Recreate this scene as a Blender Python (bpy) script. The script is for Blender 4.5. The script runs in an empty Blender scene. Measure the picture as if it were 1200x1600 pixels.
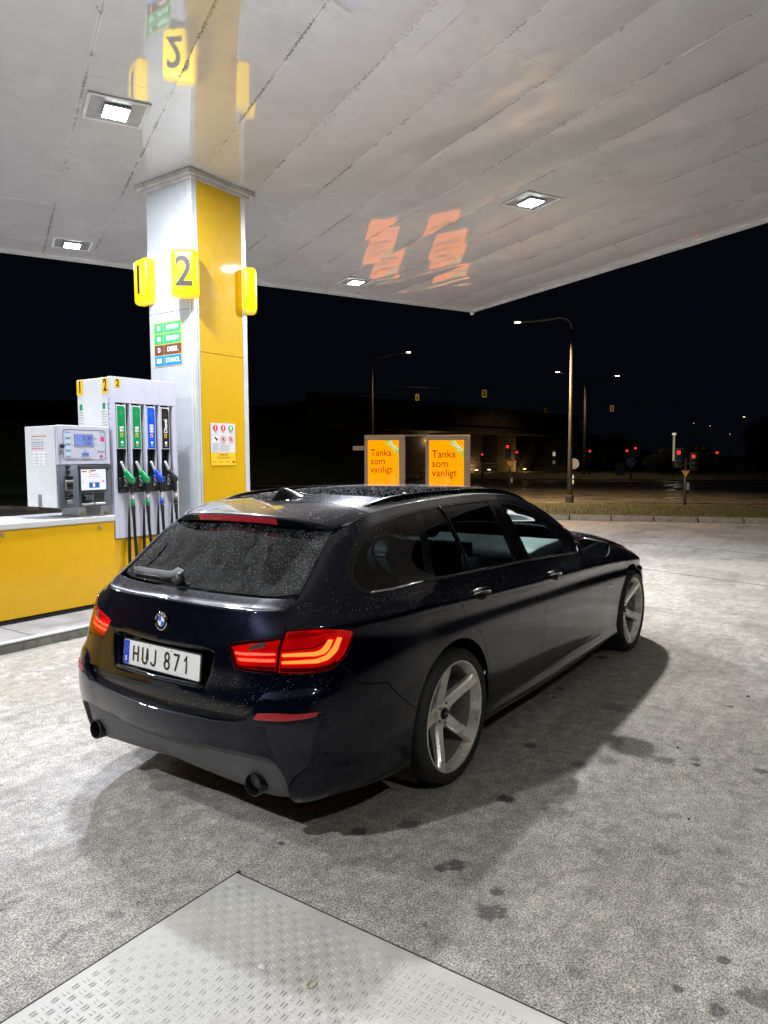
import bpy, bmesh, math, random
import numpy as np
from mathutils import Vector, Matrix
from mathutils.geometry import delaunay_2d_cdt

scene = bpy.context.scene
COL = scene.collection
random.seed(7)
RNG = np.random.default_rng(11)
PI = math.pi

# ---------------------------------------------------------------- camera, world, exposure, lamps
CAM_POS = (-3.05, -2.625, 1.60)
CAM_YAW, CAM_PITCH, CAM_ROLL = 0.610, -0.0755, -0.005
cam_data = bpy.data.cameras.new("camera")
cam = bpy.data.objects.new("camera", cam_data)
COL.objects.link(cam)
scene.camera = cam
cam_data.sensor_fit = 'HORIZONTAL'
cam_data.sensor_width = 36.0
cam_data.lens = 1135.0 / 1200.0 * 36.0
cam_data.clip_start = 0.05
cam_data.clip_end = 1500.0
_f = Vector((math.cos(CAM_YAW) * math.cos(CAM_PITCH), math.sin(CAM_YAW) * math.cos(CAM_PITCH), math.sin(CAM_PITCH)))
_r0 = Vector((math.sin(CAM_YAW), -math.cos(CAM_YAW), 0.0))
_u0 = _r0.cross(_f)
_r = _r0 * math.cos(CAM_ROLL) + _u0 * math.sin(CAM_ROLL)
_u = -_r0 * math.sin(CAM_ROLL) + _u0 * math.cos(CAM_ROLL)
cam.matrix_world = Matrix(((_r.x, _u.x, -_f.x, CAM_POS[0]), (_r.y, _u.y, -_f.y, CAM_POS[1]), (_r.z, _u.z, -_f.z, CAM_POS[2]), (0, 0, 0, 1)))

world = bpy.data.worlds.new("World")
scene.world = world
world.use_nodes = True
wn = world.node_tree
wn.nodes.clear()
w_out = wn.nodes.new('ShaderNodeOutputWorld')
w_bg = wn.nodes.new('ShaderNodeBackground')
w_bg.inputs['Color'].default_value = (0.30, 0.34, 0.62, 1)
w_bg.inputs['Strength'].default_value = 0.0055
wn.links.new(w_bg.outputs[0], w_out.inputs['Surface'])

scene.view_settings.view_transform = 'Standard'
scene.view_settings.look = 'None'
scene.view_settings.exposure = 0.0
scene.view_settings.gamma = 1.0
scene.view_settings.use_curve_mapping = False
try:
    scene.cycles.max_bounces = 8
    scene.cycles.transparent_max_bounces = 16
    scene.cycles.sample_clamp_indirect = 6.0
    scene.cycles.use_denoising = True
    scene.cycles.caustics_reflective = False
    scene.cycles.caustics_refractive = False
except Exception:
    pass

# canopy frame: u runs along the ceiling panels, v across them
CZ = 4.82
CA = math.radians(63.1)
CU = Vector((math.cos(CA), math.sin(CA), 0.0))
CV = Vector((math.sin(CA), -math.cos(CA), 0.0))
def cpt(u, v, z=CZ):
    p = CU * u + CV * v
    return Vector((p.x, p.y, z))
# canopy lamps: (u, v, watts, colour)
LAMPS = [(3.60, -0.41, 250, (0.88, 0.92, 1.0)),
         (8.33, -0.37, 480, (0.82, 0.85, 1.0)),
         (3.71, 4.57, 520, (1.0, 0.985, 0.94)),
         (8.50, 4.44, 450, (0.82, 0.84, 1.0)),
         (3.60, -5.40, 330, (0.90, 0.94, 1.0)),
         (8.33, -5.40, 200, (0.90, 0.94, 1.0)),
         (-1.20, -5.40, 300, (0.95, 0.97, 1.0)),
         (-6.00, -0.41, 75, (1.0, 0.98, 0.93))]  # last entry: fill lamp added to brighten the foreground

# ---------------------------------------------------------------- helpers: objects
def tag(o, label=None, cat=None, group=None, kind=None):
    if label: o['label'] = label
    if cat: o['category'] = cat
    if group: o['group'] = group
    if kind: o['kind'] = kind
    return o

def empty(name, loc=(0, 0, 0), rz=0.0, **kw):
    o = bpy.data.objects.new(name, None)
    COL.objects.link(o)
    o.location = loc
    o.rotation_euler = (0, 0, rz)
    o.empty_display_size = 0.1
    return tag(o, **kw)

def link(name, me, mat=None, parent=None, mw=None, **kw):
    o = bpy.data.objects.new(name, me)
    COL.objects.link(o)
    if mat is not None:
        me.materials.clear()
        for m in (mat if isinstance(mat, (list, tuple)) else [mat]):
            me.materials.append(m)
    if parent is not None: o.parent = parent
    if mw is not None: o.matrix_local = mw
    return tag(o, **kw)

def me_from(verts, faces, smooth=False):
    me = bpy.data.meshes.new('m')
    me.from_pydata([tuple(v) for v in verts], [], [tuple(f) for f in faces])
    me.update()
    if smooth:
        me.polygons.foreach_set('use_smooth', [True] * len(me.polygons))
    return me

def bm_me(bm, smooth=False, angle=None, aw=False):
    bmesh.ops.recalc_face_normals(bm, faces=bm.faces)
    if aw:      # bevelled boxes: the large faces keep their flat normals
        for f in bm.faces: f.smooth = True
        bm.verts.ensure_lookup_table()
        nn = []
        for v in bm.verts:
            n = Vector((0, 0, 0))
            for f in v.link_faces: n += f.normal * (f.calc_area() ** 1.5 + 1e-12)
            nn.append(tuple(n.normalized()))
        me = bpy.data.meshes.new('m')
        bm.to_mesh(me); bm.free()
        me.normals_split_custom_set_from_vertices(nn)
        return me
    if smooth:
        for f in bm.faces: f.smooth = True
        if angle is not None:
            for e in bm.edges:
                if len(e.link_faces) == 2 and e.calc_face_angle(0) > angle: e.smooth = False
    me = bpy.data.meshes.new('m')
    bm.to_mesh(me)
    bm.free()
    return me

def bm_box(bm, x0, x1, y0, y1, z0, z1, M=None, bev=0.0, seg=2):
    vs = [bm.verts.new((x, y, z)) for x in (x0, x1) for y in (y0, y1) for z in (z0, z1)]
    fs = [bm.faces.new([vs[i] for i in q]) for q in ((0, 1, 3, 2), (4, 6, 7, 5), (0, 4, 5, 1), (2, 3, 7, 6), (0, 2, 6, 4), (1, 5, 7, 3))]
    geo_v = vs
    if bev > 0:
        es = list({e for f in fs for e in f.edges})
        r = bmesh.ops.bevel(bm, geom=es, offset=bev, segments=seg, profile=0.5, affect='EDGES')
        geo_v = list({v for f in r['faces'] for v in f.verts} | {v for v in vs if v.is_valid})
    if M is not None:
        for v in geo_v: v.co = M @ v.co
    return geo_v

def box(name, x0, x1, y0, y1, z0, z1, mat, parent=None, bev=0.0, seg=2, M=None, **kw):
    bm = bmesh.new()
    bm_box(bm, x0, x1, y0, y1, z0, z1, None, bev, seg)
    me = bm_me(bm, aw=bev > 0)
    return link(name, me, mat, parent, M, **kw)

def tube_data(pts, rad, seg=10, cap=True):
    pts = [Vector(p) for p in pts]
    n = len(pts)
    if not isinstance(rad, (list, tuple)): rad = [rad] * n
    verts, faces = [], []
    prev = None
    for i, p in enumerate(pts):
        t = (pts[min(i + 1, n - 1)] - pts[max(i - 1, 0)]).normalized()
        if prev is None:
            a = Vector((0, 0, 1)) if abs(t.z) < 0.9 else Vector((1, 0, 0))
            s = t.cross(a).normalized()
        else:
            s = (prev - t * prev.dot(t)).normalized()
        prev = s
        b = t.cross(s)
        for k in range(seg):
            an = 2 * PI * k / seg
            verts.append(p + (s * math.cos(an) + b * math.sin(an)) * rad[i])
    for i in range(n - 1):
        for k in range(seg):
            k2 = (k + 1) % seg
            faces.append((i * seg + k, i * seg + k2, (i + 1) * seg + k2, (i + 1) * seg + k))
    if cap:
        faces.append(tuple(range(seg))[::-1])
        faces.append(tuple((n - 1) * seg + k for k in range(seg)))
    return verts, faces

def tube(name, pts, rad, mat, parent=None, seg=10, **kw):
    v, f = tube_data(pts, rad, seg)
    me = me_from(v, f, True)
    return link(name, me, mat, parent, **kw)

def lathe_me(profile, seg=48, axis='y', closed=False):
    # profile: list of (radius, along)
    verts, faces = [], []
    n = len(profile)
    for k in range(seg):
        a = 2 * PI * k / seg
        for r, h in profile:
            if axis == 'y': verts.append((r * math.cos(a), h, r * math.sin(a)))
            else: verts.append((r * math.cos(a), r * math.sin(a), h))
    for k in range(seg):
        k2 = (k + 1) % seg
        for i in range(n - 1 if not closed else n):
            j = (i + 1) % n
            faces.append((k * n + i, k * n + j, k2 * n + j, k2 * n + i))
    me = me_from(verts, faces, True)
    bm = bmesh.new(); bm.from_mesh(me)
    bmesh.ops.remove_doubles(bm, verts=bm.verts, dist=1e-6)
    bpy.data.meshes.remove(me)
    return bm_me(bm, True, math.radians(32))

def quad_me(pts):
    return me_from(pts, [tuple(range(len(pts)))])

def poly_plate(pts2, depth=0.002):
    # outline in xy, extruded to +z by depth
    n = len(pts2)
    v = [(x, y, 0) for x, y in pts2] + [(x, y, depth) for x, y in pts2]
    f = [tuple(range(n))[::-1], tuple(range(n, 2 * n))] + [(i, (i + 1) % n, n + (i + 1) % n, n + i) for i in range(n)]
    bm = bmesh.new()
    vs = [bm.verts.new(p) for p in v]
    for q in f: bm.faces.new([vs[i] for i in q])
    return bm_me(bm)

def rrect(w, h, r, n=5, cx=0.0, cy=0.0):
    out = []
    for qx, qy, a0 in ((1, 1, 0), (-1, 1, 90), (-1, -1, 180), (1, -1, 270)):
        for k in range(n + 1):
            a = math.radians(a0 + 90.0 * k / n)
            out.append((cx + qx * (w / 2 - r) + r * math.cos(a), cy + qy * (h / 2 - r) + r * math.sin(a)))
    return out

def frame(o, xd, yd):
    # matrix with local x = xd, local y = yd, local z = outward normal
    x = Vector(xd).normalized(); y = Vector(yd); y = (y - x * y.dot(x)).normalized(); z = x.cross(y)
    o = Vector(o)
    return Matrix(((x.x, y.x, z.x, o.x), (x.y, y.y, z.y, o.y), (x.z, y.z, z.z, o.z), (0, 0, 0, 1)))

def text(body, size, mat, M, parent=None, ax='CENTER', ay='CENTER', bold=0.0, sx=1.0, depth=0.0012, name='lettering', spacing=1.0, **kw):
    cu = bpy.data.curves.new('t', 'FONT')
    cu.body = body
    cu.size = size
    cu.align_x = ax
    cu.align_y = ay
    cu.offset = bold * size
    cu.extrude = depth / 2
    cu.resolution_u = 3
    cu.space_character = spacing
    ob = bpy.data.objects.new('t', cu)
    me = bpy.data.meshes.new_from_object(ob)
    bpy.data.objects.remove(ob)
    bpy.data.curves.remove(cu)
    me.transform(Matrix.Diagonal((sx, 1, 1, 1)))
    return link(name, me, mat, parent, M, **kw)

def copy_tree(o, parent=None):
    c = o.copy()
    COL.objects.link(c)
    c.parent = parent
    for ch in list(o.children):
        copy_tree(ch, c)
    return c

# ---------------------------------------------------------------- helpers: materials
def new_mat(name):
    m = bpy.data.materials.new(name)
    m.use_nodes = True
    nt = m.node_tree
    nt.nodes.clear()
    out = nt.nodes.new('ShaderNodeOutputMaterial')
    return m, nt, out

class NT:
    def __init__(s, nt): s.nt = nt
    def n(s, t, **kw):
        nd = s.nt.nodes.new(t)
        for k, v in kw.items():
            if k.startswith('i_'):
                key = k[2:].replace('_', ' ')
                nd.inputs[key].default_value = v
            elif k.startswith('j'):
                nd.inputs[int(k[1:])].default_value = v
            else: setattr(nd, k, v)
        return nd
    def l(s, a, b): s.nt.links.new(a, b)
    def math(s, op, a, b=None, clamp=False):
        nd = s.nt.nodes.new('ShaderNodeMath'); nd.operation = op; nd.use_clamp = clamp
        for i, x in enumerate((a, b)):
            if x is None: continue
            if isinstance(x, (int, float)): nd.inputs[i].default_value = x
            else: s.l(x, nd.inputs[i])
        return nd.outputs[0]
    def noise(s, vec, scale, detail=3, rough=0.5, dist=0.0):
        nd = s.n('ShaderNodeTexNoise'); nd.inputs['Scale'].default_value = scale
        nd.inputs['Detail'].default_value = detail; nd.inputs['Roughness'].default_value = rough
        nd.inputs['Distortion'].default_value = dist
        if vec is not None: s.l(vec, nd.inputs['Vector'])
        return nd.outputs['Fac']
    def ramp(s, fac, a, b, lo=0.0, hi=1.0):
        nd = s.n('ShaderNodeMapRange'); nd.interpolation_type = 'SMOOTHSTEP'
        s.l(fac, nd.inputs['Value'])
        nd.inputs['From Min'].default_value = a; nd.inputs['From Max'].default_value = b
        nd.inputs['To Min'].default_value = lo; nd.inputs['To Max'].default_value = hi
        return nd.outputs['Result']
    def mix(s, fac, a, b, mode='MIX'):
        nd = s.n('ShaderNodeMix'); nd.data_type = 'RGBA'; nd.blend_type = mode
        for x, i in ((fac, 0), (a, 6), (b, 7)):
            if isinstance(x, (int, float)): nd.inputs[i].default_value = x
            elif isinstance(x, (tuple, list)): nd.inputs[i].default_value = (*x[:3], 1)
            else: s.l(x, nd.inputs[i])
        return nd.outputs[2]

def C4(c): return (c[0], c[1], c[2], 1.0)

def simple(name, col, rough=0.5, metal=0.0, coat=0.0, spec=0.5, var=0.12, vscale=6.0, dirt=0.0, dcol=(0.05, 0.045, 0.04), dscale=9.0, bump=0.0, bscale=60.0, emit=None, estr=0.0, ior=1.5, coat_rough=0.03):
    m, nt, out = new_mat(name)
    T = NT(nt)
    tc = T.n('ShaderNodeTexCoord')
    p = T.n('ShaderNodeBsdfPrincipled')
    T.l(p.outputs[0], out.inputs[0])
    c = C4(col)
    nz = T.noise(tc.outputs['Object'], vscale, 4, 0.6)
    col_out = T.mix(T.ramp(nz, 0.3, 0.7), tuple(x * (1 - var) for x in col), tuple(min(1, x * (1 + var)) for x in col))
    if dirt > 0:
        nd = T.noise(tc.outputs['Object'], dscale, 6, 0.7)
        col_out = T.mix(T.ramp(nd, 0.66 - 0.16 * dirt, 0.80, 0, min(1, 0.5 + dirt * .5)), col_out, dcol)
    T.l(col_out, p.inputs['Base Color'])
    rn = T.ramp(nz, 0.2, 0.8, rough * 0.85, min(1, rough * 1.2))
    T.l(rn, p.inputs['Roughness'])
    p.inputs['Metallic'].default_value = metal
    p.inputs['IOR'].default_value = ior
    p.inputs['Specular IOR Level'].default_value = spec
    p.inputs['Coat Weight'].default_value = coat
    p.inputs['Coat Roughness'].default_value = coat_rough
    if bump > 0:
        b = T.n('ShaderNodeBump'); b.inputs['Strength'].default_value = bump; b.inputs['Distance'].default_value = 0.004
        T.l(T.noise(tc.outputs['Object'], bscale, 4, 0.6), b.inputs['Height'])
        T.l(b.outputs[0], p.inputs['Normal'])
    if emit is not None:
        p.inputs['Emission Color'].default_value = C4(emit)
        p.inputs['Emission Strength'].default_value = estr
    return m

def glow(name, col, strength):
    m, nt, out = new_mat(name)
    T = NT(nt)
    e = T.n('ShaderNodeEmission')
    e.inputs['Color'].default_value = C4(col)
    e.inputs['Strength'].default_value = strength
    T.l(e.outputs[0], out.inputs[0])
    return m

def tinted(name, tint, ior=1.5, rough=0.0, gloss=1.0, streak=0.0, bumpy=0.0):
    m, nt, out = new_mat(name)
    T = NT(nt)
    tr = T.n('ShaderNodeBsdfTransparent'); tr.inputs[0].default_value = C4(tint)
    gl = T.n('ShaderNodeBsdfGlossy'); gl.inputs['Roughness'].default_value = rough
    gl.inputs[0].default_value = (gloss, gloss, gloss, 1)
    fr = T.n('ShaderNodeFresnel'); fr.inputs['IOR'].default_value = ior
    mx = T.n('ShaderNodeMixShader')
    T.l(fr.outputs[0], mx.inputs[0]); T.l(tr.outputs[0], mx.inputs[1]); T.l(gl.outputs[0], mx.inputs[2])
    last = mx.outputs[0]
    tc = T.n('ShaderNodeTexCoord')
    if bumpy > 0:
        b = T.n('ShaderNodeBump'); b.inputs['Strength'].default_value = bumpy; b.inputs['Distance'].default_value = 0.002
        T.l(T.noise(tc.outputs['Object'], 90, 3, 0.6), b.inputs['Height']); T.l(b.outputs[0], gl.inputs['Normal'])
    if streak > 0:
        mp = T.n('ShaderNodeMapping'); mp.inputs['Scale'].default_value = (3, 9, 2.0)
        mp.inputs['Rotation'].default_value = (0.6, 0, 0)
        T.l(tc.outputs['Object'], mp.inputs[0])
        nz = T.ramp(T.noise(mp.outputs[0], 2.2, 5, 0.65), 0.38, 0.72, 0.0, streak)
        d = T.n('ShaderNodeBsdfDiffuse'); d.inputs[0].default_value = (0.45, 0.5, 0.52, 1)
        m2 = T.n('ShaderNodeMixShader'); T.l(nz, m2.inputs[0]); T.l(last, m2.inputs[1]); T.l(d.outputs[0], m2.inputs[2])
        last = m2.outputs[0]
    T.l(last, out.inputs[0])
    return m

def mat_asphalt(name, base, lights, darks, stains=(), fine=True, wet=0.35, tint2=(0.31, 0.30, 0.285)):
    m, nt, out = new_mat(name)
    T = NT(nt)
    geo = T.n('ShaderNodeNewGeometry')
    P = geo.outputs['Position']
    p = T.n('ShaderNodeBsdfPrincipled')
    T.l(p.outputs[0], out.inputs[0])
    big = T.noise(P, 0.55, 5, 0.6, 0.4)
    mid = T.noise(P, 3.2, 6, 0.65, 0.3)
    col = T.mix(T.ramp(big, 0.35, 0.68), base, tint2)
    col = T.mix(T.ramp(mid, 0.38, 0.66, 0.0, 0.40), col, darks)
    vor = T.n('ShaderNodeTexVoronoi'); vor.inputs['Scale'].default_value = 150.0; T.l(P, vor.inputs['Vector'])
    grit = T.noise(P, 170.0, 2, 0.7)
    sp = T.ramp(T.math('ADD', T.math('MULTIPLY', grit, 0.75), T.math('MULTIPLY', T.noise(P, 12, 4, 0.7), 0.38)), 0.50, 0.66)
    col = T.mix(T.math('MULTIPLY', sp, 0.85), col, lights)
    chips = T.ramp(vor.outputs['Distance'], 0.0, 0.28, 0.55, 0.0)
    col = T.mix(T.math('MULTIPLY', chips, T.ramp(T.noise(P, 40, 2, 0.5), 0.5, 0.6)), col, (0.030, 0.028, 0.026))
    # small oil spots scattered
    oil = T.ramp(T.noise(P, 6.5, 4, 0.6, 0.5), 0.64, 0.76)
    col = T.mix(T.math('MULTIPLY', oil, 0.6), col, (0.035, 0.034, 0.034))
    # broad tyre-worn wet streaks
    mp = T.n('ShaderNodeMapping'); mp.inputs['Scale'].default_value = (0.35, 2.4, 1)
    T.l(P, mp.inputs[0])
    st = T.ramp(T.noise(mp.outputs[0], 1.6, 5, 0.6, 0.6), 0.50, 0.72, 0, 0.45)
    col = T.mix(st, col, tuple(x * 0.62 for x in base))
    # particular stains
    sep = T.n('ShaderNodeSeparateXYZ'); T.l(P, sep.inputs[0])
    wob = T.noise(P, 19, 5, 0.75)
    for (sx_, sy_, sr, amt) in stains:
        dx = T.math('SUBTRACT', sep.outputs[0], sx_); dy = T.math('SUBTRACT', sep.outputs[1], sy_)
        d = T.math('SQRT', T.math('ADD', T.math('MULTIPLY', dx, dx), T.math('MULTIPLY', dy, dy)))
        d = T.math('ADD', d, T.math('MULTIPLY', T.math('SUBTRACT', wob, 0.5), sr * 2.6))
        k = T.ramp(d, sr * 0.55, sr * 1.15, amt * .88, 0.0)
        col = T.mix(k, col, (0.045, 0.045, 0.045))
    agg = T.math('ADD', T.math('MULTIPLY', T.noise(P, 115.0, 2, 0.75), 0.7), T.math('MULTIPLY', T.noise(P, 260.0, 1, 0.5), 0.3))
    col = T.mix(T.ramp(agg, 0.42, 0.52, 0.62, 0.0), col, (0.0, 0.0, 0.0))
    clump = T.ramp(T.noise(P, 32, 4, 0.75, 0.3), 0.42, 0.56, 0.22, 0.0)
    col = T.mix(clump, col, (0.05, 0.048, 0.045))
    T.l(col, p.inputs['Base Color'])
    wetn = T.ramp(T.noise(P, 0.9, 4, 0.6, 0.5), 0.42, 0.62, 0.0, 1.0)
    T.l(T.ramp(wetn, 0, 1, 0.72, 0.72 - wet), p.inputs['Roughness'])
    p.inputs['Specular IOR Level'].default_value = 0.4
    b = T.n('ShaderNodeBump'); b.inputs['Strength'].default_value = 0.55; b.inputs['Distance'].default_value = 0.004
    hh = T.math('ADD', T.math('MULTIPLY', grit, 0.8), T.math('MULTIPLY', T.noise(P, 35, 3, 0.6), 0.6))
    T.l(hh, b.inputs['Height'])
    T.l(b.outputs[0], p.inputs['Normal'])
    return m

def mat_ceiling():
    m, nt, out = new_mat('ceiling_sheet')
    T = NT(nt)
    tc = T.n('ShaderNodeTexCoord')
    oi = T.n('ShaderNodeObjectInfo')
    geo = T.n('ShaderNodeNewGeometry')
    p = T.n('ShaderNodeBsdfPrincipled')
    T.l(p.outputs[0], out.inputs[0])
    P = geo.outputs['Position']
    n1 = T.noise(P, 0.8, 5, 0.6, 0.5)
    col = T.mix(T.ramp(n1, 0.32, 0.7), (0.60, 0.59, 0.59), (0.54, 0.53, 0.53))
    n2 = T.noise(P, 4.5, 5, 0.7, 0.6)
    col = T.mix(T.ramp(n2, 0.42, 0.70, 0, 0.25), col, (0.44, 0.43, 0.415))
    col = T.mix(T.math('MULTIPLY', oi.outputs['Random'], 0.22), col, (0.48, 0.47, 0.475))
    sep = T.n('ShaderNodeSeparateXYZ'); T.l(tc.outputs['Object'], sep.inputs[0])
    ay = T.math('ABSOLUTE', sep.outputs[1])
    edge = T.ramp(ay, 0.24, 0.345)
    line = T.math('MULTIPLY', T.ramp(ay, 0.330, 0.341), T.ramp(T.noise(P, 1.3, 5, 0.75), 0.47, 0.56))
    # patchy paler lines along the joints and dark cobweb dirt
    pale = T.math('MULTIPLY', T.ramp(ay, 0.325, 0.343), T.ramp(T.noise(P, 3.0, 4, 0.6), 0.42, 0.6))
    col = T.mix(T.math('MULTIPLY', pale, 0.75), col, (0.70, 0.69, 0.70))
    dn = T.noise(P, 26, 6, 0.8, 1.2)
    cl = T.noise(P, 1.7, 3, 0.6)
    dirt = T.math('MULTIPLY', T.ramp(dn, 0.55, 0.62), T.math('MULTIPLY', edge, T.ramp(cl, 0.50, 0.60)))
    col = T.mix(dirt, col, (0.085, 0.065, 0.045))
    speck = T.math('MULTIPLY', T.ramp(T.noise(P, 24, 4, 0.8, 1.0), 0.68, 0.72), T.ramp(cl, 0.53, 0.63))
    col = T.mix(speck, col, (0.07, 0.06, 0.05))
    col = T.mix(T.math('MULTIPLY', line, T.ramp(T.noise(P, 60, 3, 0.7), 0.45, 0.55, 0, 1)), col, (0.06, 0.045, 0.03))
    haze_ = T.ramp(T.noise(P, 1.1, 4, 0.55, 1.2), 0.55, 0.75, 0, 0.35)
    col = T.mix(haze_, col, (0.74, 0.73, 0.75))
    T.l(col, p.inputs['Base Color'])
    T.l(T.ramp(n2, 0.3, 0.7, 0.42, 0.55), p.inputs['Roughness'])
    p.inputs['Coat Weight'].default_value = 0.9
    p.inputs['Coat IOR'].default_value = 2.7
    T.l(T.ramp(n2, 0.35, 0.75, 0.0, 0.02), p.inputs['Coat Roughness'])
    b = T.n('ShaderNodeBump'); b.inputs['Strength'].default_value = 0.02; b.inputs['Distance'].default_value = 0.02
    T.l(T.noise(P, 1.6, 2, 0.4), b.inputs['Height'])
    T.l(b.outputs[0], p.inputs['Coat Normal'])
    return m

def mat_carpaint():
    m, nt, out = new_mat('car_paint')
    T = NT(nt)
    tc = T.n('ShaderNodeTexCoord')
    p = T.n('ShaderNodeBsdfPrincipled')
    T.l(p.outputs[0], out.inputs[0])
    fl = T.n('ShaderNodeTexVoronoi'); fl.inputs['Scale'].default_value = 900.0; T.l(tc.outputs['Object'], fl.inputs['Vector'])
    col = T.mix(T.ramp(fl.outputs['Distance'], 0.1, 0.6), (0.005, 0.0065, 0.026), (0.0012, 0.0015, 0.006))
    T.l(col, p.inputs['Base Color'])
    p.inputs['Metallic'].default_value = 0.55
    p.inputs['Specular IOR Level'].default_value = 0.08
    p.inputs['Roughness'].default_value = 0.33
    p.inputs['Coat Weight'].default_value = 1.0
    p.inputs['Coat IOR'].default_value = 1.37
    film = T.noise(tc.outputs['Object'], 5.0, 6, 0.7, 0.4)
    T.l(T.ramp(film, 0.35, 0.75, 0.004, 0.03), p.inputs['Coat Roughness'])
    return m

def mat_grass():
    m, nt, out = new_mat('grass')
    T = NT(nt)
    geo = T.n('ShaderNodeNewGeometry')
    p = T.n('ShaderNodeBsdfPrincipled'); T.l(p.outputs[0], out.inputs[0])
    n1 = T.noise(geo.outputs['Position'], 2.5, 5, 0.7)
    T.l(T.mix(T.ramp(n1, 0.3, 0.7), (0.028, 0.048, 0.010), (0.055, 0.062, 0.02)), p.inputs['Base Color'])
    p.inputs['Roughness'].default_value = 0.8
    return m

YEL = (0.80, 0.50, 0.0)
M_ = {}
M_['white'] = simple('white_enamel', (0.62, 0.63, 0.64), 0.32, coat=0.3, var=0.03, dirt=0.12, dcol=(0.3, 0.28, 0.25), dscale=14)
M_['white_col'] = simple('white_column_steel', (0.41, 0.435, 0.46), 0.38, coat=0.25, var=0.05, dirt=0.25, dcol=(0.28, 0.27, 0.24), dscale=10)
M_['pump_white'] = simple('pump_white_enamel', (0.56, 0.57, 0.69), 0.30, coat=0.4, var=0.02)
M_['yellow'] = simple('yellow_enamel', (0.56, 0.335, 0.0), 0.5, spec=0.2, coat=0.5, var=0.02, dirt=0.05, dcol=(0.4, 0.22, 0.0), dscale=18, coat_rough=0.035)
M_['yellow2'] = simple('yellow_cabinet_enamel', (0.80, 0.45, 0.0), 0.34, coat=0.2, var=0.03)
M_['black'] = simple('black_plastic', (0.018, 0.018, 0.02), 0.42, var=0.2)
M_['gloss_black'] = simple('gloss_black_trim', (0.006, 0.006, 0.007), 0.25, spec=0.3, coat=0.25, var=0.1)
M_['shell'] = simple('dark_inner_shell', (0.006, 0.006, 0.009), 0.45, var=0.1)
M_['rubber'] = simple('tyre_rubber', (0.020, 0.020, 0.021), 0.62, var=0.25, bump=0.2, bscale=160)
M_['alloy'] = simple('brushed_alloy', (0.84, 0.81, 0.75), 0.30, metal=0.6, var=0.05, vscale=30)
M_['barrel'] = simple('shaded_wheel_barrel', (0.30, 0.285, 0.26), 0.45, metal=0.5, var=0.2, vscale=12)  # alloy darkened so the shade inside the wheel is in its colour
M_['alloy_dark'] = simple('brake_steel', (0.16, 0.15, 0.14), 0.45, metal=0.8, var=0.3)
M_['chrome'] = simple('polished_metal', (0.72, 0.72, 0.74), 0.10, metal=1.0, var=0.04)
M_['steel'] = simple('galvanised_steel', (0.34, 0.34, 0.35), 0.45, metal=0.7, var=0.15, vscale=12)
M_['alu'] = simple('painted_aluminium', (0.56, 0.58, 0.60), 0.35, metal=0.2, var=0.05, dirt=0.3, dcol=(0.2, 0.18, 0.15), dscale=16)
M_['crown'] = simple('dirty_crown_paint', (0.50, 0.49, 0.47), 0.5, var=0.1, dirt=0.75, dcol=(0.10, 0.08, 0.06), dscale=16)
M_['fascia'] = simple('canopy_fascia_paint', (0.62, 0.61, 0.60), 0.45, var=0.1, dirt=0.5, dcol=(0.20, 0.17, 0.14), dscale=7)
M_['slate'] = simple('slate_grey_enamel', (0.12, 0.14, 0.18), 0.4, var=0.06)
M_['slate2'] = simple('dark_slate_plastic', (0.05, 0.055, 0.065), 0.45, var=0.08)
M_['diffuser'] = simple('grey_bumper_plastic', (0.085, 0.085, 0.09), 0.55, var=0.18, bump=0.15, bscale=220)
M_['ink'] = simple('black_ink', (0.012, 0.012, 0.012), 0.5, var=0.05)
M_['white_ink'] = simple('white_ink', (0.8, 0.8, 0.8), 0.5, var=0.02)
M_['grey_ink'] = simple('grey_ink', (0.25, 0.26, 0.28), 0.5, var=0.05)
M_['red_ink'] = simple('red_ink', (0.60, 0.02, 0.03), 0.45, var=0.05)
M_['pink_ink'] = simple('pink_ink', (0.75, 0.04, 0.28), 0.45, var=0.05)
M_['green'] = simple('green_print', (0.0, 0.27, 0.085), 0.35, coat=0.3, var=0.03)
M_['green_lt'] = simple('light_green_print', (0.02, 0.36, 0.13), 0.35, coat=0.3, var=0.03)
M_['blue'] = simple('blue_print', (0.0, 0.09, 0.70), 0.35, coat=0.3, var=0.03)
M_['blue_lt'] = simple('light_blue_print', (0.02, 0.15, 0.82), 0.35, coat=0.3, var=0.03)
M_['sky_blue'] = simple('etanol_blue_print', (0.0, 0.20, 0.62), 0.35, var=0.03)
M_['brown'] = simple('brown_print', (0.13, 0.04, 0.025), 0.4, var=0.05)
M_['dark_print'] = simple('black_print', (0.014, 0.011, 0.012), 0.35, coat=0.3, var=0.03)
M_['dark_print_lt'] = simple('brown_black_print', (0.05, 0.035, 0.035), 0.35, coat=0.3, var=0.03)
M_['eu_blue'] = simple('plate_blue', (0.0, 0.05, 0.55), 0.35, var=0.03)
M_['plate'] = simple('plate_white', (0.80, 0.80, 0.77), 0.4, var=0.03, dirt=0.15, dcol=(0.4, 0.38, 0.34), dscale=30)
M_['orange_y'] = simple('yellow_label', (0.80, 0.50, 0.02), 0.4, var=0.03)
M_['noz_green'] = simple('green_nozzle_vinyl', (0.0, 0.30, 0.10), 0.35, coat=0.4, var=0.05)
M_['noz_blue'] = simple('blue_nozzle_vinyl', (0.0, 0.06, 0.55), 0.35, coat=0.4, var=0.05)
M_['paint'] = mat_carpaint()
M_['glass_front'] = tinted('clear_side_glass', (0.72, 0.86, 0.86))
M_['glass_priv'] = tinted('privacy_glass', (0.085, 0.10, 0.105), gloss=0.9)
M_['glass_rear'] = tinted('wet_rear_glass', (0.10, 0.12, 0.12), streak=0.06)
M_['glass_roof'] = simple('sunroof_glass', (0.004, 0.004, 0.005), 0.05, coat=1.0, var=0.05)
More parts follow.
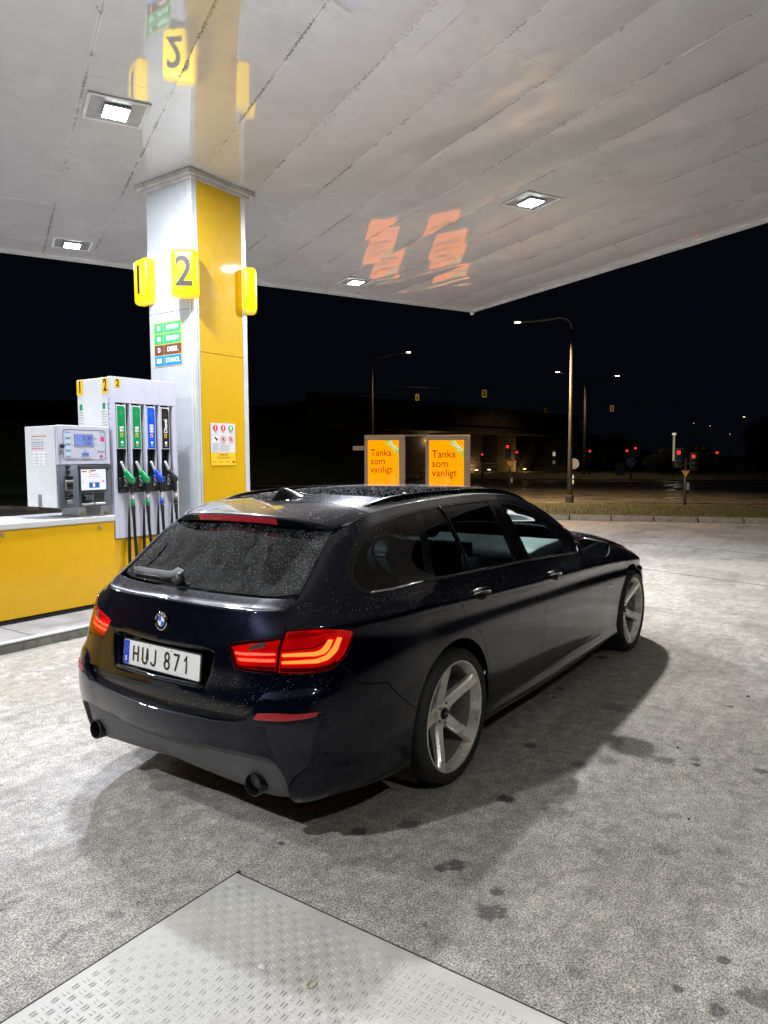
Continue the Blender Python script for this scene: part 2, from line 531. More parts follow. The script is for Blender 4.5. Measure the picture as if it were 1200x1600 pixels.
M_['mirror'] = simple('mirror_glass', (0.8, 0.85, 0.9), 0.02, metal=1.0, var=0.01)

def water_drop():
    m, nt, out = new_mat('water')
    T = NT(nt)
    tr = T.n('ShaderNodeBsdfTransparent'); tr.inputs[0].default_value = (.9, .92, .93, 1)
    d = T.n('ShaderNodeBsdfDiffuse'); d.inputs[0].default_value = (.75, .80, .85, 1)  # whitish diffuse part stands in for the glints on the drops
    g = T.n('ShaderNodeBsdfGlossy'); g.inputs['Roughness'].default_value = .28
    a = T.n('ShaderNodeMixShader'); a.inputs[0].default_value = .19
    b = T.n('ShaderNodeMixShader'); b.inputs[0].default_value = .16
    T.l(tr.outputs[0], a.inputs[1]); T.l(d.outputs[0], a.inputs[2]); T.l(a.outputs[0], b.inputs[1]); T.l(g.outputs[0], b.inputs[2])
    T.l(b.outputs[0], out.inputs[0])
    return m
M_['drop'] = water_drop()
M_['lens_red'] = tinted('red_lens', (0.92, 0.105, 0.10), ior=1.45, rough=0.02)
M_['lens_dark'] = tinted('dark_red_lens', (0.75, 0.05, 0.04), ior=1.45, rough=0.02)
M_['lamp_house'] = simple('lamp_housing', (0.75, 0.10, 0.08), 0.3, metal=0.3, var=0.1, emit=(1.0, 0.03, 0.05), estr=0.27)
M_['lamp_tube'] = glow('lamp_light_guide', (1.0, 0.72, 0.12), 5.5)
M_['lamp_glow'] = glow('lamp_soft_glow', (1.0, 0.20, 0.10), 1.3)
M_['reflector'] = simple('red_reflector', (0.42, 0.015, 0.02), 0.25, coat=0.8, var=0.1, bump=0.3, bscale=300)
M_['brake3'] = simple('third_brake_lens', (0.55, 0.006, 0.02), 0.3, coat=0.35, var=0.1)
M_['dash'] = simple('dash_soft_plastic', (0.17, 0.19, 0.195), 0.5, var=0.05)
M_['seat'] = simple('black_leather', (0.02, 0.02, 0.022), 0.5, var=0.2, bump=0.3, bscale=120)
M_['concrete'] = simple('island_concrete', (0.30, 0.30, 0.32), 0.75, var=0.22, vscale=3, dirt=0.4, dcol=(0.10, 0.10, 0.10), dscale=5, bump=0.4, bscale=90)
M_['kerb_dirty'] = simple('dirty_kerb_concrete', (0.20, 0.20, 0.19), 0.8, var=0.3, vscale=5, dirt=0.85, dcol=(0.03, 0.03, 0.03), dscale=13, bump=0.6, bscale=70)
M_['kerbstone'] = simple('kerbstone_granite', (0.26, 0.215, 0.16), 0.8, var=0.25, vscale=8, dirt=0.3, dcol=(0.12, 0.11, 0.09), dscale=12, bump=0.6, bscale=60)
M_['edge_steel'] = simple('pale_edge_angle', (0.66, 0.68, 0.72), 0.4, metal=0.3, var=0.05)
M_['tread'] = simple('tread_plate', (0.60, 0.59, 0.55), 0.55, metal=0.1, var=0.12, vscale=2.5, dirt=0.8, dcol=(0.33, 0.29, 0.23), dscale=3.2, bump=0.25, bscale=140)
M_['asphalt'] = mat_asphalt('forecourt_asphalt', (0.40, 0.375, 0.335), (0.86, 0.82, 0.74), (0.25, 0.235, 0.21),
    stains=[(-0.835, -1.525, 0.06, 1), (-0.71, -1.494, 0.032, 0.95), (-0.027, -1.2, 0.045, 1), (-0.647, -1.28, 0.045, 0.9), (-0.698, -1.246, 0.03, 0.8), (-0.915, -0.605, 0.022, 1), (2.603, -0.789, 0.05, 1), (1.662, -0.801, 0.03, 1), (1.464, -0.843, 0.022, 1), (1.51, -0.77, 0.02, 0.9), (0.875, -1.855, 0.022, 1), (0.937, -1.832, 0.03, 0.7), (1.925, -1.833, 0.022, 1), (0.839, -1.704, 0.06, 0.7), (0.532, -1.351, 0.05, 0.6), (0.671, -1.457, 0.06, 0.6), (-0.028, -1.439, 0.08, 0.55), (1.503, -1.23, 0.09, 0.5), (-0.491, -0.964, 0.05, 0.7), (-0.66, -0.812, 0.04, 0.8), (0.248, -1.893, 0.03, 0.5), (-0.223, -1.719, 0.035, 0.5), (0.627, -1.043, 0.04, 0.8), (-0.761, -2.354, 0.05, 0.7), (-0.637, -2.246, 0.025, 0.8), (-0.849, -2.159, 0.02, 0.8), (-0.879, -2.271, 0.03, 0.8), (-0.958, -1.881, 0.03, 0.5), (-1.597, -0.449, 0.03, 0.5), (0.977, -2.141, 0.04, 0.8), (-0.077, -1.932, 0.05, 0.4)])
M_['road'] = mat_asphalt('wet_road_asphalt', (0.15, 0.14, 0.13), (0.22, 0.20, 0.18), (0.09, 0.088, 0.082), wet=0.45, tint2=(0.11, 0.10, 0.09))
M_['ceiling'] = mat_ceiling()
M_['grass'] = mat_grass()
M_['pole'] = simple('lamp_post_steel', (0.13, 0.12, 0.105), 0.5, metal=0.5, var=0.12)
M_['bridge'] = simple('bridge_concrete', (0.075, 0.062, 0.05), 0.85, var=0.25, vscale=0.6, dirt=0.4, dcol=(0.08, 0.07, 0.06), dscale=1.2)
M_['brick'] = simple('pillar_brick', (0.30, 0.22, 0.15), 0.85, var=0.25, vscale=3)
M_['hedge'] = simple('hedge_leaves', (0.035, 0.05, 0.02), 0.7, var=0.4, vscale=4)
M_['road_paint'] = simple('worn_road_paint', (0.15, 0.142, 0.13), 0.6, var=0.2, dirt=0.5, dcol=(0.12, 0.11, 0.1), dscale=8)
M_['sign_yellow'] = simple('sign_yellow', (0.75, 0.45, 0.02), 0.4, var=0.04, emit=(1.0, 0.55, 0.05), estr=0.04)
M_['sign_red'] = simple('sign_red', (0.55, 0.04, 0.02), 0.4, var=0.04)
M_['sign_blue'] = simple('sign_blue', (0.02, 0.10, 0.45), 0.4, var=0.04)
M_['poster_frame'] = simple('poster_frame_beige', (0.62, 0.42, 0.24), 0.5, var=0.05)
M_['hose'] = simple('hose_rubber', (0.012, 0.012, 0.012), 0.35, var=0.2)
M_['led'] = glow('led_panel', (0.93, 1.0, 0.97), 60.0)
M_['red_signal'] = glow('red_signal', (1.0, 0.03, 0.02), 1.7)
M_['street_glow'] = glow('street_led', (1.0, 0.93, 0.62), 35.0)
M_['warm_glow'] = glow('warm_lamp', (1.0, 0.72, 0.28), 12.0)
M_['num_sign'] = simple('lit_yellow_acrylic', (0.80, 0.55, 0.0), 0.3, coat=0.5, var=0.02, emit=(1.0, 0.62, 0.0), estr=0.75)
M_['poster_lit'] = glow('lit_poster_orange', (1.0, 0.235, 0.0), 2.0)
M_['poster_green'] = glow('lit_poster_green', (0.62, 0.58, 0.03), 1.0)
M_['poster_white'] = glow('lit_poster_white', (0.85, 0.9, 0.55), 1.0)
M_['poster_ink'] = glow('lit_poster_ink', (0.16, 0.10, 0.0), 0.9)
M_['lcd'] = glow('lcd_backlight', (0.25, 0.36, 0.85), 0.9)
M_['lcd_btn'] = glow('lcd_button', (0.50, 0.72, 0.90), 1.0)
M_['lcd_ink'] = simple('lcd_ink', (0.02, 0.03, 0.10), 0.5)
M_['screen'] = glow('screen_white', (0.88, 0.90, 0.98), 1.05)
M_['screen_red'] = glow('screen_red', (0.85, 0.05, 0.10), 0.8)
M_['screen_blue'] = glow('screen_blue', (0.06, 0.20, 0.62), 0.8)
M_['screen_yel'] = glow('screen_yellow', (0.95, 0.60, 0.03), 0.9)
M_['screen_grey'] = glow('screen_grey', (0.30, 0.30, 0.34), 0.8)

M_['lamp_dark'] = simple('lamp_dark_band', (.16, .004, .008), .4)
M_['lamp_mid'] = simple('lamp_upper_reflector', (.5, .05, .06), .25, metal=.4, emit=(1, .04, .06), estr=.14, bump=.5, bscale=60)

M_['joint'] = simple('joint_dirt', (0.05, 0.045, 0.04), 0.9, var=0.4, vscale=30, dirt=.8, dcol=(.14,.13,.12), dscale=60)
M_['spout'] = simple('worn_spout', (.62, .63, .64), .35, metal=.4)

M_['lamp_tube2'] = glow('inner_light_guide', (1.0, 0.45, 0.25), 4.0)

# ---------------------------------------------------------------- ground, road, kerb, grass
def sheet(name, pts, z, mat, kind='structure', sub=0, **kw):
    return link(name, quad_me([(x, y, z) for x, y in pts]), mat, None, None, kind=kind, **kw)

KD = Vector((1.58, -4.56, 0)).normalized()             # direction of the far kerb line
KN = Vector((-KD.y, KD.x, 0))                           # away from the forecourt
if KN.x < 0: KN = -KN
KO = Vector((15.0, 2.55, 0))
def kp(a, b, z=0.0):
    p = KO + KD * a + KN * b
    return (p.x, p.y, z)

sheet('ground', [(-300, -300), (900, -300), (900, 500), (-300, 500)], -0.008, M_['road'])
a0, a1 = -30, 30
sheet('forecourt', [kp(a0, 0)[:2], kp(a1, 0)[:2], (-20, -30), (-20, 30)], 0.0, M_['asphalt'])
# kerb stones, each its own piece
kerb = empty('roadside_kerb', kp(0, 0), label='pale granite kerb between the forecourt asphalt and the grass strip', cat='kerb')
rk = random.Random(3)
stone_meshes = []
for i in range(4):
    bm = bmesh.new()
    bm_box(bm, -0.49, 0.49, -0.075, 0.075, -0.05, 0.125, bev=0.018, seg=2)
    for v in bm.verts:
        v.co += Vector((rk.uniform(-.004, .004), rk.uniform(-.006, .006), rk.uniform(-.005, .005)))
    me = bm_me(bm, True, math.radians(60)); me.materials.append(M_['kerbstone']); stone_meshes.append(me)
kang = math.atan2(KD.y, KD.x)
for i in range(-22, 22):
    o = bpy.data.objects.new('kerb_stone', stone_meshes[i % 4]); COL.objects.link(o)
    o.parent = kerb
    q_ = KD * (i * 1.0) + KN * (0.075 + rk.uniform(-.006, .006))
    o.location = (q_.x, q_.y, rk.uniform(-.008, .006)); o.rotation_euler = (0, 0, kang + rk.uniform(-.006, .006))
gs = me_from([kp(-40, .15, .10), kp(40, .15, .10), kp(40, 5.0, .10), kp(-40, 5.0, .10), kp(-40, 5.0, -.05), kp(40, 5.0, -.05)], [(0, 1, 2, 3), (3, 2, 5, 4)])
link('grass_strip', gs, M_['grass'], kind='structure')
# grass blades
bv, bf = [], []
for i in range(9000):
    a = RNG.uniform(-14, 16); b = 0.17 + RNG.beta(1.1, 1.6) * 4.6
    x, y, _ = kp(a, b)
    h = RNG.uniform(.03, .085); an = RNG.uniform(0, PI); w = RNG.uniform(.004, .010)
    dx, dy = math.cos(an) * w, math.sin(an) * w; lx, ly = RNG.uniform(-.03, .03, 2)
    k = len(bv); bv += [(x - dx, y - dy, .095), (x + dx, y + dy, .095), (x + lx, y + ly, .095 + h)]; bf.append((k, k + 1, k + 2))
tag(link('grass_blades', me_from(bv, bf), M_['grass']), 'short green grass growing along the strip behind the kerb', 'grass', kind='stuff')
# far side verge and pavement
def kquad(name, a0, a1, b0, b1, z, mat):
    return link(name, quad_me([kp(a0, b0, z), kp(a1, b0, z), kp(a1, b1, z), kp(a0, b1, z)]), mat, kind='structure')
kquad('far_pavement', -70, 70, 31.5, 33.5, 0.06, M_['concrete'])
kquad('far_verge', -90, 90, 34.0, 60.0, 0.05, M_['grass'])
kquad('traffic_island', -26, -8, 17.0, 18.6, 0.05, M_['concrete'])
kquad('traffic_island', -3, 14, 26.0, 27.2, 0.05, M_['concrete'])
# lane markings
mk = []
for i in range(7):
    mk.append((0.2 + i * 1.35, 1.05 + i * 1.35 - .15, 5.7, 5.82))
for i in range(12):
    mk.append((-13.5 + i * 1.0, -13.0 + i * 1.0, 5.6, 7.9))
for i in range(10):
    mk.append((-20 + i * 5.0, -18 + i * 5.0, 12.0, 12.14))
for a0_, a1_, b0_, b1_ in mk:
    kquad('road_marking', a0_, a1_, b0_, b1_, 0.0, M_['road_paint'])

# old seams in the forecourt, filled with dark bitumen
def seam(pts, w, seed):
    rr = random.Random(seed); P = []
    for (a, b) in zip(pts[:-1], pts[1:]):
        for k in range(24): P.append((a[0] + (b[0] - a[0]) * k / 24 + rr.uniform(-.008, .008), a[1] + (b[1] - a[1]) * k / 24 + rr.uniform(-.008, .008)))
    P.append(pts[-1]); V_, F = [], []
    for i, q_ in enumerate(P):
        d = Vector((P[min(i + 1, len(P) - 1)][0] - P[max(i - 1, 0)][0], P[min(i + 1, len(P) - 1)][1] - P[max(i - 1, 0)][1], 0)).normalized()
        n = Vector((-d.y, d.x, 0)); ww = w * rr.uniform(.5, 1.3)
        V_ += [(q_[0] + n.x * ww, q_[1] + n.y * ww, .002), (q_[0] - n.x * ww, q_[1] - n.y * ww, .002)]
    for i in range(len(P) - 1): F.append((2 * i, 2 * i + 1, 2 * i + 3, 2 * i + 2))
    link('asphalt_seam', me_from(V_, F), M_['joint'], kind='structure')
seam([(9.6, 6.0), (7.9, 1.6), (7.2, -.4), (6.5, -2.4), (5.6, -4.6)], .011, 1)
seam([(12.4, 8.0), (10.7, 1.9), (9.5, -3.0)], .010, 3)

# ---------------------------------------------------------------- tread plate in the foreground
for (ax0, ax1, ay0, ay1) in ((-1.56-2.3, -1.55+.395, -1.25+.628, -1.25+.644), (-1.55+.370, -1.55+.382, -1.25-2.0, -1.25+.643)):
    pts_ = [(ax0, ay0), (ax1, ay0), (ax1, ay1), (ax0, ay1)]
    sheet('joint_dirt', pts_, .0022, M_['joint'])
tp = empty('tread_plate', (-1.55, -1.25, 0), label='pale worn tread plate set flush in the asphalt in the foreground', cat='metal plate')
box('plate_sheet', -2.2, 0.373, -1.9, 0.634, -0.012, 0.006, M_['tread'], tp, bev=0.003)
bmt = bmesh.new()
pitch = 0.0335
X0t, X1t, Y0t, Y1t = -0.95, 0.355, -0.80, 0.618
nx = int((X1t - X0t) / pitch); ny = int((Y1t - Y0t) / pitch)
verts, faces = [], []
def bump_bar(cx, cy, ang, L=0.0138, W=0.0026, H=0.0030):
    k = len(verts); c, s = math.cos(ang), math.sin(ang)
    for lx, ly, lz in ((-L, 0, 0), (0, -W, 0), (L, 0, 0), (0, W, 0), (-L * .55, 0, H), (L * .55, 0, H)):
        verts.append((cx + lx * c - ly * s, cy + lx * s + ly * c, 0.006 + lz))
    for f in ((0, 1, 4), (1, 5, 4), (1, 2, 5), (2, 3, 5), (3, 4, 5), (3, 0, 4)): faces.append(tuple(k + i for i in f))
for i in range(nx):
    for j in range(ny):
        cx = X0t + (i + .5) * pitch; cy = Y0t + (j + .5) * pitch
        wear = 0.5 + 0.5 * math.sin(cx * 7.1 + 1.3) * math.cos(cy * 5.7)
        hh = 0.0016 + 0.0018 * wear
        for dd in (-0.0058, 0.0058):
            if (i + j) % 2: bump_bar(cx, cy + dd, 0, H=hh)
            else: bump_bar(cx + dd, cy, PI / 2, H=hh)
o = link('raised_bars', me_from(verts, faces, True), M_['tread'], tp); o['kind'] = 'stuff'
# litter on the plate
def blob(name, x, y, r, h, mat, n=9, seed=0, z0=0.007, **kw):
    rr = random.Random(seed)
    ring = [(x + math.cos(2 * PI * k / n) * r * rr.uniform(.7, 1.2), y + math.sin(2 * PI * k / n) * r * rr.uniform(.7, 1.2), z0) for k in range(n)]
    ring2 = [(x + (px - x) * .6, y + (py - y) * .6, z0 + h * rr.uniform(.7, 1.2)) for px, py, _ in ring]
    v = ring + ring2 + [(x, y, z0 + h * .8)]
    f = [(k, (k + 1) % n, n + (k + 1) % n, n + k) for k in range(n)] + [(n + k, n + (k + 1) % n, 2 * n) for k in range(n)]
    return link(name, me_from(v, f, True), mat, **kw)
blob('chewing_gum', -1.497, -1.066, .0135, .004, M_['white_ink'], 11, 4, label='white flattened blob of chewing gum on the tread plate', cat='litter')
blob('chewing_gum', -1.322, -1.105, .005, .002, M_['white_ink'], 8, 5, label='tiny white gum speck nearer the corner of the tread plate', cat='litter')
cpts = [(-1.470 + .017 * math.cos(a) * (1 if a < 4.2 else 1.25), -1.243 + .012 * math.sin(a), .0095) for a in [0.5 + k * 0.42 for k in range(14)]]
tube('peel_curl', cpts, [.001 + .0011 * math.sin(PI * k / 13) for k in range(14)], simple('straw_yellow', (0.60, 0.52, 0.22), 0.5), seg=6, label='small curled yellow shred lying on the tread plate', cat='litter')
for i, (x, y, r) in enumerate(((1.05, -1.72, .014), (2.2, -1.9, .02), (3.6, -2.3, .022), (0.25, -1.95, .012), (1.9, -2.6, .018))):
    blob('pebble', x, y, r * .55, r * .5, M_['ink'], 7, 20 + i, z0=0.0,
         label=['dark pebble nearest the sill of the estate car', 'dark pebble out on the bright asphalt', 'dark pebble farthest right on the lit asphalt',
                'dark pebble level with the rear wheel', 'small dark pebble by the right edge'][i], cat='pebble')

# ---------------------------------------------------------------- pump island
isl = empty('pump_island', (0, 3.29, 0), label='raised concrete pump island with dirty kerb and pale steel edge', cat='pump island')
def lb(name, x0, x1, y0, y1, z0, z1, mat, par, bev=0.0, seg=2, **kw):
    L = par.location
    return box(name, x0 - L.x, x1 - L.x, y0 - L.y, y1 - L.y, z0 - L.z, z1 - L.z, mat, par, bev, seg, **kw)
IX0, IX1 = -7.0, 7.5
lb('kerb_face', IX0, IX1, 3.290, 3.36, -0.02, 0.078, M_['kerb_dirty'], isl, .008)
lb('edge_angle', IX0, IX1, 3.282, 3.345, 0.079, 0.094, M_['edge_steel'], isl, .004)
x = IX0
rr_ = random.Random(9)
while x < IX1:
    w = 1.45
    lb('island_slab', x + .004, min(IX1, x + w) - .004, 3.347, 5.45, 0.0, 0.090 + rr_.uniform(-.0015, .0015), M_['concrete'], isl, .004)
    x += w
lb('kerb_back', IX0, IX1, 5.455, 5.53, -0.02, 0.09, M_['kerb_dirty'], isl, .008)

# ---------------------------------------------------------------- yellow cabinet beside the pump
cab = empty('service_cabinet', (-1.2, 3.92, 0.09), label='long low yellow steel cabinet with white cap on the island', cat='cabinet')
lb('plinth', -4.2, 1.465, 3.965, 4.50, 0.092, 0.135, M_['black'], cab)
lb('plinth_rail', -4.2, 1.467, 3.935, 3.962, 0.100, 0.122, M_['black'], cab, .003)
xs_ = [-4.2, -2.32, -0.44, 1.468]
for a, b in zip(xs_[:-1], xs_[1:]):
    lb('side_panel', a + .002, b - .002, 3.92, 4.68, 0.136, 0.955, M_['yellow2'], cab, .004)
lb('cap', -4.22, 1.474, 3.905, 4.72, 0.957, 1.02, M_['white'], cab, .012, 3)
for lx, lz in ((0.312, 0.925), (1.298, 0.912)):
    lk = lathe_me([(0, -.012), (.011, -.012), (.013, -.008), (.013, 0)], 16)
    o = link('lock', lk, M_['steel'], cab); o.location = (lx + 1.2, 0, lz - .09)
    o2 = box('lock_flap', -.004, .004, -.016, -.004, -.028, -.004, M_['steel'], o)

# ---------------------------------------------------------------- column
col = empty('canopy_column', (2.60, 3.94, 0.09), label='tall square canopy column in white and yellow steel sheets', cat='column')
lb('core', 2.615, 3.405, 3.955, 4.725, 0.09, 4.74, M_['white_col'], col)
lb('white_panel', 2.600, 2.614, 3.965, 4.735, 0.10, 3.30, M_['white_col'], col, .002)
lb('white_panel', 2.600, 2.614, 3.965, 4.735, 3.304, 4.735, M_['white_col'], col, .002)
for xx0, xx1, yy0, yy1 in ((2.596, 2.640, 3.936, 3.952), (2.646, 2.672, 3.936, 3.952), (3.352, 3.424, 3.936, 3.952)):
    lb('corner_trim', xx0, xx1, yy0, yy1, 0.10, 4.735, M_['alu'], col, .002)
lb('corner_trim', 2.592, 2.612, 3.938, 3.958, 0.10, 4.735, M_['alu'], col, .002)
lb('corner_trim', 2.592, 2.610, 3.975, 4.0, 0.10, 4.735, M_['alu'], col, .002)
lb('corner_trim', 3.406, 3.426, 3.954, 4.0, 0.10, 4.735, M_['alu'], col, .002)
for z0_, z1_ in ((0.10, 0.98), (0.984, 2.815), (2.820, 4.735)):
    lb('yellow_panel', 2.676, 3.349, 3.938, 3.952, z0_, z1_, M_['yellow'], col, .002)
zz = .4
rv = lathe_me([(0, -.003), (.004, -.002), (.005, 0)], 10)
rv.materials.append(M_['steel'])
while zz < 4.6:
    o = link('rivet', rv, None, col); o.location = (2.6095 - 2.6 - .012, 3.987 - 3.94 , zz - .09); o.rotation_euler = (0, 0, -PI / 2)
    zz += .42
lb('crown', 2.515, 3.53, 3.86, 4.83, 4.752, 4.812, M_['crown'], col, .006)
lb('crown_lip', 2.56, 3.47, 3.90, 4.79, 4.72, 4.751, M_['crown'], col, .004)

# fuel price-less grade board on the column's white face
gb = empty('fuel_grade_board', (2.597, 4.155, 2.68), label='sticker board listing BENSIN, DIESEL and ETANOL on the white column face', cat='sign')
FM = frame((0, 0, 0), (0, -1, 0), (0, 0, 1))      # local x to the right seen from -x side
def fm(x, y, z=0.0, M=FM): return M @ Matrix.Translation((x, y, z))
def plate(name, M, x0, x1, y0, y1, mat, par, d=0.002, z=0.0, r=0.0, **kw):
    pts = rrect(x1 - x0, y1 - y0, r, 4, (x0 + x1) / 2, (y0 + y1) / 2) if r > 0 else [(x0, y0), (x1, y0), (x1, y1), (x0, y1)]
    return link(name, poly_plate(pts, d), mat, par, M @ Matrix.Translation((0, 0, z)), **kw)
GB = frame((0, 0.0, 0), (0, -1, 0), (0, 0, 1))
plate('board', GB, -.50, 0, 0, .515, M_['orange_y'], gb, .003)
rows = (('95', 'BENSIN', M_['green_lt']), ('98', 'BENSIN', M_['green_lt']), ('D', 'DIESEL', M_['brown']), ('E85', 'ETANOL', M_['sky_blue']))
for i, (a, b, m) in enumerate(rows):
    y1 = .507 - i * .127; y0 = y1 - .119
    plate('grade_field', GB, -.490, -.322, y0, y1, m, gb, .002, .003)
    plate('grade_field', GB, -.316, -.010, y0, y1, m, gb, .002, .003)
    text(a, .074, M_['white_ink'], GB @ Matrix.Translation((-.406, (y0 + y1) / 2, .0055)), gb, bold=.03, sx=.85)
    text(b, .074, M_['white_ink'], GB @ Matrix.Translation((-.163, (y0 + y1) / 2, .0055)), gb, bold=.02, sx=.88)

# notice on the yellow side
nt_ = empty('safety_notice', (2.797, 3.934, 1.51), label='white safety notice with round symbols on the yellow column panel', cat='notice')
NB = frame((0, 0, 0), (1, 0, 0), (0, 0, 1))
plate('lower_card', NB, 0, .386, 0, .150, M_['orange_y'], nt_, .004)
plate('card', NB, 0, .386, .152, .50, M_['white'], nt_, .005)
plate('grey_field', NB, .018, .135, .17, .36, M_['pump_white'], nt_, .001, .0052)
def disc(name, M, x, y, r, mat, par, z=.0, d=.001, n=20, r2=0, **kw):
    if r2:
        v, f = [], []
        for k in range(n):
            a = 2 * PI * k / n
            v += [(x + r * math.cos(a), y + r * math.sin(a), 0), (x + r2 * math.cos(a), y + r2 * math.sin(a), 0)]
            v += [(x + r * math.cos(a), y + r * math.sin(a), d), (x + r2 * math.cos(a), y + r2 * math.sin(a), d)]
        for k in range(n):
            a, b = 4 * k, 4 * ((k + 1) % n)
            f += [(a + 2, b + 2, b + 3, a + 3), (a, b, b + 2, a + 2), (a + 1, a + 3, b + 3, b + 1)]
        me = me_from(v, f)
    else:
        me = poly_plate([(x + r * math.cos(2 * PI * k / n), y + r * math.sin(2 * PI * k / n)) for k in range(n)], d)
    return link(name, me, mat, par, M @ Matrix.Translation((0, 0, z)), **kw)
for cx, mt, mk_ in ((.072, 'red_ink', '!'), (.193, 'red_ink', 'I'), (.314, 'green', '8')):
    disc('symbol', NB, cx, .442, .038, M_[mt], nt_, .0052)
    text(mk_, .062, M_['white_ink'], NB @ Matrix.Translation((cx, .442, .0072)), nt_, bold=.05)
plate('camera_symbol', NB, .030, .118, .27, .35, M_['white_ink'], nt_, .001, .0064)
link('camera_symbol', poly_plate([(.045, .328), (.058, .342), (.108, .310), (.096, .290)], .001), M_['ink'], nt_, NB @ Matrix.Translation((0, 0, .0076)))
plate('camera_symbol', NB, .074, .080, .273, .305, M_['ink'], nt_, .001, .0076)
for cx in (.193, .314):
    disc('symbol', NB, cx, .312, .038, M_['red_ink'], nt_, .0052, r2=.031)
    link('symbol', poly_plate([(cx - .030, .333), (cx - .025, .338), (cx + .028, .290), (cx + .023, .285)], .001), M_['red_ink'], nt_, NB @ Matrix.Translation((0, 0, .0064)))
    plate('symbol', NB, cx - .010, cx + .012, .296, .328, M_['ink'], nt_, .001, .0058)
for cx, cy, s_, t_ in ((.072, .395, .017, 'Nödstopp'), (.193, .395, .017, 'Brandsläckare'), (.314, .395, .017, 'Första hjälpen'), (.193, .262, .017, 'Rökning förbjuden'), (.314, .262, .017, 'Motorn avstängd')):
    text(t_, s_ * .75, M_['grey_ink'], NB @ Matrix.Translation((cx, cy, .0068)), nt_, depth=.0005)
for k in range(5):
    plate('small_print', NB, .025, .12 - .01 * (k % 3), .25 - k * .018, .253 - k * .018, M_['grey_ink'], nt_, .0005, .0066)
    plate('small_print', NB, .145, .30 - .015 * (k % 2), .235 - k * .015, .238 - k * .015, M_['grey_ink'], nt_, .0005, .0055)
text('Trevlig resa!', .026, M_['brown'], NB @ Matrix.Translation((.193, .128, .0046)), nt_, bold=.02)
for k in range(2): plate('small_print', NB, .085 + .02 * k, .31 - .02 * k, .098 - k * .014, .102 - k * .014, M_['brown'], nt_, .0005, .0042)
for k in range(3): plate('small_print', NB, .02 + k * .10, .08 + k * .10, .040, .046, M_['brown'], nt_, .0005, .0042)
plate('maker_mark', NB, .33, .375, .030, .052, M_['red_ink'], nt_, .0005, .0042)

# pump number signs
def number_sign(loc, rz, digit, label):
    s = empty('pump_number_sign', loc, rz, label=label, cat='number sign', group='lit yellow pump number signs on the column')
    bm = bmesh.new()
    bm_box(bm, -.15, .15, -.085, .085, -.265, .265, bev=.055, seg=5)
    link('sign_body', bm_me(bm, True), M_['num_sign'], s)
    if digit:
        text(digit, .46, M_['ink'], frame((0.0, -.0862, 0.0), (1, 0, 0), (0, 0, 1)), s, bold=.018, sx=.88, name='digit')
    tube('bracket', [(0, .06, .1), (0, .16, .1)], .02, M_['steel'], s, 8)
    return s
number_sign((2.505, 3.96, 3.655), math.radians(-52), '2', 'lit yellow sign with a large black 2 on the near corner of the column')
number_sign((2.575, 4.765, 3.69), math.radians(-100), '1', 'lit yellow sign with a black 1 on the far left corner of the column')
number_sign((3.46, 3.92, 3.63), math.radians(47), '', 'lit yellow sign turned away on the right corner of the column')

# ---------------------------------------------------------------- fuel pump
pump = empty('fuel_pump', (1.48, 3.92, 0.09), label='tall white fuel dispenser with four nozzles beside the column', cat='fuel pump')
PX0, PX1 = 1.48, 2.285
lb('body', PX0 + .002, PX1 - .002, 3.99, 4.52, 0.10, 2.43, M_['white'], pump, .006)
lb('lower_panel', PX0, PX1, 3.945, 3.985, 0.10, 0.765, M_['yellow2'], pump, .004)
lb('recess_back', PX0 + .01, PX1 - .01, 3.975, 3.989, 0.78, 2.20, M_['black'], pump)
lb('fascia_top', PX0, PX1, 3.92, 3.985, 2.172, 2.435, M_['pump_white'], pump, .004)
PI_ = 0.187
grades = (('95', 'green', 'green_lt', 'noz_green', 1.53), ('98', 'green', 'green_lt', 'noz_green', 1.715), ('E85', 'blue', 'blue_lt', 'noz_blue', 1.90), ('Diesel', 'dark_print', 'dark_print_lt', 'black', 2.085))
lb('fascia_edge', PX0, 1.522, 3.92, 3.974, 0.772, 2.170, M_['pump_white'], pump, .003)
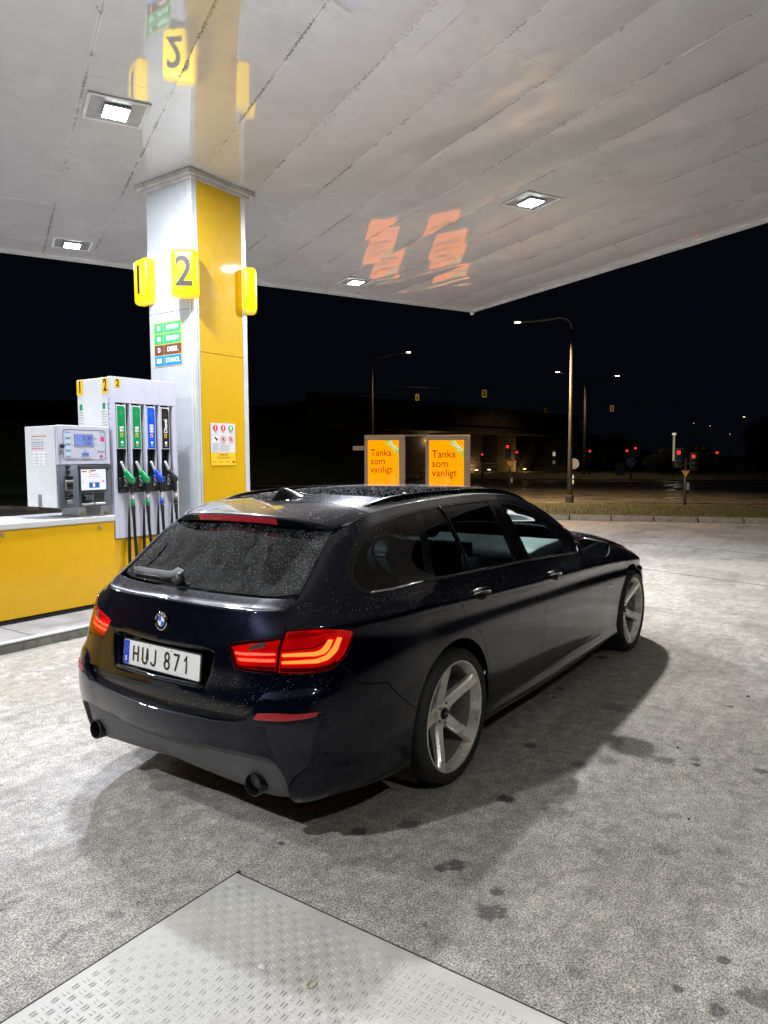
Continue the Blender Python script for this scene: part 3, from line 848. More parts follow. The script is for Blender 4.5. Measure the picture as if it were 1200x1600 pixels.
for gi, (gname, gm, gl, nm, gx) in enumerate(grades):
    lb('fascia_lower', gx - .006, gx + .176, 3.922, 3.974, 0.772, 1.243, M_['pump_white'], pump, .003)
    if gi: lb('fascia_seam', gx - .0085, gx - .0065, 3.9185, 3.93, 2.174, 2.43, M_['white'], pump)
    # label plate
    lp = lb('grade_label', gx, gx + .108, 3.916, 3.974, 1.698, 2.150, M_['white'], pump, .003)
    PM = frame((gx + .054 - 1.48, 3.9155 - 3.92, 1.924 - .09), (1, 0, 0), (0, 0, 1))
    hw, hh = .047, .216
    link('label_print', poly_plate([(-hw, -hh), (hw, -hh), (hw, hh - .03), (hw - .006, hh - .012), (hw - .022, hh), (-hw, hh)], .001), M_[gm], pump, PM)
    st = []
    for k in range(16):
        a = 2 * PI * k / 16; r = (.045, .016, .012, .016)[k % 4]
        st.append((r * math.cos(a), r * 1.1 * math.sin(a)))
    link('label_star', poly_plate(st, .0005), M_[gl], pump, PM @ Matrix.Translation((0, .145, .0011)))
    plate('label_line', PM, -hw, hw, -.125, -.122, M_[gl], pump, .0005, .0011)
    text(gname, .062 if gi < 3 else .060, M_['white_ink'], PM @ Matrix.Translation((.004, -.052, .0015)) @ Matrix.Rotation(PI / 2, 4, 'Z'), pump, ax='LEFT', bold=.03, depth=.0008)
    plate('fuel_symbol', PM, -.017, .014, -.104, -.062, M_['orange_y'], pump, .0006, .0012, r=.004)
    plate('fuel_symbol', PM, -.010, .004, -.098, -.074, M_[gm], pump, .0004, .0019)
    if gi < 3: disc('octane_mark', PM, .002, -.158, .015, M_['white_ink'], pump, .0012, .0006)
    else: plate('octane_mark', PM, -.012, .016, -.172, -.144, M_['white_ink'], pump, .0006, .0012, r=.004)
    plate('octane_mark', PM, -.014, .018, -.192, -.186, M_['white_ink'], pump, .0006, .0012)
    # slot sides
    lb('slot_rib', gx + .162, gx + .184 if gi < 3 else PX1, 3.921, 3.974, 1.246, 2.169, M_['pump_white'], pump, .003)
    lb('slot_rib', gx + .109, gx + .114, 3.921, 3.974, 1.246, 2.169, M_['white'], pump)
    # holster: funnel cheeks and dark boot
    hv = [(gx + .006, 3.925, 1.695), (gx + .106, 3.925, 1.695), (gx + .085, 3.972, 1.46), (gx + .02, 3.972, 1.46), (gx + .006, 3.972, 1.695), (gx + .106, 3.972, 1.695)]
    hv = [(a - 1.48, b - 3.92, c - .09) for a, b, c in hv]
    link('holster_cheek', me_from(hv, [(1, 5, 2), (0, 3, 4)]), M_['slate2'], pump)
    lb('holster_boot', gx + .004, gx + .106, 3.900, 3.974, 1.248, 1.305, M_['black'], pump, .008)
    lb('holster_boot', gx - .002, gx + .040, 3.895, 3.974, 1.30, 1.40, M_['black'], pump, .014, 3)
    # nozzle
    nz = empty('nozzle', (gx + .09 - 1.48, -.03, 1.40 - .09)); nz.parent = pump
    sp = [(-.062, .018, .168), (-.056, .012, .150), (-.042, .004, .105), (-.028, 0, .070), (-.018, 0, .05)]
    tube('spout', sp, [.0115, .013, .014, .016, .019], M_['spout'], nz, 12)
    bd = [(-.030, 0, .080), (-.016, 0, .055), (.004, -.004, .018), (.020, -.008, -.008), (.040, -.010, -.030), (.052, -.008, -.048), (.058, -.004, -.064)]
    tube('nozzle_body', bd, [.019, .029, .036, .042, .042, .033, .014], M_[nm], nz, 14)
    tube('nozzle_tip_guard', [(-.046, 0, .012), (-.02, -.004, .002), (.012, -.008, -.012)], [.010, .016, .02], M_[nm], nz, 10)
    tube('lever', [(-.040, -.002, -.02), (-.035, -.006, -.055), (-.01, -.008, -.085), (.03, -.006, -.10)], .007, M_['black'], nz, 8)
    tube('grip', [(.040, -.008, -.035), (.046, -.006, -.09), (.050, -.004, -.15), (.053, -.002, -.165)], [.024, .025, .023, .018], M_['black'], nz, 12)
    tube('swivel', [(.053, -.002, -.165), (.053, -.002, -.185), (.054, -.002, -.19), (.055, -.002, -.235)], [.021, .021, .019, .020], M_['chrome'], nz, 12)
    bandm = {'noz_green': M_['noz_green'], 'noz_blue': M_['noz_blue'], 'black': M_['black']}[nm]
    tube('colour_band', [(.055, -.002, -.235), (.056, -.002, -.295)], .0225, bandm, nz, 14)
    tube('hose_sleeve', [(.056, -.002, -.295), (.057, -.003, -.32), (.060, -.004, -.40)], [.022, .021, .018], M_['black'], nz, 12)
    sw = (.0, .05, .03, -.02)[gi]
    hp = [(.060, -.004, -.38), (.062, -.008, -.55), (.066 + sw * .4, -.02, -.80), (.072 + sw, -.035, -1.02), (.06 + sw, -.05, -1.16), (.02 + sw * .6, -.04, -1.12), (0.0, 0, -.95), (.02, .03, -.62), (.035, .055, -.15), (.045, .06, .1)]
    hp2 = []
    for i in range(len(hp) - 1):
        p0 = Vector(hp[max(i - 1, 0)]); p1 = Vector(hp[i]); p2 = Vector(hp[i + 1]); p3 = Vector(hp[min(i + 2, len(hp) - 1)])
        for k in range(6):
            t = k / 6
            hp2.append(.5 * ((2 * p1) + (p2 - p0) * t + (2 * p0 - 5 * p1 + 4 * p2 - p3) * t * t + (3 * p1 - p0 - 3 * p2 + p3) * t ** 3))
    hp2.append(Vector(hp[-1]))
    tube('hose', hp2, .0165, M_['hose'], nz, 10)
# number stickers on pump
def sticker(par, M, w, h, mat, txt=None, ts=.1, sx=.8, **kw):
    plate('number_sticker', M, -w / 2, w / 2, -h / 2, h / 2, mat, par, .001, 0)
    if txt: text(txt, ts, M_['ink'], M @ Matrix.Translation((0, 0, .0016)), par, bold=.03, sx=sx)
PL = lambda y, z: frame((-.0005, y - 3.92, z - .09), (0, -1, 0), (0, 0, 1))
sticker(pump, PL(4.462, 2.345), .115, .155, M_['orange_y'], '1', .17)
sticker(pump, PL(4.02, 2.345), .105, .155, M_['orange_y'], '2', .17, .7)
PF = lambda x, z, d=0: frame((x - 1.48, -.0005 - d, z - .09), (1, 0, 0), (0, 0, 1))
sticker(pump, PF(1.556, 2.37), .072, .085, M_['orange_y'], '2', .095, .85)
for y_ in (4.455, 4.05):
    plate('sticker', PL(y_, 2.14), -.022, .022, -.03, .03, M_['green'], pump, .001)
    for k in range(7): plate('small_print', PL(y_, 2.08 - k * .028), -.045 + .01 * (k % 2), .03 + .01 * (k % 3), 0, .006, M_['grey_ink'], pump, .0006)
for k in range(5): plate('small_print', PL(3.955, 2.2 - k * .05), -.012, .012, 0, .012, M_['grey_ink'], pump, .0006)
lb('rear_fin', 2.292, 2.36, 3.99, 4.50, 0.10, 2.14, M_['white'], pump, .008)
lb('pedestal', 1.12, 1.465, 3.99, 4.30, 1.0205, 1.135, M_['white'], pump, .004)
for k in range(8): lb('vent_slat', 1.20, 1.36, 3.984, 3.992, 1.03 + k * .0125, 1.036 + k * .0125, M_['steel'], pump)
for wx in (1.15, 1.41):
    link('warning_sticker', poly_plate([(-.018, 0), (.018, 0), (0, .034)], .001), M_['orange_y'], pump, PF(wx, 1.035, -.0695))

# ---------------------------------------------------------------- payment terminal
term = empty('payment_terminal', (0.872, 3.92, 1.12), label='white payment terminal with lit screen and card reader above the cabinet', cat='payment terminal')
TX0, TX1, TZ0, TZ1 = 0.872, 1.445, 1.12, 1.922
TM = lambda x, z, d=0.0: frame((x - .872, -d - .0005, z - 1.12), (1, 0, 0), (0, 0, 1))
lb('housing', TX0, TX1, 3.955, 4.486, TZ0 + .004, TZ1 - .004, M_['white'], term, .006)
lb('door', TX0 + .004, TX1, 3.92, 3.953, 1.540, TZ1, M_['pump_white'], term, .008)
# lower dark face as wedge
bm = bmesh.new(); bm_box(bm, TX0 + .002 - .872, 1.083 - .872, 0, .034, 0, 1.534 - 1.12, bev=.004); link('reader_panel', bm_me(bm, True, .8), M_['slate'], term)
bm = bmesh.new(); bm_box(bm, 1.087 - .872, TX1 - .872, .012, .034, .0, 1.534 - 1.12, bev=.003); link('screen_panel', bm_me(bm, True, .8), M_['slate'], term)
lb('screen_hood', 1.087, TX1, 3.905, 3.93, 1.500, 1.534, M_['slate2'], term, .003)
lb('screen_bezel', 1.095, 1.40, 3.918, 3.931, 1.275, 1.50, M_['slate2'], term, .003)
SM = TM(1.108, 1.288, -.0015 + .004)
plate('screen', SM, 0, .275, 0, .205, M_['screen'], term, .001)
for (a, b, c, d_, mm) in ((.008, .060, .178, .190, 'screen_red'), (.085, .105, .165, .198, 'screen_yel'), (.112, .135, .182, .200, 'screen_blue'), (.138, .165, .185, .198, 'screen_red'),
                          (.095, .190, .148, .153, 'screen_red'), (.080, .205, .128, .132, 'screen_grey'), (.085, .200, .020, .075, 'screen_blue'), (.230, .258, .078, .090, 'screen_red'), (.01, .022, .07, .09, 'lcd_btn')):
    plate('screen_item', SM, a, b, c, d_, M_[mm], term, .0005, .0011)
plate('screen_item', SM, .125, .150, .028, .068, M_['screen'], term, .0005, .0017)
# trays
for x0, x1 in ((1.115, 1.235), (1.255, 1.365)):
    lb('tray_recess', x0, x1, 3.9285, 3.9315, 1.155, 1.255, M_['ink'], term)
    vs = [(x0 - .872, .008, .04), (x1 - .872, .008, .04), (x1 - .01 - .872, -.03, .03), (x0 + .01 - .872, -.03, .03), (x1 - .872, .008, .015), (x0 - .872, .008, .015)]
    link('tray_lip', me_from(vs, [(0, 1, 2, 3), (3, 2, 4, 5), (0, 3, 5), (1, 4, 2)]), M_['white'], term)
lb('keypad', 1.128, 1.218, 3.895, 3.93, 1.185, 1.240, M_['black'], term, .008)
for i in range(3):
    for j in range(3): lb('key', 1.142 + i * .025, 1.158 + i * .025, 3.891, 3.8945, 1.195 + j * .013, 1.204 + j * .013, M_['slate'], term)
# reader column
tube('lock_boss', [(.10, .002, .405), (.10, -.012, .405)], .020, M_['ink'], term, 16)
lb('reader_latch', .958, .990, 3.900, 3.922, 1.45, 1.49, M_['ink'], term, .006)
for k in range(5): lb('card_guide', .935 + k * .018, .947 + k * .018, 3.905, 3.9195, 1.402, 1.432, M_['chrome'], term, .002)
lb('card_reader', .930, 1.02, 3.895, 3.9195, 1.29, 1.39, M_['steel'], term, .006)
lb('card_slot', .942, 1.012, 3.892, 3.8945, 1.300, 1.370, M_['ink'], term)
lb('reader_glass', .960, .985, 3.889, 3.8915, 1.328, 1.348, M_['chrome'], term)
lb('receipt_mouth', .935, 1.01, 3.90, 3.9195, 1.21, 1.262, M_['ink'], term, .004)
for k in range(3): lb('receipt_tooth', .938 + k * .023, .955 + k * .023, 3.893, 3.8995, 1.222, 1.252, M_['chrome'], term, .002)
lb('receipt_tray', .94, .992, 3.888, 3.9195, 1.165, 1.20, M_['steel'], term, .005)
# display
fr_ = rrect(.462, .300, .035, 6, .228 + .063, .612)
tv = []
fo = rrect(.462, .300, .035, 6, 1.163, 1.733); fi = rrect(.452, .290, .031, 6, 1.163, 1.733)
n_ = len(fo)
vv = [(a - .872, -.0012, b - 1.12) for a, b in fo] + [(a - .872, -.0012, b - 1.12) for a, b in fi]
link('outline', me_from(vv, [(i, (i + 1) % n_, n_ + (i + 1) % n_, n_ + i) for i in range(n_)]), M_['slate2'], term)
plate('lcd_frame', TM(1.052, 1.722), 0, .208, 0, .118, M_['grey_ink'], term, .002)
plate('lcd', TM(1.056, 1.726), 0, .200, 0, .110, M_['lcd'], term, .001, .0022)
text('0.00', .070, M_['lcd_ink'], TM(1.240, 1.798, .0042), term, ax='RIGHT', sx=.85, name='digits')
text('0.00', .046, M_['lcd_ink'], TM(1.228, 1.747, .0042), term, ax='RIGHT', sx=.85, name='digits')
text('Kr', .028, M_['grey_ink'], TM(1.285, 1.80, .001), term)
text('L', .028, M_['grey_ink'], TM(1.280, 1.752, .001), term)
plate('lcd', TM(1.125, 1.62), 0, .082, 0, .038, M_['lcd'], term, .001)
text('0000', .034, M_['lcd_ink'], TM(1.166, 1.639, .0022), term, sx=.85, name='digits')
text('Kr/L', .018, M_['grey_ink'], TM(1.165, 1.675, .001), term)
for k in range(4):
    plate('grade_button', TM(.958, 1.806 - k * .060), 0, .055, 0, .040, M_['lcd_btn'], term, .003, r=.006)
    plate('small_print', TM(.962, 1.852 - k * .060), 0, .045, 0, .006, M_['grey_ink'], term, .0005)
plate('pink_sticker', TM(1.338, 1.772), 0, .042, 0, .045, M_['pink_ink'], term, .001)
disc('round_mark', TM(1.355, 1.848), 0, 0, .022, M_['grey_ink'], term, 0, .0006, r2=.019)
plate('slot', TM(1.300, 1.665), 0, .085, 0, .010, M_['grey_ink'], term, .001)
disc('red_eye', TM(1.343, 1.622), 0, 0, .014, M_['red_ink'], term, 0, .003)
text('PUMP SERVICE', .016, M_['grey_ink'], TM(1.19, 1.598, .001), term)
disc('round_mark', TM(1.122, 1.598), 0, 0, .012, M_['grey_ink'], term, 0, .0006, r2=.009)
for k in range(2): plate('small_print', TM(.955, 1.598 - k * .012), 0, .15 - .03 * k, 0, .005, M_['grey_ink'], term, .0005)
tube('door_lock', [(.045, -.001, .603), (.045, -.020, .603)], .022, M_['ink'], term, 16)
tube('lock_pin', [(.040, -.006, .585), (.036, -.008, .53)], .012, M_['steel'], term, 10)
# left face
TLm = lambda y, z: frame((-.0012, y - 3.92, z - 1.12), (0, -1, 0), (0, 0, 1))
for k in range(4):
    for (dz, h_, mm) in ((0, .013, 'red_ink'), (-.028, .008, 'grey_ink'), (-.044, .010, 'orange_y'), (-.062, .012, 'blue_lt'), (-.080, .010, 'grey_ink'), (-.098, .010, 'grey_ink'), (-.122, .018, 'pink_ink')):
        plate('table_print', TLm(4.345 - k * .056, 1.815 + dz), -.022, .022, 0, h_ * .6, M_[mm], term, .0005)
plate('table_print', TLm(4.12, 1.815), -.022, .022, 0, .008, M_['red_ink'], term, .0005)
for i in range(3):
    for j in range(5):
        v = [(-.028, 0, 0), (.028, 0, 0), (.028, .014, 0), (-.028, .014, 0), (-.024, .002, .006), (.024, .002, .006)]
        link('vent_louvre', me_from(v, [(0, 1, 5, 4), (4, 5, 2, 3), (1, 2, 5), (0, 4, 3)]), M_['white'], term, TLm(4.315 - i * .085, 1.650 - j * .030))
plate('metal_tag', TLm(4.285, 1.128), 0, .065, 0, .12, M_['steel'], term, .001)

# ---------------------------------------------------------------- canopy
can = empty('canopy', (0, 0, CZ), label='wide flat canopy with long pale glossy metal ceiling sheets over the pumps', cat='canopy')
ROT = Matrix(((CU.x, CV.x, 0, 0), (CU.y, CV.y, 0, 0), (0, 0, -1, 0), (0, 0, 0, 1)))   # local x=u, y=v, z down
rc = random.Random(21)
def edge_u(v):   # the canopy's end edge runs slightly askew
    return 9.19 + (v + 1.32) / (7.87 + 1.32) * (9.77 - 9.19)
joints = {1: [1.19], 2: [2.81], 3: [-0.6, 4.50], 4: [1.13], 5: [5.2], 6: [1.06], 7: [2.78], 8: [4.1], 9: [1.6], 10: [0.2, 6.0], 0: [3.05], -1: [6.6], -2: [1.9], -3: [4.0]}
def ceiling_panel(u0, u1, v0, v1, tilt, last=False, i=0):
    nu = max(4, int((u1 - u0) / .22)); nv = 8
    um, vm = (u0 + u1) / 2, (v0 + v1) / 2
    hw = (v1 - v0) / 2
    ph = [rc.uniform(0, 6.28) for _ in range(6)]
    am = rc.uniform(.0006, .0016)
    V, F = [], []
    for a in range(nu + 1):
        for b in range(nv + 1):
            vv = -hw + 2 * hw * b / nv
            uu0 = u0 + .0025
            ue = (edge_u(vm + vv) if last else u1 - .0025)
            uu = uu0 + (ue - uu0) * a / nu
            z = vv * tilt + am * math.sin(uu * 1.7 + ph[0]) * math.cos(vv * 4 + ph[1]) + am * .7 * math.sin(uu * 4.3 + ph[2]) + .0048 * (1 - (vv / hw) ** 2)
            V.append((uu - um, vv, z))
    for a in range(nu):
        for b in range(nv):
            k = a * (nv + 1) + b
            F.append((k, k + 1, k + nv + 2, k + nv + 1))
    # turned-up long and short edges
    def lip(idx, dy, dx):
        s = len(V)
        for q_ in idx:
            x, y, z = V[q_]; V.append((x + dx * .002, y + dy * .002, z - .0015))
        for q_ in idx:
            x, y, z = V[q_]; V.append((x + dx * .003, y + dy * .003, z - .035))
        n = len(idx)
        for k in range(n - 1):
            F.append((idx[k], idx[k + 1], s + k + 1, s + k)); F.append((s + k, s + k + 1, s + n + k + 1, s + n + k))
    lip([a * (nv + 1) for a in range(nu + 1)], -1, 0)
    lip([a * (nv + 1) + nv for a in range(nu + 1)], 1, 0)
    lip(list(range(nv + 1)), 0, -1)
    lip([nu * (nv + 1) + b for b in range(nv + 1)], 0, 1)
    bm = bmesh.new()
    vs = [bm.verts.new(p) for p in V]
    for f in F: bm.faces.new([vs[i] for i in f])
    bmesh.ops.recalc_face_normals(bm, faces=bm.faces)
    me = bpy.data.meshes.new('m'); bm.to_mesh(me); bm.free()
    me.polygons.foreach_set('use_smooth', [True] * len(me.polygons))
    bm = bmesh.new(); bm.from_mesh(me)
    for e in bm.edges:
        if len(e.link_faces) == 2 and e.calc_face_angle(0) > .5: e.smooth = False
    # make sheet normals point down (local +z)
    c = sum((f.normal.z for f in bm.faces if abs(f.normal.z) > .8))
    if c < 0: bmesh.ops.reverse_faces(bm, faces=bm.faces)
    bm.to_mesh(me); bm.free()
    o = link('ceiling_sheet', me, M_['ceiling'], can)
    p = CU * um + CV * vm
    o.matrix_local = Matrix.Translation((p.x, p.y, -.002)) @ ROT
    return o
tilts = {3: .004, 4: -.003, 5: .014, 6: -.008, 7: .018, 8: -.010, 9: .014, 10: -.006}
v = -7.72
idx = -11
while v < 7.9:
    v0, v1 = v, min(v + .70, 7.93)
    k = round((v0 + .70) / .70)     # 0 for the row -0.70..0
    js = [-7.0] + sorted(joints.get(k, [rc.uniform(-1, 2), rc.uniform(4, 7)]) if k in joints else [rc.uniform(-2, 2), rc.uniform(3.5, 7)]) + [9.3]
    for a, b in zip(js[:-1], js[1:]):
        ceiling_panel(a, b, v0 + .0025, v1 - .0025, tilts.get(k, rc.uniform(-.006, .006)), last=(b == 9.3))
    v += .70
def canbox(name, u0, u1, v0, v1, z0, z1, mat, par=can, bev=0.0, **kw):
    bm = bmesh.new(); bm_box(bm, u0, u1, v0, v1, z0, z1, bev=bev)
    me = bm_me(bm, aw=bev > 0)
    M = Matrix(((CU.x, CV.x, 0, 0), (CU.y, CV.y, 0, 0), (0, 0, 1, 0), (0, 0, 0, 1)))
    return link(name, me, mat, par, M, **kw)
canbox('roof_deck', -7.05, 9.15, -7.75, 7.95, .05, .85, M_['fascia'])
def can_edge(name, p0, p1, hw, z0, z1, mat, out=0.0):
    a = Vector((p0.x, p0.y, 0)); b = Vector((p1.x, p1.y, 0))
    d = (b - a).normalized(); n = Vector((d.y, -d.x, 0))
    v = []
    for p in (a, b):
        for s in (-hw + out, hw + out):
            for z in (z0, z1): v.append(tuple(p + n * s + Vector((0, 0, z))))
    f = [(0, 1, 3, 2), (4, 6, 7, 5), (0, 4, 5, 1), (2, 3, 7, 6), (0, 2, 6, 4), (1, 5, 7, 3)]
    bm = bmesh.new(); vs = [bm.verts.new(p) for p in v]
    for q_ in f: bm.faces.new([vs[i] for i in q_])
    return link(name, bm_me(bm), mat, can)
cA = cpt(edge_u(-7.75), -7.75); cB = cpt(edge_u(7.95), 7.95); cC = cpt(-7.05, 7.95); cD = cpt(-7.05, -7.75)
for p0, p1 in ((cA, cB), (cB, cC), (cC, cD), (cD, cA)):
    can_edge('edge_trim', p0, p1, .035, -.030, .010, M_['fascia'])
    can_edge('edge_bead', p0, p1, .012, -.044, -.0305, M_['fascia'], .02)
    can_edge('edge_gutter', p0, p1, .045, .012, .95, M_['fascia'], -.095 if False else -.085)
for p0, p1 in ((cA, cB), (cB, cC)):
    can_edge('inner_bead', p0, p1, .010, -.022, -.004, M_['fascia'], .085)
o = link('corner_drain', lathe_me([(0, -.05), (.035, -.05), (.045, -.03), (.045, .02), (.02, .04), (0, .04)], 16, 'z'), M_['fascia'], can)
o.location = (cB.x - .05, cB.y - .0, -.045)

# ---------------------------------------------------------------- canopy lamps
lamp_labels = ['square canopy lamp nearest the column, upper left of the picture', 'square canopy lamp farthest back on the left by the canopy edge',
               'square canopy lamp over the bonnet, right of centre', 'square canopy lamp at the far canopy edge beside the poster reflections',
               'square canopy lamp out of frame behind the pump', 'square canopy lamp out of frame far to the left',
               'square canopy lamp out of frame behind the boot of the car', 'added fill lamp, unseen, in the canopy ceiling behind the photographer']
for (u, v, W, c), lab in zip(LAMPS, lamp_labels):
    L = empty('canopy_lamp', cpt(u, v, CZ - .006), CA - PI / 2, label=lab, cat='ceiling lamp', group='square lamps let into the canopy ceiling')
    # local y runs along u, local x along v
    h = .272
    for a in ((-h, h, -h, -h + .034), (-h, h, h - .034, h), (-h, -h + .034, -h + .035, h - .035), (h - .034, h, -h + .035, h - .035)):
        box('lamp_frame', a[0], a[1], a[2], a[3], -.016, 0.0, M_['fascia'], L, .003)
    # reflector pan
    hi, ho = .125, h - .036
    v_ = [(-ho, -ho, -.012), (ho, -ho, -.012), (ho, ho, -.012), (-ho, ho, -.012), (-hi, -hi, -.004), (hi, -hi, -.004), (hi, hi, -.004), (-hi, hi, -.004)]
    link('reflector_pan', me_from(v_, [(0, 1, 5, 4), (1, 2, 6, 5), (2, 3, 7, 6), (3, 0, 4, 7), (4, 5, 6, 7)]), M_['steel'], L)
    box('led_housing', -.115, .115, -.135, .135, -.030, -.006, M_['alu'], L, .006)
    box('led_panel', -.105, .105, -.125, .125, -.0335, -.0305, M_['led'], L)
    ld = bpy.data.lights.new('lamp_light', 'AREA')
    ld.shape = 'RECTANGLE'; ld.size = .21; ld.size_y = .25
    ld.energy = W; ld.color = c
    lo = bpy.data.objects.new('lamp_light', ld); COL.objects.link(lo)
    lo.parent = L; lo.location = (0, 0, -.038)

# ---------------------------------------------------------------- poster light boxes
def poster(p0, p1, ztop, label, bar=False):
    p0 = Vector((p0[0], p0[1], 0)); p1 = Vector((p1[0], p1[1], 0))
    w = (p1 - p0).length; d = (p1 - p0).normalized()
    P = empty('poster_lightbox', p0, math.atan2(d.y, d.x), label=label, cat='advertising board', group='lit poster boxes by the roadside kerb')
    zb = .12
    F = .115
    M = frame((0, -.001, 0), (1, 0, 0), (0, 0, 1))
    def b(n, x0, x1, y0, y1, z0, z1, m, bev=0): return box(n, x0, x1, y0, y1, z0, z1, m, P, bev)
    b('frame', 0, w, 0, .32, ztop - .165, ztop, M_['poster_frame'], .02)
    b('frame', 0, w, 0, .32, zb, zb + .2, M_['poster_frame'], .02)
    b('frame', 0, F, 0.004, .316, zb + .2, ztop - .165, M_['poster_frame'], .008)
    b('frame', w - F - .09, w, 0.004, .316, zb + .2, ztop - .165, M_['poster_frame'], .008)
    b('leg', .2, .32, .08, .24, 0, zb + .02, M_['steel']); b('leg', w - .32, w - .2, .08, .24, 0, zb + .02, M_['steel'])
    x0, x1, z0, z1 = F, w - F - .09, zb + .2, ztop - .165
    b('backing', x0, x1, .12, .30, z0, z1, M_['poster_frame'])
    PM = frame((x0, .06, z0), (1, 0, 0), (0, 0, 1))
    W, H = x1 - x0, z1 - z0
    plate('poster', PM, 0, W, 0, H, M_['poster_lit'], P, .004)
    # diagonal green ribbon in the upper right corner
    k = W * .52; t = W * .20
    link('ribbon', poly_plate([(W - k, H), (W - k + t * 1.2, H), (W, H - k + t * 1.2), (W, H - k)], .002), M_['poster_green'], P, PM @ Matrix.Translation((0, 0, .005)))
    cx, cy = W - k / 2 + t * .30, H - k / 2 + t * .30
    text('ÖPPET', W * .165, M_['poster_white'], PM @ Matrix.Translation((cx, cy, .0095)) @ Matrix.Rotation(-PI / 4, 4, 'Z'), P, bold=.03, sx=.82)
    for i, t_ in enumerate(('Tanka', 'som', 'vanligt')):
        text(t_, W * .305, M_['poster_ink'], PM @ Matrix.Translation((W * .08, H - W * (.50 + .27 * i), .0065)), P, ax='LEFT', ay='TOP_BASELINE', bold=.012, sx=.92)
    link('poster_glass', poly_plate([(0, 0), (W, 0), (W, H), (0, H)], .004), tinted('poster_glass', (.97, .97, .97)), P, frame((x0, .022, z0), (1, 0, 0), (0, 0, 1)))
    if bar:
        g = bar
        b('link_bar', w, w + g, .02, .10, ztop - .035, ztop - .005, M_['poster_frame'])
    return P
poster((16.25, 11.64), (17.02, 10.54), 2.32, 'left lit orange poster box reading Tanka som vanligt', bar=.65)
poster((17.40, 9.99), (18.13, 8.72), 2.31, 'right lit orange poster box reading Tanka som vanligt')
sg = empty('direction_sign', (16.22, 11.68, 0), math.radians(-55), label='small pale finger sign sticking out left of the poster boxes', cat='sign')
box('sign_board', -.34, .02, .33, .35, 1.83, 1.97, M_['poster_frame'], sg, .003)
tube('post', [(.06, .38, 0), (.06, .38, 2.02)], .022, M_['pole'], sg, 8)
text('CENTRUM', .06, M_['ink'], frame((-.16, .3285, 1.90), (1, 0, 0), (0, 0, 1)), sg)

# ---------------------------------------------------------------- street lamps
def light(name, kind, loc, energy, col, parent=None, size=.2, spot=None):
    ld = bpy.data.lights.new(name, kind); ld.energy = energy; ld.color = col
    if kind == 'POINT': ld.shadow_soft_size = size
    if kind == 'AREA': ld.size = size
    if kind == 'SPOT': ld.spot_size = spot or 2.4; ld.spot_blend = .35; ld.shadow_soft_size = size
    lo = bpy.data.objects.new(name, ld); COL.objects.link(lo); lo.location = loc
    if parent: lo.parent = parent
    return lo
def street_lamp(base, top_z, arms, label, r=.06, energy=300, glowm='street_glow', lit=True, head=.16):
    S = empty('street_lamp', (base[0], base[1], 0), label=label, cat='street lamp', group='street lamps along the road')
    tube('post', [(0, 0, 0), (0, 0, 1.2), (0, 0, top_z - .45)], [r * 1.35, r * 1.3, r * .75], M_['pole'], S, 12)
    box('base_sleeve', -r * 1.8, r * 1.8, -r * 1.8, r * 1.8, 0, .25, M_['pole'], S, .01)
    for (ax_, ay_, az_) in arms:
        d = Vector((ax_, ay_, 0)); n = d.normalized()
        pts = [(0, 0, top_z - .46), (n.x * .03, n.y * .03, top_z - .25), (n.x * .16, n.y * .16, top_z - .09), (n.x * .4, n.y * .4, top_z - .03)]
        pts += [(ax_ * t, ay_ * t, top_z - .03 + (az_ - top_z) * t) for t in (.6, .85, 1.0)]
        tube('arm', pts, r * .62, M_['pole'], S, 10)
        H = bpy.data.objects.new('lamp_head', None)
        ang = math.atan2(n.y, n.x)
        bm = bmesh.new(); bm_box(bm, -.05, head + .12, -.09, .09, -.03, .05, bev=.025, seg=3)
        hd = link('lamp_head', bm_me(bm, True), M_['pole'], S); hd.location = (ax_, ay_, az_ + .01); hd.rotation_euler = (0, 0, ang)
        bpy.data.objects.remove(H)
        bm = bmesh.new(); bm_box(bm, .03, head + .05, -.06, .06, -.042, -.032)
        gl = link('lamp_glass', bm_me(bm), M_[glowm], hd)
        if energy: light('lamp_light', 'SPOT', (ax_ + n.x * head * .5, ay_ + n.y * head * .5, az_ - .07), energy, (1.0, .64, .30), S, .12, 2.38)
    return S
street_lamp((21.24, 6.50), 6.35, [(-.66, 1.58, 6.24)], 'tall curved street lamp on the kerb strip, largest in view', .062, 4200)
street_lamp((27.75, 19.6), 6.75, [(1.0, -1.45, 7.0)], 'street lamp rising behind the left poster box', .055, 200)
street_lamp((57.5, 18.9), 7.9, [(-.72, 1.95, 8.75), (.76, -2.25, 8.28)], 'distant double headed street lamp right of the tall curved one', .08, 420, head=.3)
street_lamp((145.3, 19.6), 8.6, [(-.9, .2, 8.6)], 'faraway lamp glowing orange high on the right', .08, 0, 'warm_glow', head=.7)
for i, (x, y, z) in enumerate(((192.7, 38.5, 9.7), (193.4, 34.9, 9.0), (194.2, 30.4, 6.8))):
    street_lamp((x, y), z, [(-.4, .1, z)], ['tiny faraway lamp left of the trio of faint dots', 'tiny faraway lamp in the middle of the trio of faint dots', 'tiny faraway lamp lowest of the trio of faint dots'][i], .06, 0, 'street_lamp_faint' if 'street_lamp_faint' in M_ else 'warm_glow', head=.15)
bl = empty('path_light', (54.6, 10.95, 0), label='upright lit tube lamp standing behind the dark hedge', cat='lamp')
tube('post', [(0, 0, 0), (0, 0, 1.2)], .07, M_['pole'], bl, 8)
tube('lit_tube', [(0, 0, 1.2), (0, 0, 3.15)], .075, glow('tube_glow', (.85, .80, .5), .28), bl, 10)
tube('cap', [(0, 0, 3.15), (0, 0, 3.30)], .14, glow('tube_cap_glow', (1, .95, .65), .6), bl, 10)
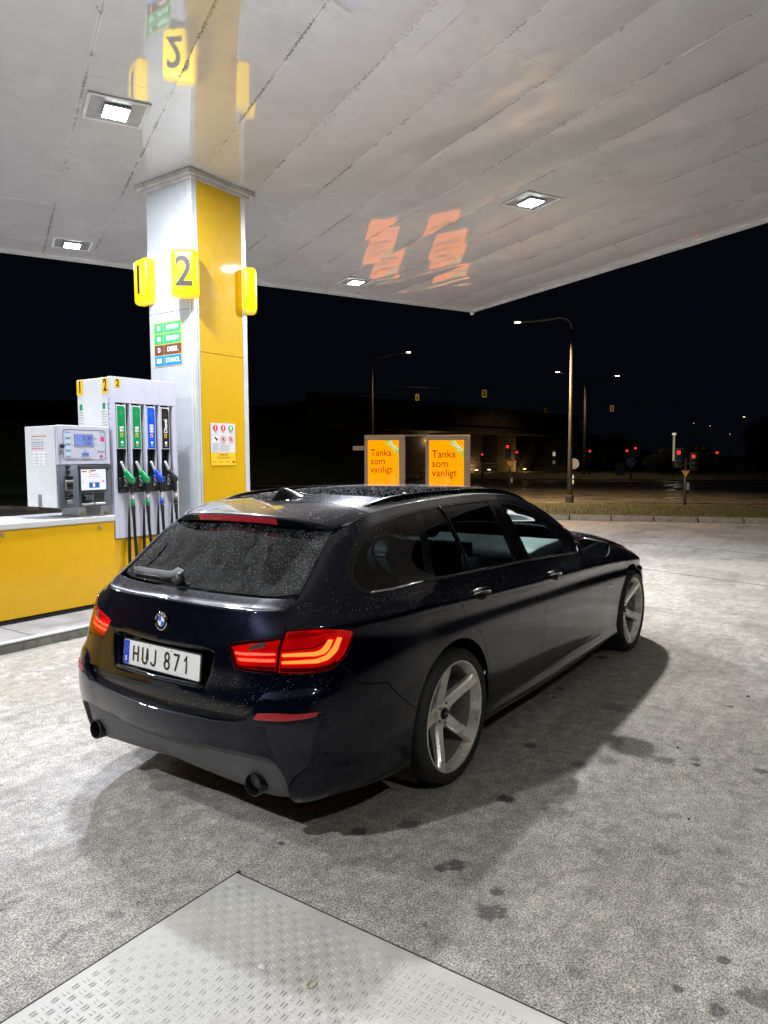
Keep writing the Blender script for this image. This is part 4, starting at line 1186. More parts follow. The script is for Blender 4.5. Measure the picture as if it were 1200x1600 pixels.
light('lamp_light', 'POINT', (0, 0, 3.5), 30, (1, .85, .6), bl, .1)

# ---------------------------------------------------------------- traffic signals
CAMP = Vector(CAM_POS)
def facing(x, y):   # local -y looks back down the road towards the forecourt
    d = Vector((x - CAMP.x, y - CAMP.y, 0)).normalized()
    return math.atan2(d.y, d.x) - PI / 2
def signal(base, h, heads, label, yield_sign=None, blue=None, box_z=None, wide=.0, energy=.25):
    S = empty('traffic_signal', (base[0], base[1], 0), facing(*base), label=label, cat='traffic light', group='red traffic signals at the junction')
    tube('post', [(0, 0, 0), (0, 0, h)], .045, M_['pole'], S, 10)
    for (dx, dz, s, pat) in heads:
        hd = box('signal_head', dx - .12 * s, dx + .12 * s, -.12 * s, .04, h + dz - .62 * s, h + dz + .14 * s, M_['black'], S, .02)
        box('backboard', dx - .17 * s, dx + .17 * s, .045, .055, h + dz - .68 * s, h + dz + .2 * s, M_['black'], S, .004)
        if abs(dx) > .06: tube('bracket', [(dx, 0, h - .35 * s), (0, 0, h - .35 * s)], .018, M_['pole'], S, 8)
        for k in range(3):
            z = h + dz - .24 * s * k
            o = link('lens', lathe_me([(0, -.014), (.06 * s, -.010), (.085 * s, 0), (.085 * s, .01)], 20), M_['red_signal'] if k == 0 else M_['ink'], S)
            o.location = (dx, -.122 * s, z)
            pts = [(dx + .095 * s * math.cos(a), -.12 * s, z + .095 * s * math.sin(a)) for a in [math.radians(-20 + 22 * q) for q in range(11)]]
            vv = pts + [(a, b - .14 * s, c) for a, b, c in pts]
            nn = len(pts)
            link('visor', me_from(vv, [(q, q + 1, nn + q + 1, nn + q) for q in range(nn - 1)]), M_['black'], S)
        if energy: light('lens_light', 'POINT', (dx, -.30 * s, h + dz), energy, (1, .06, .03), S, .06)
    if yield_sign is not None:
        z, s = yield_sign
        M = frame((0, -.055, z), (1, 0, 0), (0, 0, 1))
        link('yield_sign', poly_plate([(-s, s * .58), (0, -s * 1.15), (s, s * .58)], .006), M_['sign_red'], S, M)
        link('yield_field', poly_plate([(-s * .74, s * .43), (0, -s * .84), (s * .74, s * .43)], .002), M_['sign_yellow'], S, M @ Matrix.Translation((0, 0, .0062)))
    if blue is not None:
        z, s = blue
        M = frame((0, -.055, z), (1, 0, 0), (0, 0, 1))
        disc('keep_right_sign', M, 0, 0, s, M_['sign_blue'], S, 0, .006)
        link('arrow', poly_plate([(-s * .55, s * .42), (-s * .42, s * .55), (s * .25, -s * .12), (s * .45, s * .05), (s * .5, -s * .5), (-s * .05, -s * .45), (s * .12, -s * .25)], .002), M_['white_ink'], S, M @ Matrix.Translation((0, 0, .0062)))
        disc('sign_rim', M, 0, 0, s, M_['white_ink'], S, .0063, .001, r2=s * .92)
    if box_z: box('push_button', .04, .12, -.09, .0, box_z - .12, box_z + .12, M_['steel'], S, .01)
    return S
signal((29.22, 12.49), 2.05, [(-.13, .02, .85, 0), (.30, -.25, .6, 0)], 'red signal with yellow triangle sign, just right of the poster boxes', (1.27, .21), None, .45)
signal((34.40, 16.67), 1.72, [(0, 0, .62, 0)], 'small lone red signal between the poster boxes and the triangle sign')
signal((52.06, 16.52), 1.97, [(0, 0, 1.0, 0)], 'lone red signal just right of the tall curved street lamp')
signal((48.60, 12.35), 1.95, [(-.30, .0, .9, 0), (.25, .18, .9, 0)], 'pair of red heads above a round blue arrow sign', None, (1.15, .32))
signal((21.52, 2.78), 1.55, [(-.22, .15, .72, 0), (.22, .02, .62, 0)], 'two red heads on a forked post with a yellow triangle, on the kerb strip', (1.05, .145), None, .62)
signal((54.21, 7.73), 1.80, [(-.12, 0, 1.0, 0)], 'farthest right red signal on a plain post')

rs = empty('round_road_sign', (24.75, 7.74, 0), facing(24.75, 7.74), label='pale back of a round road sign beside the tall street lamp, striped marker below', cat='road sign')
tube('post', [(0, 0, 0), (0, 0, 1.42)], .028, M_['pole'], rs, 8)
disc('sign_disc', frame((.0, -.035, 1.30), (1, 0, 0), (0, 0, 1)), .06, 0, .21, M_['steel'], rs, 0, .006, 28)
for k, m in enumerate(('sign_blue', 'white_ink', 'sign_blue', 'white_ink', 'sign_blue')):
    tall = (.05, .13, .06, .13, .07)[k]; zt = (.90, .85, .72, .66, .53)[k]
    box('marker_band', -.075, .075, -.055, -.040, zt - tall, zt - .002, M_[m], rs)
mt = empty('lit_ticket_post', (60.8, 22.9, 0), facing(60.8, 22.9), label='dark post with two small lit white panels by the embankment', cat='ticket machine')
box('cabinet', -.2, .2, 0, .25, 0, 2.2, M_['black'], mt, .03)
box('lit_panel', -.12, .12, -.012, -.002, 1.62, 1.98, glow('panel_glow', (.8, .72, .5), .5), mt)
box('lit_panel', -.12, .12, -.012, -.002, .9, 1.2, glow('panel_glow2', (.5, .45, .35), .18), mt)
uc = empty('utility_cabinet', (56.0, 15.4, 0), facing(56, 15.4), label='dark green utility cabinet left of the hedge', cat='cabinet')
box('cabinet_body', -.35, .35, 0, .4, 0, 1.0, M_['slate2'], uc, .02)
box('cabinet_roof', -.38, .38, -.03, .43, 1.002, 1.06, M_['slate2'], uc, .01)

# hanging signs on span wires
for i, (x, y, z, s) in enumerate(((30.76, 18.75, 4.83, .17), (30.78, 14.69, 4.82, .19), (52.39, 20.32, 5.27, .18), (39.84, 11.0, 4.38, .17))):
    H = empty('hanging_number_sign', (x, y, z), facing(x, y), label=['small yellow sign hung on a wire above the left poster box', 'small yellow sign hung on a wire above the right poster box',
              'faint yellow sign hung on a wire left of the tall street lamp', 'small yellow sign hung on a wire right of the tall street lamp'][i], cat='hanging sign', group='small yellow signs hung over the road')
    box('sign_box', -s * .62, s * .62, -.03, .03, -s, s, simple('wire_sign_yellow_%d' % i, (.5, .38, .03), .5, emit=(1, .65, .05), estr=(.05, .10, .02, .14)[i]), H, .01)
    box('sign_field', -s * .32, s * .32, -.034, -.031, -s * .62, s * .0, M_['ink'], H)
    box('sign_field', -s * .32, s * .32, -.034, -.031, s * .18, s * .7, M_['ink'], H)
    tube('span_wire', [(-6, 0, s + .35), (-2, 0, s + .10), (0, 0, s + .04), (2, 0, s + .10), (6, 0, s + .35)], .008, M_['black'], H, 5)

# ---------------------------------------------------------------- bridge, embankment, building, hedge
br = empty('road_bridge', (58.0, 28.0, 0), label='long dark concrete road bridge crossing behind the posters', cat='bridge')
def prism(name, a, b, w, z0, z1, mat, par, dz=0.0, **kw):
    a = Vector((a[0], a[1], 0)); b = Vector((b[0], b[1], 0)); d = (b - a).normalized(); n = Vector((-d.y, d.x, 0))
    if n.y < 0: n = -n
    L = par.location
    v = []
    for p, ad in ((a, 0), (b, dz)):
        for s in (0, w):
            for z in (z0, z1):
                q_ = p + n * s + Vector((0, 0, z + ad)) - L; v.append(tuple(q_))
    f = [(0, 1, 3, 2), (4, 6, 7, 5), (0, 4, 5, 1), (2, 3, 7, 6), (0, 2, 6, 4), (1, 5, 7, 3)]
    bm = bmesh.new(); vs = [bm.verts.new(p) for p in v]
    for q_ in f: bm.faces.new([vs[i] for i in q_])
    return link(name, bm_me(bm), mat, par, **kw)
BA, BB = (34.7, 30.1), (74.0, 25.4)
BD = Vector((BB[0] - BA[0], BB[1] - BA[1], 0)).normalized()
prism('deck', BA, BB, 9, 4.35, 5.35, M_['bridge'], br)
prism('deck_soffit', (BA[0], BA[1] + .25), (BB[0], BB[1] + .25), 8.5, 3.75, 4.345, M_['bridge'], br)
for k in range(20):
    p = Vector((BA[0], BA[1], 0)) + BD * (k * 2.0)
    prism('parapet_panel', (p.x, p.y - .08), (p.x + BD.x * 1.94, p.y - .08 + BD.y * 1.94), .12, 5.36, 5.98, M_['bridge'], br)
for (x0, y0, x1, y1) in ((58.4, 30.6, 60.6, 30.2), (63.4, 29.9, 66.6, 29.4)):
    pl = prism('pillar_core', (x0, y0), (x1, y1), 2.0, 0, 3.74, M_['bridge'], br)
    z = 0.0
    d = Vector((x1 - x0, y1 - y0, 0)); Ln = d.length; d.normalize()
    r_ = 0
    while z < 3.5:
        off = -.4 if r_ % 2 else 0
        t = off
        while t < Ln:
            a = max(0, t); b_ = min(Ln, t + .78)
            if b_ - a > .1:
                prism('facing_block', (x0 + d.x * a, y0 + d.y * a - .08), (x0 + d.x * b_, y0 + d.y * b_ - .08), .07, z + .01, z + .30, M_['brick'], br)
            t += .80
        z += .315; r_ += 1
v = [(66.7, 29.3, 0), (69.2, 29.0, 0), (72.8, 28.6, 4.3), (71.2, 28.8, 4.3), (66.9, 31.3, 0), (69.4, 31.0, 0), (73.0, 30.6, 4.3), (71.4, 30.8, 4.3)]
v = [(a - 58, b - 28, c) for a, b, c in v]
link('sloped_abutment', me_from(v, [(0, 1, 2, 3), (0, 3, 7, 4), (1, 5, 6, 2), (4, 7, 6, 5)]), M_['bridge'], br)
for i, (x, y, e) in enumerate(((58.9, 29.9, 12), (61.6, 29.9, 14), (66.4, 28.3, 45), (52.5, 30.2, 10))):
    U = empty('uplight', (x, y, 0), label=['small warm uplight at the foot of the left bridge pillar', 'brightest uplight between the two bridge pillars', 'small uplight at the foot of the right bridge pillar', 'uplight under the bridge seen between the two poster boxes'][i], cat='uplight', group='uplights along the bridge pillars')
    box('housing', -.18, .18, -.1, .1, 0.0, .3, M_['black'], U, .02)
    box('lens', -.15, .15, -.08, .08, .302, .33, M_['warm_glow'], U)
    light('lamp_light', 'POINT', (0, 0, .5), e, (1.0, .66, .28), U, .1)
bl2 = empty('bridge_lamp', (52.0, 31.1, 3.0), label='round warm lamp on the wall under the bridge between the posters', cat='lamp')
link('lamp_globe', lathe_me([(0, -.22), (.13, -.18), (.22, 0), (.13, .18), (0, .22)], 16, 'z'), M_['warm_glow'], bl2)
box('bracket', -.05, .05, .2, .35, -.05, .05, M_['black'], bl2)
light('lamp_light', 'POINT', (0, -.6, 0), 22, (1.0, .62, .35), bl2, .2)
ww = empty('retaining_wall', (45, 32.2, 0), label='dim concrete retaining wall under the bridge behind the posters', cat='wall')
for k in range(9):
    prism('wall_panel', (38 + k * 2.4, 33.0 - k * .28), (40.36 + k * 2.4, 32.72 - k * .28), .4, 0, 3.7, M_['bridge'], ww)
rl = empty('railing', (44, 25, 0), label='thin steel railing seen between the two poster boxes', cat='railing')
ra, rb = Vector((43.0, 26.2, 0)), Vector((49.0, 22.8, 0))
for z in (.45, .75, 1.05): tube('rail', [ra - rl.location + Vector((0, 0, z)), rb - rl.location + Vector((0, 0, z))], .03, M_['steel'], rl, 6)
for k in range(6):
    p = ra + (rb - ra) * (k / 5) - rl.location
    tube('rail_post', [p, p + Vector((0, 0, 1.1))], .03, M_['steel'], rl, 6)

def mound(name, pts, top, mat):
    # pts: base outline, top: list of (x,y,z) ridge points, simple hull
    bm = bmesh.new()
    for p in pts: bm.verts.new((p[0], p[1], -.2))
    for p in top: bm.verts.new(p)
    bmesh.ops.convex_hull(bm, input=bm.verts)
    bmesh.ops.subdivide_edges(bm, edges=bm.edges, cuts=5, use_grid_fill=True)
    rr = random.Random(5)
    for v in bm.verts:
        if v.co.z > 0: v.co += Vector((rr.uniform(-.2, .2), rr.uniform(-.2, .2), rr.uniform(-.15, .15)))
    return link(name, bm_me(bm, True), mat, kind='structure')
mound('embankment', [(20, 26), (42, 27.5), (40, 40), (5, 60), (0, 40)], [(22, 33, 4.6), (35.5, 31.2, 4.5), (30, 40, 5.5), (12, 45, 5)], M_['grass'])
mound('embankment', [(70, 25.2), (80, 20), (120, 22), (110, 50), (72, 36)], [(74, 27.5, 4.9), (84, 29, 4.6), (100, 34, 4.2), (78, 34, 4.5)], M_['grass'])

bd = empty('low_building', (88, 27, 0), math.radians(-72), label='low distant building with warm lit eaves right of the tall street lamp', cat='building')
box('wall', -3.8, 3.8, 0, 5, 0, 2.9, M_['bridge'], bd)
box('eaves', -4.2, 4.0, -.9, .0, 2.95, 3.10, M_['white_col'], bd, .02)
box('roof', -4.4, 4.2, -1.0, 5.2, 3.105, 3.5, M_['pole'], bd, .03)
for xw in (-2.8, -1.2, .8, 2.4):
    wdw = box('window', xw - .5, xw + .5, -.03, -.005, 1.0, 2.2, M_['gloss_black'], bd)
    box('window_frame', xw - .56, xw + .56, -.045, -.031, 2.201, 2.26, M_['white_col'], wdw)
for i, (x, e) in enumerate(((-2.6, 60), (.6, 50))):
    box('eaves_lamp', x - .3, x + .3, -.95, -.75, 2.84, 2.945, M_['warm_glow'], bd)
    light('lamp_light', 'POINT', (x, -1.3, 2.9), e, (1.0, .74, .40), bd, .15)
box('lit_sign', -3.9, -2.9, -.02, .1, 3.55, 4.05, glow('roof_sign_glow', (1, .75, .4), 1.2), bd, .02)

# hedge and bushes: many small leaf faces through an uneven volume
def bush(name, cx, cy, w, d, h, n, label, cat='hedge', group=None, seed=1, leaf=.10):
    B = empty(name, (cx, cy, 0), label=label, cat=cat, **({'group': group} if group else {}))
    rg = np.random.default_rng(seed)
    V, F = [], []
    lumps = [(rg.uniform(-w * .42, w * .42), rg.uniform(-d * .3, d * .3), rg.uniform(h * .3, h * .72), rg.uniform(h * .22, h * .42)) for _ in range(int(6 + w))]
    for i in range(n):
        lx, ly, lz, lr = lumps[rg.integers(len(lumps))]
        dv = rg.normal(size=3); dv /= np.linalg.norm(dv)
        r = lr * rg.uniform(.55, 1.08)
        c = np.array([lx, ly, lz]) + dv * r
        if c[2] < .05: continue
        a = rg.normal(size=3); a /= np.linalg.norm(a); b = np.cross(a, rg.normal(size=3)); b /= np.linalg.norm(b)
        s = leaf * rg.uniform(.5, 1.2)
        k = len(V)
        V += [tuple(c - a * s), tuple(c + b * s * .5), tuple(c + a * s), tuple(c - b * s * .5)]
        F.append((k, k + 1, k + 2, k + 3))
    o = link('leaves', me_from(V, F), M_['hedge'], B); o['kind'] = 'stuff'
    for k in range(4):
        x = -w * .35 + w * .7 * k / 3
        tube('stem', [(x, 0, 0), (x + .1, .05, h * .35), (x + .25 * (k % 2), 0, h * .6)], [.06, .045, .02], M_['pole'], B, 6)
    return B
bush('hedge', 62.0, 13.4, 4.6, 2.2, 2.3, 5200, 'dark clipped hedge mass behind the blue arrow signal', seed=3)
bush('hedge', 61.0, 10.4, 3.2, 2.0, 2.5, 3800, 'dark rounded bush at the right end of the hedge', 'bush', seed=4)
bush('bush', 76.0, 22.0, 7.0, 3.0, 4.0, 5200, 'tall dark bush mass at the foot of the embankment by the lit building', 'bush', seed=8, leaf=.18)
bush('bush', 90.0, 8.0, 16.0, 5.0, 5.0, 6000, 'long dark shrub belt on the far right horizon', 'bush', seed=9, leaf=.25)

# ================================================================ THE CAR
car = empty('estate_car', (0, 0, 0), label='dark blue estate car with silver five spoke wheels, parked by the pump', cat='car')

X0=-0.25; YA=0.45
def pchip(xk,yk,x):
    xk=np.asarray(xk,float); yk=np.asarray(yk,float); x=np.asarray(x,float)
    h=np.diff(xk); d=np.diff(yk)/h
    m=np.zeros(len(xk)); m[0]=d[0]; m[-1]=d[-1]
    for i in range(1,len(xk)-1):
        if d[i-1]*d[i]>0:
            w1=2*h[i]+h[i-1]; w2=h[i]+2*h[i-1]; m[i]=(w1+w2)/(w1/d[i-1]+w2/d[i])
    i=np.clip(np.searchsorted(xk,x)-1,0,len(h)-1); t=(x-xk[i])/h[i]; tc=np.clip(t,0,1)
    r=(2*tc**3-3*tc**2+1)*yk[i]+(tc**3-2*tc**2+tc)*h[i]*m[i]+(-2*tc**3+3*tc**2)*yk[i+1]+(tc**3-tc**2)*h[i]*m[i+1]
    return r+(t-tc)*h[i]*np.where(t<0,m[0],m[-1])
# U: rear centre -1.70 .. -1.25 (y = U+1.70), corner -1.25..-0.25, side x=U
UK=[-1.70,-1.25,-.75,-.25]
def crz(x): return .892-.043*x
# each line: rear x at centre, bow at YA, handles, z at UK + side xs, w at side xs
L=[ # (XR,bow, hs, hr, z-table, w-table)
 dict(XR=-.86,b=.02,hs=0.52,hr=0.14, z=[(-1.7,.19),(-1.25,.20),(-.75,.19),(-.25,.16),(3.4,.16)], w=[(-.25,.80),(3.4,.78)]),
 dict(XR=-.98,b=.02,hs=0.6,hr=0.2, z=[(-1.7,.25),(-1.25,.22),(-1.0,.205),(-.6,.20),(-.25,.20),(3.4,.20)], w=[(-.25,.88),(0,.885),(3.0,.885),(3.4,.86)]),
 dict(XR=-1.04,b=.03,hs=0.66,hr=0.26, z=[(-1.7,.36),(-1.25,.35),(-.75,.32),(-.25,.30),(3.4,.29)], w=[(-.25,.905),(0,.91),(.5,.896),(2.4,.896),(3.0,.91),(3.4,.885)]),
 dict(XR=-1.075,b=.03,hs=0.66,hr=0.27, z=[(-1.7,.52),(-1.25,.52),(-.75,.50),(-.25,.48),(3.4,.46)], w=[(-.25,.918),(0,.924),(.5,.911),(2.4,.909),(3.0,.922),(3.4,.895)]),
 dict(XR=-1.06,b=.035,hs=0.6,hr=0.26, z=[(-1.7,.66),(-1.25,.665),(-.75,.70),(-.25,.72),(1,.70),(3.4,.62)], w=[(-.25,.916),(0,.924),(.5,.921),(2.4,.919),(3.0,.920),(3.4,.89)]),
 dict(XR=-1.035,b=.035,hs=.52,hr=.21, z=[(-1.7,.80),(-1.25,.81),(-.75,.865),(-.25,.856),(0,.845),(1,.803),(2.2,.753),(3.0,.70),(3.4,.66)], w=[(-.25,.904),(0,.909),(1,.910),(2.2,.903),(3.0,.898),(3.4,.865)]),
 dict(XR=-1.02,b=.035,hs=0.5,hr=0.2, z=[(-1.7,.84),(-1.25,.85),(-.75,.912),(-.25,.903),(0,.892),(1,.85),(2.2,.80),(3.0,.745),(3.4,.70)], w=[(-.25,.916),(0,.922),(1,.926),(2.2,.918),(3.0,.905),(3.4,.86)]),
 dict(XR=-.985,b=.045,hs=0.46,hr=0.15, z=[(-1.7,.955),(-1.25,.945),(-.75,.955),(-.25,.94),(0,.925),(1,.885),(2.2,.84),(3.0,.785),(3.4,.73)], w=[(-.25,.898),(0,.903),(1,.905),(2.2,.895),(3.0,.87),(3.4,.82)]),
 dict(XR=-.93,b=.06,hs=0.45,hr=0.14, z=[(-1.7,.995),(-1.25,.99),(-.75,1.01),(-.25,1.015),(0,1.005),(1,.972),(1.7,.935),(2.2,.90),(3.0,.835),(3.4,.765)], w=[(-.25,.836),(0,.842),(1,.85),(2.2,.84),(3.0,.80),(3.4,.76)]),
 dict(XR=-.885,b=.065,hs=0.44,hr=0.14, z=[(-1.7,1.02),(-1.25,1.015),(-.75,1.035),(-.25,1.035),(0,1.025),(1,.993),(1.7,.958),(2.2,.925),(2.6,.90),(3.0,.855),(3.4,.78)], w=[(-.25,.818),(0,.826),(1,.836),(1.7,.83),(2.2,.79),(2.6,.77),(3.0,.76),(3.4,.74)]),
 dict(XR=-.60,b=.07,hs=.30,hr=.12, z=[(-1.7,1.25),(-1.25,1.23),(-.75,1.225),(-.25,1.27),(0,1.29),(.5,1.31),(1,1.30),(1.3,1.27),(1.6,1.19),(1.9,1.08),(2.2,.955),(2.6,.915),(3.0,.87),(3.4,.79)], w=[(-.25,.66),(0,.672),(1,.682),(1.6,.70),(1.9,.73),(2.2,.76),(2.6,.752),(3.0,.742),(3.4,.73)]),
 dict(XR=-.50,b=.07,hs=.22,hr=.10, z=[(-1.7,1.315),(-1.25,1.29),(-.75,1.285),(-.25,1.335),(0,1.36),(.3,1.374),(.7,1.379),(1.1,1.362),(1.4,1.322),(1.7,1.23),(1.9,1.145),(2.1,1.05),(2.25,.985),(2.4,.955),(2.7,.925),(3.0,.885),(3.4,.80)], w=[(-.25,.59),(0,.60),(1,.607),(1.4,.618),(1.7,.645),(2.1,.69),(2.3,.72),(2.6,.735),(3.0,.725),(3.4,.71)]),
]
def lines_exact(U):
    U=np.atleast_1d(np.asarray(U,float)); out=np.zeros((len(L),len(U),3))
    for k,l in enumerate(L):
        z=pchip(*zip(*l['z']),np.minimum(U,3.6))
        ws=pchip(*zip(*l['w']),np.maximum(U,X0)); w0=float(pchip(*zip(*l['w']),X0))
        xa=l['XR']+l['b']; 
        t=np.clip((X0-U)/1.0,0,1)
        P0=np.array([X0,w0]);P1=np.array([X0-l['hs'],w0-.0]);P2=np.array([xa-.0+l['b']*.0,YA+l['hr']]);P3=np.array([xa,YA])
        P2=P3+np.array([l['b']*2/YA*l['hr']*.5,l['hr']])
        B=((1-t)**3)[:,None]*P0+(3*t*(1-t)**2)[:,None]*P1+(3*t*t*(1-t))[:,None]*P2+(t**3)[:,None]*P3
        # nose: corner U 3.2..4.0, front 4.0..4.4
        XF=(3.60,3.70,3.76,3.80,3.79,3.78,3.77,3.76,3.75,3.74,3.73,3.72)[k]
        wf=float(pchip(*zip(*l['w']),3.2)); tf=np.clip((U-3.2)/.8,0,1)[:,None]
        Q0=np.array([3.2,wf]);Q1=np.array([3.2+.42*(XF-3.2)/.6,wf-.03]);Q2=np.array([XF-.04,.4+.2]);Q3=np.array([XF-.04,.4])
        BF=((1-tf)**3)*Q0+(3*tf*(1-tf)**2)*Q1+(3*tf*tf*(1-tf))*Q2+(tf**3)*Q3
        y=U+1.70; xr=l['XR']+l['b']*(y/YA)**2
        X=np.where(U>=X0,np.where(U>4.0,XF-.04*((4.4-U)/.4)**2,np.where(U>3.2,BF[:,0],U)),np.where(U>=-1.25,B[:,0],xr)); Y=np.where(U>=X0,np.where(U>4.0,4.4-U,np.where(U>3.2,BF[:,1],ws)),np.where(U>=-1.25,B[:,1],y))
        out[k]=np.stack([X,Y,z],1)
    return out
_TU=np.arange(-1.73,4.44,.01); _TB=None
def lines(U):
    # smooth look-up of the feature lines
    global _TB,_TM
    if _TB is None: _TB=lines_exact(_TU); _TM=np.gradient(_TB,axis=1)
    f=(np.clip(np.atleast_1d(np.asarray(U,float)),-1.725,4.43)-_TU[0])/.01
    i=np.minimum(f.astype(int),len(_TU)-2); t=(f-i)[None,:,None]
    return (2*t**3-3*t**2+1)*_TB[:,i]+(t**3-2*t**2+t)*_TM[:,i]+(3*t**2-2*t**3)*_TB[:,i+1]+(t**3-t**2)*_TM[:,i+1]
VS=np.array([0,.06,.16,.34,.52,.675,.72,.78,.86,.885,1.14,1.24])*1.0  # V coordinate ~ metres of girth
def S(U,V):
    U=np.atleast_1d(np.asarray(U,float));V=np.atleast_1d(np.asarray(V,float))
    U,V=np.broadcast_arrays(U,V); Lc=lines(U); n=len(U)
    d=np.diff(Lc,axis=0)/np.diff(VS)[:,None,None]
    h=np.diff(VS); m=np.zeros_like(Lc)
    m[0]=d[0];m[-1]=d[-1]
    for i in range(1,len(VS)-1):
        # limited harmonic mean blend for smooth but monotone
        w1=2*h[i]+h[i-1]; w2=h[i]+2*h[i-1]
        a=d[i-1];b=d[i]; same=a*b>0
        hm=np.where(same,(w1+w2)/(w1/np.where(same,a,1)+w2/np.where(same,b,1)),0)
        am=(a*h[i]+b*h[i-1])/(h[i]+h[i-1])
        m[i]=.5*hm+.5*am
    i=np.clip(np.searchsorted(VS,V)-1,0,len(h)-1); t=(V-VS[i])/h[i]; j=np.arange(n)
    hh=h[i][:,None]; t=t[:,None]
    return (2*t**3-3*t**2+1)*Lc[i,j]+(t**3-2*t**2+t)*hh*m[i,j]+(-2*t**3+3*t**2)*Lc[i+1,j]+(t**3-t**2)*hh*m[i+1,j]

LU = np.linspace(-1.7, 4.4, 1221)
_LT = lines(LU)[-1]
ZCU = [(-1.7, 1.330), (-1.25, 1.350), (-.7, 1.368), (-.27, 1.381), (0, 1.389), (.4, 1.405), (.8, 1.411), (1.1, 1.407), (1.42, 1.384), (1.6, 1.342), (1.9, 1.238), (2.1, 1.150), (2.27, 1.065), (2.36, 1.035), (2.5, 1.015), (2.8, .985), (3.1, .95), (3.4, .895), (3.7, .83), (4.0, .78), (4.4, .72)]
def CAP(U, E):
    U = np.atleast_1d(np.asarray(U, float)); E = np.atleast_1d(np.asarray(E, float)); U, E = np.broadcast_arrays(U, E)
    T = lines(U)[-1]
    zc = pchip(*zip(*ZCU), U)
    bow = pchip([-1.7, -.3, 1.2, 1.5, 1.9, 2.3, 2.6, 3.2, 4.4], [0, 0, .0, .08, .13, .15, .08, .0, .0], U)
    a = np.abs(E)
    x = T[:, 0] + bow * (1 - a ** 2)
    y = -E * T[:, 1]
    z = T[:, 2] + (zc - T[:, 2]) * (1 - a ** 3.4)
    return np.stack([x, y, z], 1)      # E>0 is the right-hand (camera) side

def SIDE(U, V):
    p = S(U, V).copy(); p[:, 1] *= -1
    return p                           # right-hand side

def surf_n(fn, U, V, h=1.5e-3):
    a = fn(U + h, V) - fn(U - h, V); b = fn(U, V + h) - fn(U, V - h)
    n = np.cross(a, b)
    l = np.linalg.norm(n, axis=1, keepdims=True); l[l < 1e-12] = 1
    return n / l

def area2(P):
    x, y = P[:, 0], P[:, 1]
    return .5 * np.sum(x * np.roll(y, -1) - y * np.roll(x, -1))

def inset(P, d, keep=None):
    # shrink a ccw polygon by d; vertices on x == keep only move along y
    n = len(P); out = []
    for i in range(n):
        a, b, c = P[i - 1], P[i], P[(i + 1) % n]
        e1 = (b - a) / max(1e-9, np.linalg.norm(b - a)); e2 = (c - b) / max(1e-9, np.linalg.norm(c - b))
        n1 = np.array([-e1[1], e1[0]]); n2 = np.array([-e2[1], e2[0]])
        if keep is not None:
            if abs(a[0] - keep) < 1e-6 and abs(b[0] - keep) < 1e-6: n1 = n2 * 0
            if abs(b[0] - keep) < 1e-6 and abs(c[0] - keep) < 1e-6: n2 = n1 * 0 if np.linalg.norm(n1) == 0 else n1 * 1.0
            if abs(b[0] - keep) < 1e-6:
                nn = n1 if np.linalg.norm(n1) > 0 else np.array([-e2[1], e2[0]])
                if np.linalg.norm(n1) == 0: nn = np.array([-e2[1], e2[0]])
                elif abs(c[0] - keep) < 1e-6: nn = np.array([-e1[1], e1[0]])
                out.append(b + np.array([0, nn[1]]) * d); continue
        m = n1 + n2; l = np.linalg.norm(m)
        if l < 1e-6: out.append(b + n1 * d); continue
        m /= l
        k = 1 / max(.45, m @ n1)
        out.append(b + m * d * k)
    return np.array(out)

def densify(P, s, closed=True):
    out = []
    n = len(P)
    for i in range(n if closed else n - 1):
        a, b = P[i], P[(i + 1) % n]
        k = max(1, int(math.ceil(np.linalg.norm(b - a) / s)))
        for t in range(k): out.append(a + (b - a) * t / k)
    return np.array(out)

def round_poly(P, keep=None, it=1, r=.3):
    # soften corners of a traced outline (Chaikin limited by r metres)
    P = [np.array(p, float) for p in P]
    for _ in range(it):
        out = []
        n = len(P)
        for i in range(n):
            a, b, c = P[i - 1], P[i], P[(i + 1) % n]
            if keep is not None and abs(b[0] - keep) < 1e-6: out.append(b); continue
            la, lc = np.linalg.norm(a - b), np.linalg.norm(c - b)
            ta = min(.25, r / max(la, 1e-6)); tc_ = min(.25, r / max(lc, 1e-6))
            out.append(b + (a - b) * ta); out.append(b + (c - b) * tc_)
        P = out
    return np.array(P)

def inside(P, Q):
    x, y = Q[:, 0], Q[:, 1]; r = np.zeros(len(Q), bool)
    for i in range(len(P)):
        x1, y1 = P[i - 1]; x2, y2 = P[i]
        c = ((y1 > y) != (y2 > y)) & (x < (x2 - x1) * (y - y1) / (y2 - y1 + 1e-15) + x1)
        r ^= c
    return r

def dist_poly(P, Q):
    d = np.full(len(Q), 1e9)
    for i in range(len(P)):
        a, b = P[i - 1], P[i]; ab = b - a; l = ab @ ab + 1e-15
        t = np.clip(((Q - a) @ ab) / l, 0, 1)
        d = np.minimum(d, np.linalg.norm(Q - a - t[:, None] * ab, axis=1))
    return d

